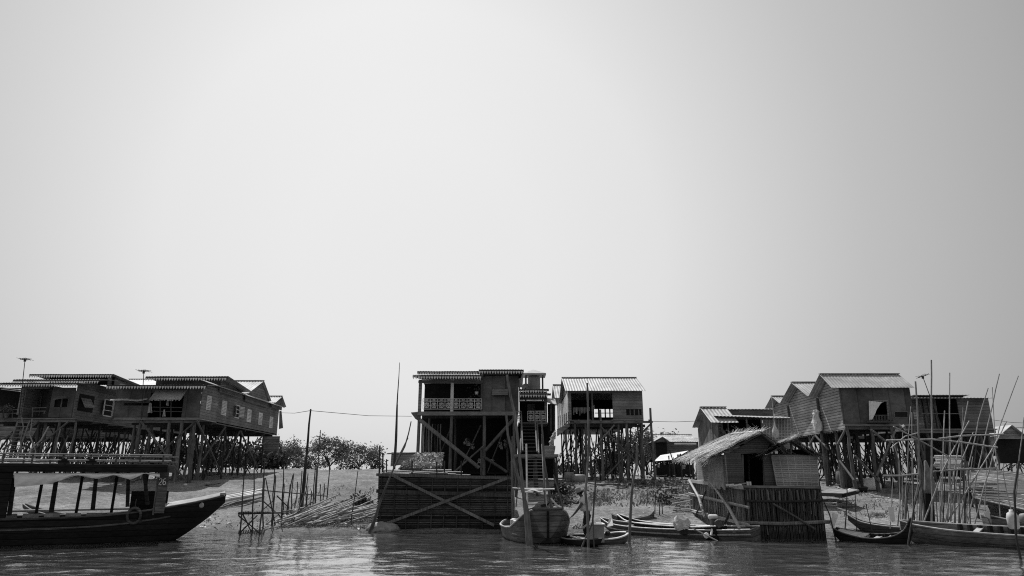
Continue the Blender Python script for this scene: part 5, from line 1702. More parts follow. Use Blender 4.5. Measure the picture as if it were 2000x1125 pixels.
# ------------------------------------------------------------------ boats
def tour_boat():
    hd = V((math.cos(R(20)), math.sin(R(20)), 0))
    lf = V((-hd.y, hd.x, 0))
    A = at(0, 1068, 20.9); A.z = 0
    O = A + lf * 1.0                      # centre line abreast of the left picture edge
    st = fine([(-7, .9, .7, .8, -.45), (-3, 1.0, .8, .72, -.45), (1.4, 1.0, .8, .74, -.4), (3.1, .86, .6, .84, -.35), (4.3, .62, .32, 1.02, -.1), (5.25, .36, .1, 1.2, .55), (5.84, .16, .05, 1.35, 1.12)], 4)
    root = thing('tour_boat', 'long black covered passenger boat marked 26 with a railed roof, at left', 'boat', (O.x, O.y, 0))
    h = MB(); o_, h_, l_ = hull(h, st, O, hd, .06); ho = h.build('hull', 'hull', root)
    def pt(s, b, z): return O + hd * s + lf * b + V((0, 0, z))
    for side in (-1, 1):
        g = MB(); rim(g, st, o_, h_, l_, side, .035, .02, .01); g.build('gunwale', 'hull_mid', root)
        g = MB(); rim(g, [x for x in st if x[0] < 4.5], o_, h_, l_, side, .03, -.28, -.01); g.build('rubbing_strake', 'hull_mid', root)
    # bow deck
    d = MB()
    n = 8
    for i in range(n):
        s0, s1 = 3.75 + 2.05 * i / n, 3.75 + 2.05 * (i + 1) / n
        a, b_ = interp(st, s0), interp(st, s1)
        d.slab(pt(s0, -a[1] + .02, a[3] + .035), pt(s0, a[1] - .02, a[3] + .15), pt(s1, b_[1] - .02, b_[3] + .15), pt(s1, -b_[1] + .02, b_[3] + .035), .04)
    d.build('bow_deck', 'deck', root)
    e = interp(st, 5.8)
    k = MB(); k.beam(pt(5.75, -.22, e[3] + .05), pt(5.75, .22, e[3] + .05), .16, .1); k.build('bow_block', 'deck', root)
    k = MB(); k.lathe(pt(5.15, -.4, 1.06), [(.06, -.02), (.09, 0), (.06, .03)], 10, 'y'); k.build('ring', 'steel', root)
    fl = MB(); fl.slab(pt(-7, -.85, .2), pt(3.6, -.6, .2), pt(3.6, .6, .2), pt(-7, .85, .2), .04); fl.build('floor', 'hull_in', root)
    # roof, rail, posts
    zr = 2.27
    def on_near(px, py, b=-.98):
        dd = ray(px, py); o = V((0, 0, CAMH)); P0 = O + lf * b
        t = (P0 - o).dot(lf) / dd.dot(lf); q = o + dd * t
        return q, (q - P0).dot(hd)
    _, sR = on_near(326, 915)
    _, sL = on_near(-60, 915)
    r = MB(); r.slab(pt(sL - 2, -1.05, zr), pt(sR, -1.05, zr), pt(sR, 1.05, zr), pt(sL - 2, 1.05, zr), .05)
    ro = r.build('roof', 'hull_mid', root)
    r = MB(); r.beam(pt(sL - 2, -1.07, zr - .08), pt(sR, -1.07, zr - .08), .04, .22); r.beam(pt(sR, -1.05, zr - .08), pt(sR, 1.05, zr - .08), .04, .22); r.build('roof_fascia', 'hull', ro)
    r = MB(); r.slab(pt(sL, -1.0, zr + .004), pt(sR - .05, -1.0, zr + .004), pt(sR - .05, 1.0, zr + .004), pt(sL, 1.0, zr + .004), -.03); r.build('roof_deck', 'deck', ro)
    for side in (-1.0, 1.0):
        for hz in (.16, .33):
            r = MB(); r.bar(pt(sL - 2, side, zr + hz), pt(sR + .1, side, zr + hz), .022); r.build('rail', 'plank_mid' if side < 0 else 'post', ro)
        for px in (-40, 5, 62, 122, 176, 226, 273, 318):
            _, s_ = on_near(px, 905); r = MB(); r.bar(pt(s_, side, zr - .02), pt(s_, side, zr + .34), .028); r.build('rail_post', 'hull_mid', ro)
    for px, py in ((122, 907), (176, 910)):
        q, s_ = on_near(px, py); r = MB(); r.box(q.x - .12, q.x + .12, q.y - .05, q.y + .1, zr + .02, zr + .2); r.build('rail_block', 'hull', ro)
    # posts under the roof
    for pxt, pyt, pxb, pyb, r_ in [(28, 948, 18, 1003, .055), (112, 938, 100, 996, .06), (189, 934, 181, 992, .055), (251, 932, 249, 986, .05), (281, 926, 288, 982, .05)]:
        a, _ = on_near(pxt, pyt - 14, -.93); b_, _ = on_near(pxb, pyb + 4, -.93)
        p = MB(); p.bar(a, b_, r_, r_ * 1.1, 8); p.build('roof_post', 'hull', root)
    for s_ in (0.3, 1.4, 2.4, 3.3):
        p = MB(); p.bar(pt(s_, .9, zr), pt(s_, .82, .6), .045); p.build('roof_post', 'hull', root)
    # bow number board
    a, sa = on_near(312, 925, -.8); b_, sb = on_near(329, 985, -.8)
    p = MB(); p.slab(pt(sa, -.82, .85), pt(sa + .27, -.8, .85), pt(sa + .27, -.8, zr - .02), pt(sa, -.82, zr - .02), .05); bo = p.build('number_board', 'hull_mid', root)
    p = MB(); p.beam(pt(sa - .03, -.82, .8), pt(sa - .03, -.82, zr), .04, .04); p.build('board_edge', 'post', bo)
    # the digits 2 and 6 as thin raised strokes on the board
    c0 = pt(sa + .02, -.826, 1.70)
    S = .19
    two = [(0, .78), (.1, .95), (.3, 1), (.5, .92), (.55, .74), (.45, .52), (.2, .26), (0, 0), (.58, 0)]
    six = [(.5, .95), (.3, 1), (.12, .85), (.02, .55), (.02, .25), (.15, .04), (.32, 0), (.5, .1), (.56, .3), (.48, .5), (.3, .57), (.12, .48), (.03, .3)]
    for dg, ox in ((two, 0), (six, .78)):
        m = MB(); m.path([c0 + hd * ((x + ox) * S * .75) + V((0, 0, y * S)) - lf * .058 for x, y in dg], .0125, 5); m.build('painted_digit', 'white', bo)
    p = MB(); p.slab(pt(sa - .9, .55, .75), pt(sa + .2, .55, .75), pt(sa + .2, .5, 1.5), pt(sa - .9, .5, 1.5), .04); p.build('helm_screen', 'hull', root)
    # dark cabin wall at left
    q0, s0 = on_near(26, 930, -.95); q1, s1 = on_near(14, 1000, -.95)
    p = MB(); p.slab(pt(-7, -.97, .7), pt(s1, -.97, .7), pt(s0, -.97, zr - .04), pt(-7, -.97, zr - .04), .05); p.build('cabin_side', 'hull', root)
    # canvas awning rolled along the eave
    top = [(28, 924), (60, 924), (100, 924), (150, 923.5), (190, 924), (222, 924), (255, 924), (283, 922.5), (312, 925)]
    bot = [(28, 951), (60, 949), (100, 944), (150, 928), (190, 935.5), (222, 928), (255, 937), (283, 924.5), (312, 933)]
    N = 64
    def curve(P, t):
        x = 28 + (312 - 28) * t
        for a, b2 in zip(P[:-1], P[1:]):
            if a[0] <= x <= b2[0]:
                f = (x - a[0]) / (b2[0] - a[0]); return x, a[1] + (b2[1] - a[1]) * f
        return P[-1]
    vs, fs = [], []
    R_ = 6
    for sd in (0, 1):
        for i in range(N + 1):
            t = i / N
            x, yt = curve(top, t); _, yb = curve(bot, t)
            for j in range(R_ + 1):
                v_ = j / R_
                bul = .05 * math.sin(v_ * math.pi) + .02 * math.sin(t * 60 + v_ * 7) * v_ + .03 * v_
                q, _ = on_near(x, yt + (yb - yt) * v_, -1.0 - bul + .012 * sd)
                vs.append(q)
    half = (N + 1) * (R_ + 1)
    for i in range(N):
        for j in range(R_):
            a = i * (R_ + 1) + j
            fs += [(a, a + 1, a + R_ + 2, a + R_ + 1), (a + half, a + half + R_ + 1, a + half + R_ + 2, a + half + 1)]
    c = MB(); c.add(vs, fs); c.build('canvas_awning', 'canvas', root, smooth=True)
    c = MB(); vs = []
    for i in range(21):
        t = i / 20
        s_ = 1.3 + 1.8 * t
        vs += [pt(s_, .92, zr - .1), pt(s_, .9, zr - .1 - .28 - .12 * math.sin(t * 3.1)), pt(s_, .93, zr - .1), pt(s_, .91, zr - .1 - .28 - .12 * math.sin(t * 3.1))]
    c.add(vs, [f for i in range(20) for f in ((i * 4, i * 4 + 4, i * 4 + 5, i * 4 + 1), (i * 4 + 2, i * 4 + 3, i * 4 + 7, i * 4 + 6))]); c.build('far_awning', 'cloth_grey', root)
    # seats along the far side
    for i in range(7):
        s_ = -.6 + i * .58
        p = MB(); p.slab(pt(s_, .25, .62), pt(s_ + .42, .25, .62), pt(s_ + .42, .7, .62), pt(s_, .7, .62), .06)
        for a, b2 in ((.03, .28), (.39, .28), (.03, .67), (.39, .67)): p.bar(pt(s_ + a, b2, .2), pt(s_ + a, b2, .6), .02)
        p.slab(pt(s_, .7, .62), pt(s_ + .05, .7, .62), pt(s_ + .05, .74, .98), pt(s_, .74, .98), .42) if False else p.slab(pt(s_, .72, .66), pt(s_ + .42, .72, .66), pt(s_ + .42, .76, .82), pt(s_, .76, .82), .04)
        p.build('seat', 'hull_in', root)
    p = MB(); p.bar(pt(-1, .98, .9), pt(3.6, .85, .95), .04); p.build('inner_rail', 'deck', root)
    q, s_ = on_near(221, 981, .1)
    p = MB(); p.slab(pt(s_ - .3, .0, .6), pt(s_ + .35, .0, .6), pt(s_ + .35, .35, .6), pt(s_ - .3, .35, .6), -.4); p.build('engine_box', 'hull', root)
    # tyre on the side
    q, s_ = on_near(260, 1008, -1.0)
    t = MB()
    cx = O + hd * s_ + V((0, 0, q.z)); bb = interp(st, s_)
    n1, n2 = 22, 8
    off = -bb[1] - .05
    vs, fs = [], []
    for i in range(n1):
        g = 2 * math.pi * i / n1
        for j in range(n2):
            f = 2 * math.pi * j / n2
            rr = .225 + .05 * math.cos(f)
            vs.append(cx + hd * (rr * .82 * math.cos(g)) + V((0, 0, rr * math.sin(g))) + lf * (off + .06 * math.sin(f) + .12 * (0.5 - .5 * math.sin(g)) ** 2 * .6))
    for i in range(n1):
        for j in range(n2):
            fs.append((i * n2 + j, ((i + 1) % n1) * n2 + j, ((i + 1) % n1) * n2 + (j + 1) % n2, i * n2 + (j + 1) % n2))
    t.add(vs, fs); t.bar(cx + lf * off + V((0, 0, .2)), cx + lf * (off + .02) + V((0, 0, .5)), .012)
    tag(t.build('tyre', 'hull_mid', smooth=True), 'worn old tyre hung as a fender on the black passenger boat', 'tyre')
tour_boat()

def simple_boat(name, label, cat, st, O, hd, m='hull_grey', m_in='hull_in', thwarts=(), th=.045, group=None, k=4, rimm='deck', rimr=.022, heel=0.0):
    st = fine(st, k)
    n0 = len(bpy.data.meshes)
    O = V((O[0], O[1], 0)); hd = V((hd[0], hd[1], 0)).normalized(); lf = V((-hd.y, hd.x, 0))
    root = thing(name, label, cat, (O.x, O.y, 0), group)
    h = MB(); o_, h_, l_ = hull(h, st, O, hd, th); h.build('hull', m, root)
    for sd in (-1, 1):
        g = MB(); rim(g, st, o_, h_, l_, sd, rimr, .01); g.build('gunwale', rimm, root)
    f = MB()
    for a, b_ in zip(st[1:-2], st[2:-1]):
        za, zb = a[4] + .07, b_[4] + .07
        if za > a[3] - .1 or zb > b_[3] - .1: continue
        f.slab(O + hd * a[0] - lf * a[2] * .9 + V((0, 0, za)), O + hd * a[0] + lf * a[2] * .9 + V((0, 0, za)), O + hd * b_[0] + lf * b_[2] * .9 + V((0, 0, zb)), O + hd * b_[0] - lf * b_[2] * .9 + V((0, 0, zb)), .03)
    if f.v: f.build('floor', m_in, root)
    if heel: root.rotation_mode = 'QUATERNION'; root.rotation_quaternion = Matrix.Rotation(-heel, 3, hd).to_quaternion() if False else Matrix.Rotation(heel, 3, hd).to_quaternion()
    for s in thwarts:
        a = interp(st, s)
        t = MB(); t.beam(O + hd * s - lf * (a[1] - .03) + V((0, 0, a[3] - .06)), O + hd * s + lf * (a[1] - .03) + V((0, 0, a[3] - .06)), .16, .035); t.build('thwart', m_in, root)
    return root, st, O, hd, lf

# beached canoe seen beyond the passenger boat
simple_boat('canoe', 'dark beached canoe with raised bow, seen through the passenger boat', 'canoe',
            [(0, .06, .02, .95, .8), (.7, .3, .12, .72, .4), (2, .45, .3, .5, .12), (4.2, .42, .28, .45, .1), (5.2, .1, .04, .6, .4)], (at(50, 965, 28.3).x, 28.3), (1, -.12), 'hull_mid', thwarts=(2, 3.4))

# big bluff bowed boat by the stairs
def bluff_boat():
    root, st, O, hd, lf = simple_boat('wooden_boat', 'broad grey wooden boat facing the camera with a flat board across its high bow', 'boat',
        [(0, .46, .08, .97, .18), (.2, .64, .22, .88, .0), (.6, .84, .5, .62, -.2), (1.2, .93, .66, .42, -.28), (3, .88, .62, .38, -.28), (4.2, .6, .35, .42, -.2), (4.7, .36, .2, .46, 0)],
        (1.08, 21.7), (-.2, .98), 'hull_grey', thwarts=(2.1, 3.2), k=5, rimr=.03)
    def pt(s, b, z): return O + hd * s + lf * b + V((0, 0, z))
    b = MB(); b.slab(pt(-.07, -.46, .99), pt(.3, -.6, .93), pt(.3, .6, .93), pt(-.07, .46, .99), .06); b.build('bow_board', 'hull_mid', root)
    b = MB(); b.beam(pt(-.03, 0, .94), pt(-.0, 0, .1), .06, .05); b.build('stem', 'hull', root)
    for i, (s, bb, z) in enumerate([(2.2, .5, .5), (2.6, .3, .52), (2.4, .05, .5), (3.1, .4, .5), (2.9, -.1, .52), (1.9, .2, .48), (3.4, .1, .5)]):
        k = MB(); p = pt(s, bb, z - .25)
        if i % 3 == 0: k.lathe(p, [(.1, 0), (.13, .05), (.13, .3), (.05, .34)], 12); nm, mt = 'jar', 'plastic'
        elif i % 3 == 1: k.box(p.x - .16, p.x + .16, p.y - .12, p.y + .12, p.z, p.z + .3); k.box(p.x - .17, p.x + .17, p.y - .13, p.y + .13, p.z + .302, p.z + .33); nm, mt = 'box', 'plastic_grey'
        else:
            k.path([p + V((.14 * math.cos(t * .5), .14 * math.sin(t * .5), t * .012)) for t in range(26)], .022, 5); nm, mt = 'rope_coil', 'bamboo_pale'
        tag(k.build(nm, mt), ['white jar nearest the port side inside the broad grey boat', 'grey box left of the middle in the broad boat', 'pale rope coil amidships in the broad boat', 'white jar farther aft in the broad boat',
            'grey box to starboard in the broad boat', 'pale rope coil forward of the jar in the broad boat', 'white jar at the stern of the broad boat'][i], nm.replace('_', ' '))
    q = pt(.9, .8, .6)
    r = MB(); r.path([q, q + V((.12, -.1, -.1)), q + V((.22, -.16, -.32)), q + V((.12, -.18, -.38)), q + V((-.1, -.12, -.34))], .016, 5)
    tag(r.build('mooring_rope', 'bamboo_pale'), 'pale rope looped over the side of the broad grey boat', 'rope')
    # seated figure whose head shows over the bow board
    return pt
PT = bluff_boat()

# dark flat punt and round rowing boat beside the standing person
simple_boat('rowing_boat', 'small round ended rowing boat with white rim carrying the square tub', 'boat',
            [(0, .1, .05, .22, 0), (.2, .34, .2, .19, -.1), (.7, .46, .32, .17, -.15), (1.3, .44, .3, .2, -.12), (1.62, .3, .16, .25, -.02), (1.78, .1, .05, .28, .06)], (at(1113, 1050, 22.0).x, 22.0), (1, .12), 'hull_mid', m_in='deck', rimm='white', rimr=.028, k=5, heel=.1)
simple_boat('punt', 'dark low punt lying under the two mooring poles beside the rowing boat', 'boat',
            [(0, .24, .12, .2, .06), (.5, .32, .22, .16, -.12), (1.3, .3, .2, .14, -.12), (1.8, .2, .1, .18, 0)], (at(1163, 1062, 20.9).x, 20.9), (-.45, .9), 'hull', m_in='hull_mid', rimm='plank_mid', k=4)
def tub():
    p = at(1165, 1040, 21.7)
    x0, x1 = at(1152, 1040, 21.5).x, at(1180, 1040, 21.5).x
    z0, z1 = .06, at(1166, 1024, 21.5).z
    b = MB()
    y0, y1 = 21.5, 22.0
    t = .03
    b.box(x0, x1, y0, y0 + t, z0, z1); b.box(x0, x1, y1 - t, y1, z0, z1); b.box(x0, x0 + t, y0 + t, y1 - t, z0, z1); b.box(x1 - t, x1, y0 + t, y1 - t, z0, z1); b.box(x0 + t, x1 - t, y0 + t, y1 - t, z0, z0 + .03)
    root = thing('crate', 'square pale open tub standing in the small rowing boat', 'tub', (p.x, 21.7, z0))
    b.build('body', 'plastic_grey', root)
    r = MB(); 
    for a, c in (((x0 - .02, y0 - .02), (x1 + .02, y0 - .02)), ((x0 - .02, y1 + .02), (x1 + .02, y1 + .02)), ((x0 - .02, y0 - .02), (x0 - .02, y1 + .02)), ((x1 + .02, y0 - .02), (x1 + .02, y1 + .02))):
        r.bar((a[0], a[1], z1), (c[0], c[1], z1), .022)
    r.build('rim', 'canvas', root)
    b = MB(); q = at(1194, 1030, 22.2)
    b.slab(at(1186, 1030, 22.3), at(1198, 1027, 22.2), at(1196, 1012, 22.4), at(1191, 1012, 22.4), .03)
    tag(b.build('paddle', 'canvas'), 'upright pale paddle blade in the bow of the small rowing boat', 'paddle')
    b = MB(); b.path([at(1118, 1030, 21.6), at(1124, 1026, 21.6), at(1132, 1031, 21.6), at(1140, 1030, 21.6), at(1150, 1022, 21.6)], .03, 6)
    for i in range(5): b.bar(at(1120 + i * 5, 1033, 21.6 + rnd(0, .2)), at(1124 + i * 5, 1024 + rnd(-2, 2), 21.7), .018)
    tag(b.build('fishing_trap', 'bamboo'), 'small cane fish trap at the feet of the standing person', 'fish trap')
    b = MB(); b.lathe(at(1187, 1041, 21.6) + V((0, 0, -.08)), [(.05, 0), (.08, .04), (.08, .1), (.03, .14)], 10)
    tag(b.build('kettle', 'black'), 'black kettle on the pale bottom boards of the small rowing boat', 'kettle')
tub()

# long canoe with longtail motor boat beside it
root, st, O, hd, lf = simple_boat('canoe', 'long weathered canoe lying along the shore between the rowing boat and the motor', 'canoe',
    [(0, .05, .02, .5, .3), (.6, .3, .14, .36, -.02), (2, .45, .3, .3, -.16), (4, .45, .32, .32, -.18), (5.2, .4, .3, .36, -.15), (5.9, .36, .28, .4, -.1)], (at(1176, 1020, 26.7).x, 26.7), (.66, -.62), 'hull_mid', thwarts=(1.2, 2.4, 3.6), rimm='bamboo_pale', k=4, heel=.1)
g = MB(); rim(g, st, O, hd, lf, -1, .025, -.14, .01); g.build('rubbing_strake', 'bamboo', root)
b = MB(); a = interp(st, 5.5); b.box(*(lambda p: (p.x - .32, p.x + .32, p.y - .3, p.y + .3, .3, .34))(O + hd * 5.4)); b.build('stern_deck', 'plank', root)
root, st, O, hd, lf = simple_boat('motor_canoe', 'black motor canoe with longtail engine tied in front of the pole pen', 'boat',
    [(0, .28, .2, .42, -.1), (.8, .34, .24, .36, -.18), (2.4, .38, .26, .34, -.18), (4, .3, .18, .4, -.1), (4.8, .06, .02, .6, .3)], (at(1410, 1040, 23.2).x, 23.2), (-.55, .8), 'hull', m_in='hull_mid', thwarts=(1.5, 2.8), rimm='canvas', k=4)
def engine():
    Y = 23.3
    c = at(1398, 1016, Y)
    t = thing('longtail_engine', 'oily longtail engine with pale tank and propeller shaft on the motor canoe', 'engine', (c.x, Y, c.z - .35))
    b = MB(); b.box(c.x - .16, c.x + .14, Y - .14, Y + .14, c.z - .2, c.z + .02)
    for i in range(6): b.box(c.x + .145, c.x + .23, Y - .12, Y + .12, c.z - .19 + i * .035, c.z - .175 + i * .035)
    b.lathe((c.x + .02, Y - .2, c.z - .1), [(.12, 0), (.13, .02), (.13, .055), (.05, .058)], 12, 'y')
    b.build('block', 'engine', t)
    b = MB(); b.lathe((c.x - .24, Y, c.z + .1), [(.03, 0), (.07, .02), (.08, .08), (.08, .24), (.07, .29), (.02, .3)], 12, 'x'); b.build('fuel_tank', 'plastic', t)
    b = MB(); b.bar(at(1393, 1023, Y - .05), at(1389, 1045, Y - .2), .035); b.lathe(at(1380, 1046, Y - .3), [(.02, -.02), (.08, 0), (.09, .03), (.02, .05)], 12, 'y'); b.build('bracket', 'canvas', t)
    P, Q = at(1340, 1025, Y - .25), at(1412, 1062, Y - .4)
    b = MB(); b.bar(P, Q, .018, .022, 8); so_ = b.build('propeller_shaft', 'steel', t)
    b = MB()
    for k in range(3):
        g = k * 2.1
        b.slab(Q, Q + V((.05, -.02, .02)), Q + V((.1 * math.cos(g), -.1 * math.sin(g) * .4, .12 * math.sin(g + .5))), Q + V((.06 * math.cos(g), 0, .1 * math.sin(g))), .015)
    b.build('propeller', 'engine', so_)
    b = MB(); q = at(1330, 1019, 23.6)
    b.lathe(q + V((0, 0, -.2)), [(.12, -.06), (.2, 0), (.23, .1), (.22, .2), (.2, .3), (.13, .37), (.03, .38)], 22)
    b.v = [V((q.x + (p.x - q.x) * 1.1, p.y, p.z)) + V((noise.noise(p * 7), noise.noise(p * 7 + V((7, 0, 0))), noise.noise(p * 7 + V((0, 7, 0))))) * .1 for p in b.v]
    tag(b.build('engine_cover', 'cloth'), 'crumpled white sheet wrapped over an engine at the stern of the long canoe', 'sheet')
    b = MB(); b.lathe(q + V((.06, -.05, -.42)), [(.08, 0), (.14, .05), (.13, .25), (.05, .27)], 10); tag(b.build('wrapped_engine', 'black'), 'black engine foot below the crumpled white sheet on the long canoe', 'engine')
engine()
simple_boat('dinghy', 'short dark dinghy drawn up on the mud beyond the long canoe', 'boat',
            [(0, .12, .05, .52, .28), (.3, .3, .18, .42, .12), (1.0, .36, .24, .4, .08), (1.5, .28, .16, .5, .16), (1.7, .07, .03, .66, .34)], (at(1194, 988, 29.2).x, 29.2), (1, -.15), 'hull_grey', rimm='hull_in')

# boats on the right
root, st, O, hd, lf = simple_boat('canoe', 'black canoe with a high pointed prow moored right of the pole pen', 'canoe',
    [(0, .1, .04, .36, .1), (.3, .26, .14, .27, -.1), (.95, .38, .26, .17, -.18), (1.65, .36, .22, .22, -.15), (2.05, .17, .07, .4, -.05), (2.26, .05, .02, .74, .3)], (at(1632, 1035, 23.2).x, 23.2), (.71, -.71), 'hull', m_in='hull_in', thwarts=(.85, 1.2, 1.6), rimm='hull_mid', k=5, heel=.12)
d = MB()
for i in range(4):
    s0, s1 = .12 + i * .2, .31 + i * .2
    a, c = interp(st, s0), interp(st, s1)
    d.slab(O + hd * s0 - lf * (a[1] - .03) + V((0, 0, a[3] + .012)), O + hd * s0 + lf * (a[1] - .03) + V((0, 0, a[3] + .012)), O + hd * s1 + lf * (c[1] - .03) + V((0, 0, c[3] + .012)), O + hd * s1 - lf * (c[1] - .03) + V((0, 0, c[3] + .012)), .03)
d.build('stern_deck', 'deck', root)
for i in range(4):
    s_ = 1.0 + i * .19; a = interp(st, s_)
    d = MB(); d.box(*(lambda p: (p.x - .035, p.x + .035, p.y - .03, p.y + .03, a[3] - .2, a[3] + .03))(O + hd * s_ + lf * (a[1] - .07))); d.build('rib', 'interior', root)
simple_boat('canoe', 'dark canoe full of tangled net behind the black canoe, at the water edge', 'canoe',
            [(0, .07, .03, .62, .42), (.5, .28, .14, .38, .05), (1.6, .42, .28, .26, -.06), (2.6, .36, .22, .28, -.05), (3.3, .08, .03, .46, .2)], (at(1655, 1000, 26.6).x, 26.6), (.78, -.6), 'hull_mid', rimm='deck', k=5, thwarts=(1, 2))
b = MB()
for i in range(30):
    c = at(1715 + rnd(-16, 16), 1006 + rnd(-4, 4), 24.9)
    b.path([c + V((.09 * math.cos(t * .8) * rnd(.7, 1.3), .09 * math.sin(t * .8), .05 * math.sin(t * 1.3 + i))) for t in range(7)], .007, 4)
tag(b.build('fishing_net', 'bamboo'), 'tangle of brown net heaped in the dark canoe behind the black canoe', 'net')
root, st, O, hd, lf = simple_boat('long_boat', 'long grey planked boat with pale ribbed rim running off the right edge', 'boat',
    [(0, .06, .02, .62, .2), (.5, .34, .12, .55, -.1), (1.6, .62, .4, .47, -.25), (3.5, .75, .55, .43, -.3), (6, .78, .58, .45, -.3), (8.5, .5, .3, .6, -.2), (9.5, .06, .02, .9, .4)], (at(1764, 1050, 22.6).x, 22.6), (.74, -.67), 'hull_grey', m_in='hull_in', rimm='hull_in', k=5, rimr=.03, thwarts=(2, 3.4, 4.8), heel=.1)
for sd in (-1, 1):
    g = MB(); rim(g, [x for x in st if x[0] < 9], O, hd, lf, sd, .022, -.3, .0); g.build('rubbing_strake', 'hull_mid', root)
for i in range(22):
    s_ = 1.5 + i * .25; a = interp(st, s_)
    d = MB(); p = O + hd * s_ + lf * (a[1] - .1)
    d.beam(V((p.x, p.y, a[3] - .3)), V((p.x, p.y, a[3] + .03)), .1, .1); d.build('rib', 'interior', root)
# loose paddles
def paddle(px, py, px2, py2, Y, label):
    b = MB()
    P, Q = at(px, py, Y), at(px2, py2, Y)
    d = (Q - P).normalized(); s = V((d.z, 0, -d.x))
    b.add([P - s * .09 + V((0, -.01, 0)), P + s * .09 + V((0, -.01, 0)), P + d * .42 + s * .07 + V((0, -.01, 0)), P + d * .42 - s * .07 + V((0, -.01, 0)),
           P - s * .09 + V((0, .01, 0)), P + s * .09 + V((0, .01, 0)), P + d * .42 + s * .07 + V((0, .01, 0)), P + d * .42 - s * .07 + V((0, .01, 0))], [(0, 1, 2, 3), (7, 6, 5, 4), (0, 4, 5, 1), (1, 5, 6, 2), (2, 6, 7, 3), (3, 7, 4, 0)])
    root = thing('paddle', label, 'paddle', Q)
    b.build('blade', 'white', root)
    b = MB(); b.bar(P + d * .38, Q, .02); b.build('shaft', 'bamboo_pale', root)
paddle(1632, 1003, 1624, 1032, 23.2, 'white bladed paddle standing in the stern of the black prowed canoe')
paddle(1739, 990, 1744, 1020, 21.6, 'white bladed paddle propped against the pointed prow of the black canoe')

# moored boat at the right edge with white jug
root, st, O, hd, lf = simple_boat('wooden_boat', 'grey flat decked boat half hidden by the long boat at the right edge', 'boat',
    [(0, .3, .14, .72, .1), (.5, .55, .3, .6, -.1), (1.5, .7, .5, .5, -.2), (4, .7, .5, .5, -.2)], (at(1925, 1005, 23.6).x, 23.6), (.85, -.1), 'hull_grey', k=3)
b = MB(); b.slab(at(1924, 999, 23.0), at(1933, 1002, 23.0), at(1934, 1013, 23.0), at(1925, 1009, 23.0), .05); b.build('white_patch', 'white', root)
b = MB(); q = at(1978, 1015, 20.2)
b.lathe(q + V((0, 0, -.25)), [(.1, 0), (.14, .04), (.15, .3), (.12, .42), (.05, .47), (.05, .52)], 14)
tag(b.build('jug', 'plastic', smooth=True), 'big white plastic jug in the long boat near the right edge', 'jug')
b = MB(); b.lathe(at(1992, 1005, 21.2) + V((0, 0, -.1)), [(.05, 0), (.13, .03), (.15, .2), (.13, .36), (.05, .4)], 12, 'x')
tag(b.build('outboard_cover', 'plastic_grey', smooth=True), 'rounded pale engine cover behind the white jug', 'engine')
# ------------------------------------------------------------------ poles, stakes, jetty
def jetty():
    root = thing('bamboo_jetty', 'rickety jetty of thin bamboo stakes with crossed legs, left of the slatted pen', 'jetty', (*on_ground(560, 1020).xy, 0))
    S = [(95, 340, 45, 1085), (215, 220, 180, 1080), (322, 260, 270, 1085), (320, 470, 295, 1030), (330, 470, 435, 990), (430, 360, 400, 1000), (441, 440, 408, 980), (530, 370, 505, 985),
         (535, 530, 520, 900), (630, 440, 548, 930), (640, 420, 600, 935), (682, 510, 655, 830), (730, 390, 690, 885), (775, 400, 740, 880), (797, 420, 760, 870), (795, 575, 778, 880),
         (835, 610, 820, 905), (882, 285, 842, 870), (895, 300, 872, 860), (935, 540, 925, 880), (975, 530, 965, 850), (1036, 300, 985, 845), (600, 540, 575, 900)]
    Yr = {}
    for a, b_, c, d in S:
        px, py, qx, qy = 460 + a / 5.625, 850 + b_ / 5.625, 460 + c / 5.625, 850 + d / 5.625
        Y = min(on_ground(qx, qy).y, 30.5)
        P, Q = at(px, py, Y), at(qx, qy, Y)
        Q = Q + (Q - P).normalized() * .3
        b = MB(); b.bar(P, Q, .02, .032, 6, .025, 5); b.build('stake', 'bamboo_dark', root)
    def r(p, q, Y0, Y1, rad=.025, m='bamboo_dark', nm='rail'):
        b = MB(); b.bar(at(460 + p[0] / 5.625, 850 + p[1] / 5.625, Y0), at(460 + q[0] / 5.625, 850 + q[1] / 5.625, Y1), rad, rad * .8, 6, .015, 4); b.build(nm, m, root)
    r((285, 605), (1005, 670), 27.2, 29.3, .022)
    r((30, 862), (520, 852), 26.0, 27.4, .04); r((60, 852), (380, 850), 26.3, 27.0, .05); r((505, 856), (1080, 842), 27.4, 29, .03)
    r((520, 835), (1085, 815), 27.6, 29.4, .03, 'bamboo'); r((560, 832), (760, 790), 27.6, 28.6, .025, 'bamboo')
    for p, q in [((30, 880), (272, 1085)), ((45, 1080), (240, 880)), ((80, 870), (175, 1060))]: r(p, q, 26.1, 26.1, .028, nm='brace')
    for p, q in [((300, 1015), (470, 870)), ((470, 870), (560, 970)), ((265, 850), (425, 708)), ((305, 725), (440, 845)), ((455, 665), (590, 800)), ((560, 930), (850, 730)), ((630, 965), (690, 820)), ((690, 820), (780, 600))]:
        r(p, q, 27.2, 27.8, .024, nm='brace')
    b = MB()
    for i in range(12): b.bar(at(467 + i * 4.4, 1001 + rnd(-1, 1), 26.0), at(470 + i * 4.4, 1000 + rnd(-1, 1), 26.9), .03)
    b.build('walkway', 'bamboo_dark', root)
jetty()
G = 'lone poles standing in mud and water'
pole('utility_pole', [(607, 799), (598, 890), (592, 960), (588, 1002)], .035, 'post_dark', 'dark leaning utility pole carrying the wire across the gap', 'pole', G, r2=.085)
pole('bamboo_pole', [(626, 840), (621, 903), (615, 996)], .02, 'bamboo_dark', 'thin tall bamboo pole just right of the utility pole', 'pole', G)
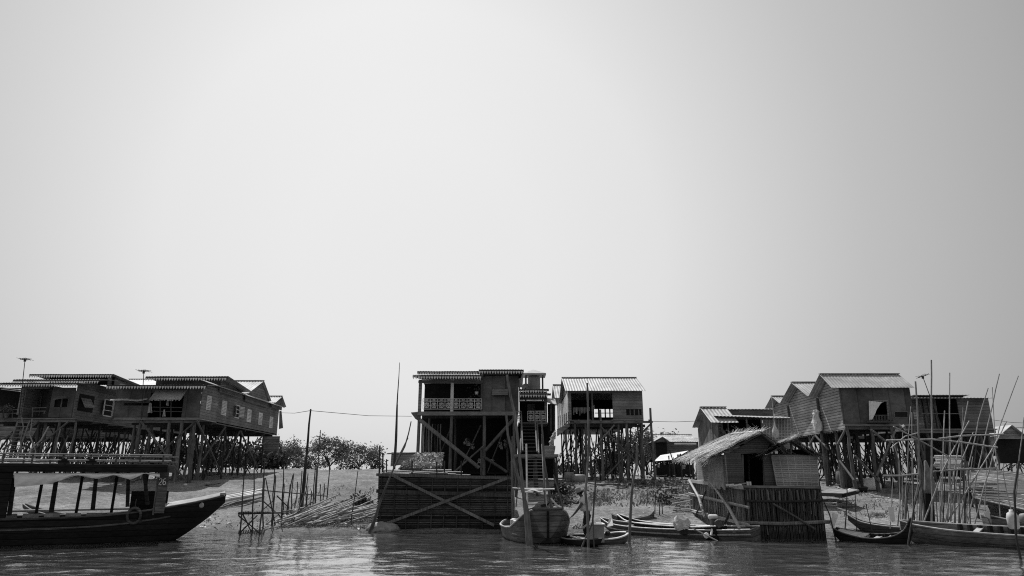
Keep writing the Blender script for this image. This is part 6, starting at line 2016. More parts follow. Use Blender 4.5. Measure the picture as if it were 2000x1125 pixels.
pole('bamboo_pole', [(699, 920), (692, 975), (685, 1024)], .016, 'bamboo_dark', 'thin leaning stake standing alone above the right end of the stick pile', 'pole', G, r2=.03)
pole('bamboo_pole', [(574, 848), (573, 903)], .02, 'bamboo_dark', 'short far pole on the crest left of the utility pole', 'pole', G, Y=55)
pole('bamboo_mast', [(780.5, 708), (776, 770), (774, 830), (771, 889)], .012, 'post_dark', 'very tall tapering mast rising behind the left end of the slatted pen', 'pole', G, r2=.07, Y=30.5, sink=1)
pole('bamboo_pole', [(776.5, 790), (775, 850), (773, 889)], .018, 'post_dark', 'shorter thin pole tied close to the tall tapering mast', 'pole', G, Y=30.3, sink=1)
pole('bamboo_pole', [(803, 823), (798, 846), (790, 872), (771, 912), (746, 970), (722, 1036)], .022, 'post', 'longer of two bent poles leaning on the left corner of the slatted pen', 'pole', G, r2=.045, Y=26.6)
pole('bamboo_pole', [(797, 855), (780, 888), (762, 930), (741, 985), (727, 1034)], .022, 'post', 'shorter of two bent poles leaning on the left corner of the slatted pen', 'pole', G, r2=.045, Y=26.7)
pole('bamboo_pole', [(990, 732), (997, 774), (1005, 803), (1010, 846), (1014, 880), (1022, 965), (1027, 1015), (1031, 1072)], .04, 'post', 'tall pale crooked pole standing at the port side of the broad grey boat, tallest there', 'pole', G, r2=.055, Y=21.3)
pole('bamboo_pole', [(989, 809), (993, 850), (1000, 885), (1011, 925), (1022, 962), (1030, 1000), (1038, 1070)], .035, 'post', 'second crooked pole crossing the tallest one at the broad grey boat', 'pole', G, r2=.06, Y=21.6)
pole('bamboo_pole', [(1056, 805), (1060, 846), (1063, 900), (1070, 950), (1078, 1000)], .03, 'post', 'crooked pole rising along the right of the stairs behind the broad grey boat', 'pole', G, r2=.06, Y=27.6)
pole('bamboo_pole', [(1058, 848), (1062, 900), (1064, 990)], .03, 'post', 'straight pole beside the right rail of the lower stairs', 'pole', G, Y=28.5)
pole('bamboo_pole', [(1001, 852), (1000, 930), (1001, 1010)], .03, 'post', 'upright pole at the right corner of the slatted pen', 'pole', G, Y=26.4)
pole('bamboo_pole', [(996, 868), (1004, 935), (1002, 1012)], .025, 'post_dark', 'thin dark pole close beside the right corner of the slatted pen', 'pole', G, Y=26.6)
pole('mooring_pole', [(1147, 748), (1149, 800), (1150, 868), (1146, 930), (1144, 960), (1147, 1010), (1149, 1072)], .028, 'post', 'tall mooring pole passing in front of the standing person', 'pole', G, r2=.04, Y=20.6)
pole('mooring_pole', [(1164, 905), (1162, 960), (1157, 1020), (1141, 1058)], .022, 'post', 'thin mooring pole just right of the standing person', 'pole', G, Y=20.9)
pole('mooring_pole', [(1160, 960), (1159, 1012), (1160, 1052)], .014, 'bamboo_dark', 'thin dark stake in front of the square tub', 'pole', G, Y=20.4)
pole('mooring_pole', [(1244, 868), (1243, 905), (1237, 940), (1233, 970), (1231, 1010), (1229, 1052)], .03, 'post', 'crooked mooring pole standing in the water before the long canoe', 'pole', G, r2=.05, Y=22.6)
pole('bamboo_pole', [(1081, 927), (1092, 965), (1101, 1000)], .025, 'post', 'slanting pole to the right of the stairs, behind the high bow', 'pole', G, Y=26.5)
pole('bamboo_pole', [(1076, 973), (1094, 995)], .03, 'bamboo_pale', 'short pale slanting pole behind the bow board of the broad boat', 'pole', G, Y=25)
for i, (a, b_, c, d) in enumerate([(1280, 960, 1279, 1004), (1289, 970, 1288, 1006), (1292, 966, 1294, 1005), (1264, 962, 1264, 985), (1211, 905, 1209, 960), (1217, 920, 1216, 965), (1315, 892, 1318, 940)]):
    pole('stake', [(a, b_), (c, d)], .016, 'bamboo_dark', 'thin dark stake stuck in the weedy mud between long canoe and pole pen', 'stake', 'thin stakes in the weedy mud', Y=None if d > 950 else 40)
pole('stake', [(1308, 880), (1316, 905), (1319, 935)], .03, 'post_dark', 'bent pole in front of the canvas shelter', 'stake', None, Y=42)

# stakes of the thicket at the right
TG = 'bamboo stakes in the thicket behind the long boat'
T = [([(1819, 703), (1819.5, 800), (1820, 1012)], .045, 'tallest straight bamboo stake of the thicket, left of its middle'),
     ([(1855, 728), (1855, 800), (1857, 1005)], .032, 'second tallest upright stake, just right of the tallest one'),
     ([(1952, 730), (1932, 822), (1910, 917), (1889, 1022)], .03, 'long stake leaning right whose tip rises at the far right roof end'),
     ([(1989, 734), (1953, 832), (1940, 885), (1904, 1022)], .03, 'rightmost long leaning stake, its tip clear against the sky'),
     ([(1930, 758), (1912, 820), (1891, 915), (1876, 1022)], .03, 'long leaning stake ending before the dark plank wall'),
     ([(1938, 756), (1942, 820), (1947, 917), (1953, 1002)], .024, 'thin stake leaning slightly left at the right end of the plank house'),
     ([(1893, 822), (1866, 872), (1841, 919), (1805, 1018)], .034, 'strongly slanting stake starting above the crossbar'),
     ([(1966, 823), (1950, 855), (1900, 940), (1851, 1020)], .034, 'most slanting stake, running from lower left up to the gabled house'),
     ([(2000, 815), (1992, 890), (1984, 966)], .03, 'upright leaning pole at the right edge before the gabled house'),
     ([(1891, 783), (1880, 840), (1864, 917), (1846, 1018)], .032, 'leaning stake with its tip in front of the dark opening'),
     ([(1881, 795), (1879, 850), (1877, 917), (1873, 1018)], .028, 'upright stake in front of the right jamb of the dark opening'),
     ([(1845, 802), (1842, 880), (1838, 1010)], .035, 'stout upright stake in the middle of the dark opening'),
     ([(1779, 794), (1775, 850), (1772, 919), (1768, 1000)], .022, 'left stake of a close pair near the three gabled house'),
     ([(1781, 805), (1782, 900), (1783, 1002)], .022, 'right stake of a close pair near the three gabled house'),
     ([(1788, 745), (1792, 800), (1795, 900), (1799, 1010)], .05, 'thick pole touching the right eave of the three gabled house'),
     ([(1757, 828), (1763, 845), (1764, 890), (1762, 1005)], .025, 'crooked stake with a rag knotted near its top'),
     ([(1740, 850), (1755, 900), (1758, 1005)], .022, 'short leaning stake at the left end of the thicket'),
     ([(1738, 908), (1743, 935), (1740, 1003)], .022, 'short bent stake at the very left of the thicket'),
     ([(1901, 844), (1886, 880), (1871, 917), (1858, 1015)], .026, 'short leaning stake tied under the right crossbar'),
     ([(1960, 905), (1959, 925), (1975, 1000)], .025, 'crooked short stake near the sloping rack'),
     ([(1990, 900), (1981, 960), (1985, 1050), (1994, 1094)], .04, 'dark mooring pole at the right edge, in front of the long boat'),
     ([(1800, 938), (1786, 990), (1774, 1062)], .035, 'dark slanting pole between the black canoe and the long boat'),
     ([(1653, 937), (1655, 960), (1651, 1022)], .025, 'dark stake rising from the black canoe at its stern'),
     ([(1670, 958), (1672, 1010), (1673, 1028)], .02, 'thin dark stake in front of the net filled canoe'),
     ([(1691, 983), (1696, 1005)], .02, 'short dark stick stuck in the mud behind the net filled canoe'),
     ([(1602, 965), (1620, 1005), (1634, 1056)], .03, 'dark curved pole leaning on the right corner of the pole pen')]
for i, (pts, r_, lb) in enumerate(T):
    Y = None
    if pts[-1][1] > 1040: Y = {1094: 17.6, 1062: 21.4, 1056: 23.1}[pts[-1][1]]
    else: Y = [24.5, 24.9, 25.3, 25.7, 26.2, 25.9, 24.3, 25.0][i % 8]
    if i in (22, 23): Y = 23.6
    pole('bamboo_stake', pts, r_ * .55, 'post_dark' if 'dark ' in lb and i > 19 else 'bamboo', lb, 'stake', TG, r2=r_ * .8, Y=Y, sink=.5)
for i in range(34):
    x = rnd(1745, 1925); h_ = rnd(60, 150); ln = rnd(-14, 14)
    pole('bamboo_stake', [(x + ln, 1015 - h_), (x + ln * .4 + rnd(-2, 2), 1015 - h_ * .5), (x, 1012)], .014, 'bamboo_dark' if i % 3 else 'bamboo', 'thin short bamboo stake in the low fence behind the long boat', 'stake', 'thin stakes of the low fence', Y=rnd(25.2, 28.5), sink=.6, r2=.022)
for i, (pts, r_, lb) in enumerate([([(1731, 860), (1820, 858), (1880, 864), (1948, 874)], .03, 'long bowed crossbar of the stake thicket'),
        ([(1745, 833), (1800, 862), (1850, 890)], .025, 'diagonal bar descending right across the left half of the thicket'),
        ([(1740, 875), (1768, 852), (1795, 845)], .02, 'thin bent bar rising right at the top left of the thicket'),
        ([(1832, 857), (1880, 851), (1960, 848)], .03, 'straight crossbar before the foot of the dark plank house'),
        ([(1823, 921), (1870, 917), (1945, 915)], .03, 'lower crossbar of the thicket before the sloping rack'),
        ([(1800, 958), (1900, 961), (2005, 964)], .025, 'lowest long crossbar running to the right edge'),
        ([(1726, 929), (1760, 929), (1797, 925)], .03, 'short crossbar at the lower left of the thicket')]):
    b = MB(); pxbar(b, pts, 24.35 if i != 5 else 26.5, r_); tag(b.build('crossbar', 'bamboo'), lb, 'crossbar', 'crossbars of the stake thicket')
b = MB(); p = at(1812, 1018, 25.9); t = at(1811, 868, 25.9); b.bar(t, p - V((0, 0, .4)), .12, .2, 8, .03, 4); tag(b.build('dead_trunk', 'interior'), 'thick black trunk standing among the stakes', 'trunk')
b = MB(); q = at(1818, 958, 25.6); b.lathe(V((q.x, q.y, q.z - .1)), [(.2, 0), (.22, .15), (.14, .6), (.05, 1.1), (.02, 1.15)], 12)
b.v = [p_ + V((noise.noise(p_ * 4), noise.noise(p_ * 4 + V((7, 0, 0))), 0)) * .05 for p_ in b.v]
tag(b.build('hanging_net', 'cloth_grey', smooth=True), 'grey net bunched into a cone hanging on the thick pole of the thicket', 'net')
b = MB()
for k in range(10): b.leaf(at(1763 + rnd(-4, 4), 835 + rnd(-4, 6), 24.8), .12, 1.4)
tag(b.build('rag', 'cloth_grey'), 'pale rag knotted on a crooked stake at the left of the thicket', 'rag')

# sloping racks and stacked bamboo at the right edge
def rack():
    root = thing('drying_rack', 'sloping bamboo rack at the right edge behind the stakes', 'rack', (*at(1960, 950, 31).xy, 1.0))
    A, B, C, D = at(1905, 975, 29), at(2060, 1015, 27.5), at(2060, 935, 33), at(1880, 915, 34.5)
    b = MB(); b.slab(A, B, C, D, .05); b.build('mat', 'wicker_dark', root)
    for i in range(26):
        t = i / 25; b = MB(); b.bar(A.lerp(D, t) + V((0, 0, .05)), B.lerp(C, t) + V((0, 0, .05 + rnd(0, .06))), .03, .025, 6, .015, 4); b.build('cane', 'bamboo' if i % 3 else 'bamboo_pale', root)
    for p in (A, D, (A + D) / 2, (A + B) / 2, B): b = MB(); b.bar(p, (p.x, p.y, ground(p.x, p.y) - .2), .05); b.build('leg', 'post_dark', root)
rack()
for i in range(16):
    y = 890 + i * 1.6
    b = MB(); x0, x1 = 1824 + rnd(-3, 6), 1880 + rnd(-8, 6); Y = 33.5 + rnd(-.4, .4); b.bar(at(x0, y + rnd(-1, 1), Y), at(x1, y + rnd(0, 4), Y), .035, .03, 6, .01, 3)
    tag(b.build('bamboo_pole', 'bamboo_pale'), 'white split bamboo pole in the stack under the dark plank house', 'pole', 'stacked white bamboo poles')
for i in range(12):
    b = MB(); x0 = 1835 + rnd(0, 50); y = 955 + rnd(-14, 10); Y = 29.5 + rnd(-.6, .6); b.bar(at(x0, y, Y), at(x0 + rnd(50, 90), y + rnd(-3, 9), Y + .2), .03, .03, 6, .01, 3)
    tag(b.build('bamboo_pole', 'bamboo'), 'brown bamboo pole lying loosely below the sloping rack', 'pole', 'loose poles below the rack')

# ------------------------------------------------------------------ wires, antennas
for pts, lb in [([at(545, 806, 53), at(575, 807, 40), at(606, 802, 28)], 'thin cable from the shuttered house to the utility pole'),
                ([at(606, 802, 28), at(720, 812, 34), at(804, 813, 41)], 'thin cable from the utility pole to the veranda house'),
                ([at(1272, 823, 42), at(1320, 824, 38), at(1370, 822, 34)], 'thin cable from the open fronted house towards the lattice house'),
                ([at(1938, 820, 42), at(1975, 825, 40), at(2040, 828, 38)], 'thin cable from the dark plank house off the right edge')]:
    b = MB(); b.path(pts, .012, 4); tag(b.build('overhead_wire', 'wire'), lb, 'wire', 'overhead wires')
def antenna(px, py, pxb, pyb, Y, label, tilt=0):
    P, Q = at(px, py, Y), at(pxb, pyb, Y)
    root = thing('antenna', label, 'antenna', Q, 'television antennas')
    b = MB(); b.bar(P, Q, .018, .03); b.build('mast', 'post_dark', root)
    b = MB()
    b.beam(P + V((-.3, 0, tilt * -.3)), P + V((.3, 0, tilt * .3)), .03, .03)
    for i in range(5):
        x = -.26 + i * .13; L = .2 + .06 * abs(i - 2)
        c = P + V((x, 0, x * tilt)); b.bar(c + V((-.06, -L, .05)), c + V((.06, L, -.02)), .01, .01, 4)
        b.bar(c + V((-L * .5, 0, .06)), c + V((L * .5, 0, .03)), .01, .01, 4)
    b.box(P.x - .05, P.x + .05, P.y - .04, P.y + .04, P.z - .14, P.z + .02)
    b.build('aerial', 'post_dark', root)
antenna(49, 702, 37, 812, 42.2, 'thin television antenna rising from the far left porch')
antenna(281, 725, 276, 818, 39.5, 'thin television antenna in front of the shuttered house')
antenna(1802, 735, 1840, 838, 40, 'slanting television antenna above the dark plank house at right', .3)

# ------------------------------------------------------------------ wood on the mud
for i in range(9):
    t = i / 8
    x0, y0 = 388 + rnd(-6, 14), 950 + 6 * t
    x1, y1 = 505 + rnd(-6, 16), 925 + 14 * t
    Y0_, Y1_ = 31.5 - t * 1.5, 34.5 - t * 1.2
    P, Q = at(x0, y0, Y0_), at(x1, y1, Y1_)
    for p_ in (P, Q): p_.z = max(ground(p_.x, p_.y) + .06, min(p_.z, ground(p_.x, p_.y) + .3))
    b = MB(); b.bar(P, Q, .075, .06, 8, .02, 4)
    tag(b.build('log', 'bamboo_pale' if i % 3 else 'bamboo'), 'long pale log lying on the slope beside the bow of the black boat', 'log', 'pale logs on the slope')
for i in range(76):
    x = rnd(545, 688); k = (x - 545) / 143
    y = 1026 - rnd(0, 14) - 8 * k
    P = on_ground(x, y + 6)
    g = R(rnd(8, 48))
    L = rnd(.7, 1.7)
    P.z = ground(P.x, P.y) + rnd(.03, .34)
    d = V((math.cos(g), math.sin(g) * .8, rnd(.08, .42))) * L
    Q = P + d; Q.z = max(Q.z, ground(Q.x, Q.y) + .03)
    b = MB(); b.bar(P - d * .3, Q, .03, .022, 6, .02, 3)
    tag(b.build('stick', 'bamboo' if i % 4 else 'bamboo_pale'), 'cut bamboo stick in the long heap at the water edge below the jetty', 'stick', 'cut sticks heaped at the water edge')
for i in range(40):
    P = on_ground(rnd(1312, 1348), rnd(985, 1000)); P.z += rnd(.02, .5)
    d = V((rnd(.3, .8), rnd(-.4, .4), rnd(-.15, .12)))
    b = MB(); b.bar(P - d * .5, P + d * .5, .028, .022, 5, .02, 2)
    tag(b.build('firewood', 'bamboo_pale' if i % 4 == 0 else 'bamboo'), 'split firewood in the pile left of the pole pen', 'firewood', 'firewood pile')
for i in range(34):
    P = on_ground(rnd(1608, 1665), rnd(978, 995)); P.z += rnd(.02, .15)
    g = rnd(-.5, .5); d = V((math.cos(g), math.sin(g), rnd(-.1, .1))) * rnd(.4, 1)
    b = MB(); b.bar(P - d * .5, P + d * .5, .025, .02, 5, .02, 2)
    tag(b.build('stick', 'bamboo' if i % 3 else 'bamboo_pale'), 'loose stick on the mud below the plank raft at right', 'stick', 'loose sticks below the plank raft')
for i in range(60):
    R_ = random.choice([(1085, 1260, 930, 958, 0), (1600, 1790, 940, 962, 0), (180, 480, 930, 950, 0), (1290, 1350, 930, 960, 0)])
    P = on_ground(rnd(R_[0], R_[1]), rnd(R_[2], R_[3])); P.z += rnd(.03, .2)
    g = rnd(-.9, .9); d = V((math.cos(g), math.sin(g), rnd(-.12, .12))) * rnd(.5, 1.8)
    b = MB(); b.beam(P - d * .5, P + d * .5, rnd(.05, .14), rnd(.03, .07))
    tag(b.build('timber', random.choice(['post_dark', 'beam', 'bamboo', 'post'])), 'piece of scrap timber lying on the mud among the stilts', 'timber', 'scrap timber under the houses')
for i in range(7):
    y = rnd(894, 915); x0 = rnd(-20, 20); Y = rnd(31, 33)
    b = MB(); b.path([at(x0, y, Y), at(x0 + 60, y - rnd(-2, 9), Y), at(x0 + rnd(110, 150), y + rnd(0, 12), Y)], [.03, .028, .02], 6)
    tag(b.build('bamboo_pole', 'bamboo_pale'), 'long bowed bamboo pole lying behind the roof rail of the black passenger boat', 'pole', 'bowed poles behind the boat rail')
for pts, r_ in [([(42, 815), (46, 835), (40, 860), (44, 900)], .03), ([(63, 818), (58, 850), (70, 880), (66, 915)], .03), ([(95, 833), (80, 860), (60, 878), (55, 905)], .04), ([(118, 838), (112, 862), (104, 900)], .03)]:
    pole('branch', pts, r_, 'bamboo', 'crooked branch leaning among the stilts below the far left ladder', 'branch', 'crooked branches under the far left house', Y=41.5, sink=.4)
def raft():
    P = on_ground(1640, 962)
    root = thing('plank_raft', 'old plank raft lying on the mud right of the thatched hut', 'raft', (P.x, P.y, P.z))
    A, B, C, D = at(1590, 957, 33.2), at(1648, 968, 30.2), at(1678, 955, 31.5), at(1622, 946, 34.5)
    for p in (A, B, C, D): p.z = 1.32 if p in (A, B) else 1.45
    for i in range(9):
        t0, t1 = i / 9, (i + .93) / 9
        b = MB(); b.slab(A.lerp(D, t0), B.lerp(C, t0), B.lerp(C, t1), A.lerp(D, t1), -.06); b.build('plank', 'plank_mid', root)
    b = MB(); b.slab(A + V((0, 0, -.02)), B + V((0, 0, -.02)), B + V((0, 0, -.16)), A + V((0, 0, -.16)), .1); b.slab(B + V((0.02, 0, -.02)), C + V((0, 0, -.02)), C + V((0, 0, -.16)), B + V((0.02, 0, -.16)), .1); b.build('frame', 'interior', root)
raft()
# sacks, rubbish, dark clump
b = MB(); q = on_ground(748, 1036); b.lathe(q + V((0, 0, -.12)), [(.3, 0), (.38, .15), (.3, .34), (.1, .42)], 14)
b.v = [V((p.x + (p.x - q.x) * .7, p.y, p.z)) + V((noise.noise(p * 4), noise.noise(p * 4 + V((7, 0, 0))), noise.noise(p * 4 + V((0, 7, 0))))) * .16 for p in b.v]
tag(b.build('rubble_sack', 'stone', smooth=True), 'pale lumpy sack slumped at the left foot of the slatted pen', 'sack')
def clump(px, py, n, sz, m, name, label, cat, sp=(.5, .4, .25), kind=None):
    q = on_ground(px, py); b = MB()
    for i in range(n):
        p = q + V((random.gauss(0, sp[0]), random.gauss(0, sp[1]), abs(random.gauss(0, sp[2]))))
        p.z = max(p.z, ground(p.x, p.y) + .01)
        b.leaf(p, sz * rnd(.6, 1.4), 2)
    o = b.build(name, m)
    return tag(o, label, cat, None, kind) if not kind else tag(o, kind=kind)
clump(702, 984, 320, .09, 'leaf_dark', 'shrub', 'small dark shrub alone on the bare slope left of the slatted pen', 'shrub', (.26, .2, .18))
clump(1180, 975, 260, .08, 'weed', 'shrub', 'pale leafy shrub behind the standing person and the small dinghy', 'shrub', (.5, .4, .25))
clump(1334, 968, 260, .07, 'weed', 'shrub', 'low leafy shrub on top of the firewood pile', 'shrub', (.35, .3, .35))
clump(1108, 965, 420, .09, 'leaf_dark', 'shrub', 'added dark leaves filling the shade beside the foot of the stairs', 'shrub', (.4, .5, .25))  # leaf clump added where only deep shade and dark soil lie
clump(1098, 985, 260, .08, 'leaf_dark', 'shrub', 'added dark leaves filling the shade behind the high bow of the broad boat', 'shrub', (.3, .3, .2))  # second clump added to darken the same shaded bank
clump(1258, 950, 420, .1, 'leaf_dark', 'shrub', 'low dark shrub under the right corner of the open fronted house', 'shrub', (.7, .5, .2))
clump(1303, 985, 300, .08, 'leaf_dark', 'shrub', 'dark low shrub left of the firewood pile', 'shrub', (.3, .3, .35))
def weeds(name, px0, px1, py0, py1, n, h, m):
    b = MB()
    for i in range(n):
        q = on_ground(rnd(px0, px1), rnd(py0, py1))
        if noise.noise(V((q.x * 1.3, q.y * 1.3, 5))) < rnd(-.25, .35): continue
        g = rnd(0, 6.28); w = V((math.cos(g), math.sin(g), 0)) * .018
        tp = q + V((rnd(-.1, .1), rnd(-.1, .1), h * rnd(.4, 1.2)))
        b.add([q - w, q + w, q.lerp(tp, .6) + w * 1.3, tp, q.lerp(tp, .6) - w * 1.3], [(0, 1, 2, 3, 4)])
        if rnd(0, 1) < .5: b.leaf(tp, .05, 2)
    tag(b.build(name, m), kind='stuff')
weeds('weeds', 1150, 1345, 962, 990, 1500, .17, 'weed')
weeds('grass', 560, 735, 1008, 1034, 900, .12, 'weed')
weeds('grass', 570, 735, 950, 1006, 700, .1, 'weed')
weeds('grass', 1640, 1830, 960, 1010, 900, .12, 'weed')
weeds('grass', 340, 560, 985, 1036, 500, .1, 'weed')
for i in range(110):
    R_ = random.choice([(1085, 1250, 925, 955), (1085, 1350, 925, 965), (180, 500, 925, 950), (1600, 1780, 940, 965), (560, 735, 990, 1036), (1640, 1800, 950, 1030), (1240, 1345, 985, 1012), (345, 470, 990, 1036), (1160, 1340, 935, 965)])
    q = on_ground(rnd(R_[0], R_[1]), rnd(R_[2], R_[3])); b = MB()
    s = rnd(.04, .11)
    b.lathe(q + V((0, 0, -.02)), [(s, 0), (s * 1.1, s * .4), (s * .5, s * .8)], 7)
    b.v = [p + V((noise.noise(p * 9), noise.noise(p * 9 + V((7, 0, 0))), noise.noise(p * 9 + V((0, 7, 0))))) * s * .9 for p in b.v]
    tag(b.build('litter', random.choice(['plastic', 'stone', 'canvas', 'stone'])), 'small pale scrap of litter lying on the mud', 'litter', 'litter scattered on the mud')
# white cloth stretched on a pole between the tall poles
def cloth_bar():
    Y = 25.2
    root = thing('hanging_sheet', 'white sheet drying on a pole tied across the foot of the stairs', 'sheet', at(1040, 960, Y))
    b = MB(); pxbar(b, [(1001, 953), (1040, 957), (1083, 955)], Y, .03); b.build('bar', 'bamboo_pale', root)
    b = MB(); n = 10
    for i in range(n):
        x0, x1 = 1018 + i * 4.2, 1022.2 + i * 4.2
        dy = lambda k: 5 + 2 * math.sin(k * .9)
        b.slab(at(x0, 955 + dy(i), Y - .1), at(x1, 955 + dy(i + 1), Y - .1), at(x1, 953.5, Y + .1), at(x0, 953.5, Y + .1), .015)
    b.build('sheet', 'cloth', root)
    for p, q in [((1003, 953), (1006, 1005)), ((1012, 945), (1008, 990))]:
        b = MB(); pxbar(b, [p, q], Y, .02); b.build('leg', 'post', root)
cloth_bar()

# ------------------------------------------------------------------ people
def skin_body(root, J, E, name='body', m='skin', lv=2):
    """J: list of (pos, radius); E: edges; index 0 is the root"""
    me = bpy.data.meshes.new('armature_lines')
    me.from_pydata([p for p, r in J], E, [])
    o = bpy.data.objects.new('armature_lines', me)
    COL.objects.link(o)
    md = o.modifiers.new('Skin', 'SKIN')
    for i, (p, r) in enumerate(J):
        sv = me.skin_vertices[0].data[i]
        sv.radius = (r, r)
        sv.use_root = (i == 0)
    sd = o.modifiers.new('Sub', 'SUBSURF'); sd.levels = lv; sd.render_levels = lv
    bpy.context.view_layer.update()
    dg = bpy.context.evaluated_depsgraph_get()
    nm = bpy.data.meshes.new_from_object(o.evaluated_get(dg))
    bpy.data.objects.remove(o)
    bpy.data.meshes.remove(me)
    nm.name = name
    nm.materials.clear(); nm.materials.append(M[m])
    nm.polygons.foreach_set('use_smooth', [True] * len(nm.polygons))
    r_ = bpy.data.objects.new(name, nm); COL.objects.link(r_)
    r_.parent = root
    ORIG[r_.name] = ORIG[root.name]
    o3 = ORIG[root.name]
    for v_ in nm.vertices: v_.co = v_.co - o3
    return r_

def stander():
    Y = 22.15
    k = 1333 / Y * 1.0
    F = at(1146, 1052, Y)
    root = thing('person', 'person in a brimmed hat, pale shirt and dark trousers bending forward in the rowing boat', 'person', (F.x, Y, .04))
    p = lambda px, py, dy=0: at(px, py, Y) + V((0, dy, 0))
    hip, wst, chs, nck, hd_ = p(1147, 1004), p(1145, 993), p(1141, 979), p(1136, 969), p(1131, 962)
    J = [(hip, .125), (wst, .115), (chs, .135), (nck, .05), (p(1133.5, 966), .05), (hd_, .085), (p(1130.5, 959), .09)]
    E = [(0, 1), (1, 2), (2, 3), (3, 4), (4, 5), (5, 6)]
    def chain(start, pts):
        a = start
        for q, r in pts:
            J.append((q, r)); E.append((a, len(J) - 1)); a = len(J) - 1
        return a
    # near arm reaches down to the trap, far arm forward
    w1 = chain(2, [(p(1140, 974.5, -.17), .062), (p(1132, 988, -.24), .045), (p(1124, 999, -.2), .034), (p(1118.5, 1005.5, -.18), .026)])
    w2 = chain(2, [(p(1138, 974, .17), .062), (p(1129, 983, .22), .045), (p(1124, 983.5, .2), .034), (p(1119, 980.5, .18), .026)])
    for w_, (dx, dz), sgn in ((w1, (-1, -.75), -1), (w2, (-.9, .35), 1)):
        b0 = J[w_][0]
        d = V((dx, 0, dz)).normalized(); sd = V((0, 1, 0)); dn = V((-.3, 0, -1)).normalized()
        pal = b0 + d * .05
        J.append((pal, .03)); E.append((w_, len(J) - 1)); pi = len(J) - 1
        for f in range(4):
            o = (f - 1.5) * .021
            L = (.034, .04, .038, .03)[f]
            J.append((pal + sd * o + d * .03, .0095)); E.append((pi, len(J) - 1)); a = len(J) - 1
            J.append((pal + sd * o * 1.15 + d * (.03 + L) + dn * .012, .0085)); E.append((a, a + 1))
            J.append((pal + sd * o * 1.15 + d * (.03 + L + .016) + dn * .04, .0075)); E.append((a + 1, a + 2))
        J.append((pal - sd * sgn * .03 + dn * .015 - d * .01, .011)); E.append((pi, len(J) - 1)); a = len(J) - 1
        J.append((pal - sd * sgn * .045 + dn * .03 + d * .025, .0095)); E.append((a, a + 1))
    # legs
    for sgn in (-1, 1):
        f0 = V((F.x + sgn * .05 + .02, Y + sgn * .13, .06))
        chain(0, [(p(1147 + sgn, 1007, sgn * .085), .095), (p(1143 + sgn * 2, 1028, sgn * .11), .065), (p(1146 + sgn, 1047, sgn * .12) , .042), (f0 + V((0, 0, .01)), .034), (f0 + V((-.15, 0, -.0)), .024)])
    skin_body(root, J, E)
    # clothes: shirt and trousers as slightly larger skins over the same joints
    S = [(wst + V((.0, 0, -.1)), .22), (wst, .21), (chs, .215), (p(1137.5, 971), .08)]
    SE = [(0, 1), (1, 2), (2, 3)]
    for pts in ([(p(1140, 974.5, -.17), .11), (p(1134, 984.5, -.225), .09)], [(p(1138, 974, .17), .11), (p(1132, 980.5, .21), .09)]):
        a = 2
        for q, r in pts: S.append((q, r)); SE.append((a, len(S) - 1)); a = len(S) - 1
    skin_body(root, S, SE, 'shirt', 'shirt')
    S = [(hip + V((0, 0, .03)), .15), (hip + V((0, 0, -.02)), .145)]
    SE = [(0, 1)]
    for sgn in (-1, 1):
        a = 1
        for q, r in [(p(1147 + sgn, 1009, sgn * .085), .115), (p(1143 + sgn * 2, 1028, sgn * .11), .085), (p(1145.5 + sgn, 1045, sgn * .12), .07)]:
            S.append((q, r)); SE.append((a, len(S) - 1)); a = len(S) - 1
    skin_body(root, S, SE, 'trousers', 'trouser')
    # face: nose, eyes, mouth, ear on the head turned left and down
    c = at(1130.3, 961, Y)
    b = MB(); b.lathe(c + V((-.098, 0, -.015)), [(.016, 0), (.012, .02), (.004, .032)], 8); b.build('nose', 'skin', root, True)
    b = MB()
    for s in (-1, 1): b.lathe(c + V((-.083, s * .034, .014)), [(.002, -.01), (.011, 0), (.002, .01)], 8)
    b.build('eyes', 'hair', root)
    b = MB(); b.bar(c + V((-.085, -.024, -.052)), c + V((-.085, .024, -.052)), .006); b.build('mouth', 'hair', root)
    b = MB(); b.lathe(c + V((.012, -.095, -.02)), [(.008, -.03), (.02, 0), (.01, .03)], 8); b.lathe(c + V((.012, .095, -.02)), [(.008, -.03), (.02, 0), (.01, .03)], 8); b.build('ears', 'skin', root, True)
    b = MB(); b.lathe(c + V((.03, 0, -.06)), [(.07, 0), (.097, .04), (.1, .09), (.06, .12)], 12); b.build('hair', 'hair', root, True)
    # hat, tipped forward
    b = MB()
    pr = [(.19, -.012), (.2, 0), (.115, .02), (.108, .07), (.095, .105), (.05, .125), (.005, .13)]
    b.lathe((0, 0, 0), pr, 20)
    rot = Matrix.Rotation(R(-22), 4, 'Y')
    b.v = [rot @ V((v_.x * (1.3 if v_.x < -.12 else 1), v_.y, v_.z - .25 * max(0, abs(v_.y) - .12))) + c + V((-.0, 0, .028)) for v_ in b.v]
    b.build('hat', 'hat', root, True)
stander()

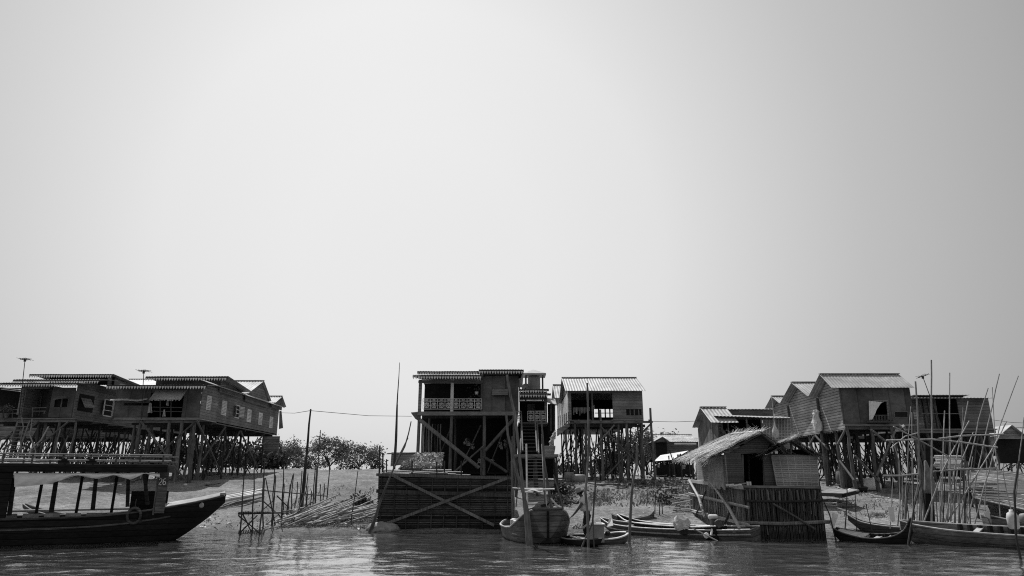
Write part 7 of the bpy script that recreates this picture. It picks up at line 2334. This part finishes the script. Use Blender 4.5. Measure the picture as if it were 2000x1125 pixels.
def sitter():
    Y = 24.4
    p = lambda px, py, dy=0: at(px, py, Y) + V((0, dy, 0))
    H = p(1062, 990)
    seat = V((H.x + .06, Y, H.z - .62))
    root = thing('person', 'seated person in a dark cap and pale collar, head showing over the bow board', 'person', (seat.x, Y, seat.z - .05))
    J = [(seat, .12), (seat + V((0, 0, .2)), .115), (seat + V((-.01, 0, .38)), .13), (seat + V((-.03, 0, .5)), .05), (H + V((0, 0, -.02)), .078), (H + V((-.01, 0, .05)), .082)]
    E = [(0, 1), (1, 2), (2, 3), (3, 4), (4, 5)]
    def chain(a, pts):
        for q, r in pts: J.append((q, r)); E.append((a, len(J) - 1)); a = len(J) - 1
        return a
    for s in (-1, 1):
        w = chain(2, [(seat + V((0, s * .18, .41)), .06), (seat + V((-.1, s * .22, .16)), .045), (seat + V((-.3, s * .16, .1)), .033), (seat + V((-.37, s * .14, .1)), .026)])
        for f in range(4):
            q = J[w][0]; a = chain(w, [(q + V((-.03, (f - 1.5) * .02, 0)), .0095), (q + V((-.07, (f - 1.5) * .022, -.01)), .008), (q + V((-.085, (f - 1.5) * .022, -.035)), .0075)])
        chain(w, [(J[w][0] + V((-.01, -s * .035, 0)), .01), (J[w][0] + V((-.04, -s * .045, -.01)), .009)])
        chain(0, [(seat + V((-.08, s * .09, -.01)), .09), (seat + V((-.42, s * .12, .02)), .065), (seat + V((-.44, s * .12, -.3)), .042), (seat + V((-.5, s * .12, -.33)), .03)])
    skin_body(root, J, E)
    S = [(seat + V((0, 0, .02)), .15), (seat + V((0, 0, .2)), .145), (seat + V((-.01, 0, .38)), .16), (seat + V((-.02, 0, .47)), .08)]
    SE = [(0, 1), (1, 2), (2, 3)]
    for s in (-1, 1): S.append((seat + V((0, s * .18, .41)), .085)); SE.append((2, len(S) - 1)); S.append((seat + V((-.06, s * .21, .26)), .07)); SE.append((len(S) - 2, len(S) - 1))
    skin_body(root, S, SE, 'shirt', 'shirt')
    S = [(seat + V((0, 0, .0)), .14), (seat + V((-.03, 0, -.01)), .14)]; SE = [(0, 1)]
    for s in (-1, 1):
        a = 1
        for q, r in [(seat + V((-.12, s * .09, -.01)), .11), (seat + V((-.42, s * .12, .02)), .085), (seat + V((-.44, s * .12, -.22)), .065)]: S.append((q, r)); SE.append((a, len(S) - 1)); a = len(S) - 1
    skin_body(root, S, SE, 'trousers', 'trouser')
    b = MB(); b.lathe(H + V((-.01, 0, .045)), [(.1, -.03), (.1, .02), (.085, .06), (.03, .085)], 14); b.slab(H + V((-.09, -.07, .02)), H + V((-.09, .07, .02)), H + V((-.2, .05, .005)), H + V((-.2, -.05, .005)), .012); b.build('cap', 'trouser', root, True)
    b = MB(); b.lathe(H + V((-.095, 0, -.03)), [(.014, 0), (.011, .02), (.004, .03)], 8); b.build('nose', 'skin', root, True)
    b = MB()
    for s in (-1, 1): b.lathe(H + V((-.08, s * .03, .0)), [(.002, -.01), (.01, 0), (.002, .01)], 8)
    b.build('eyes', 'hair', root)
sitter()
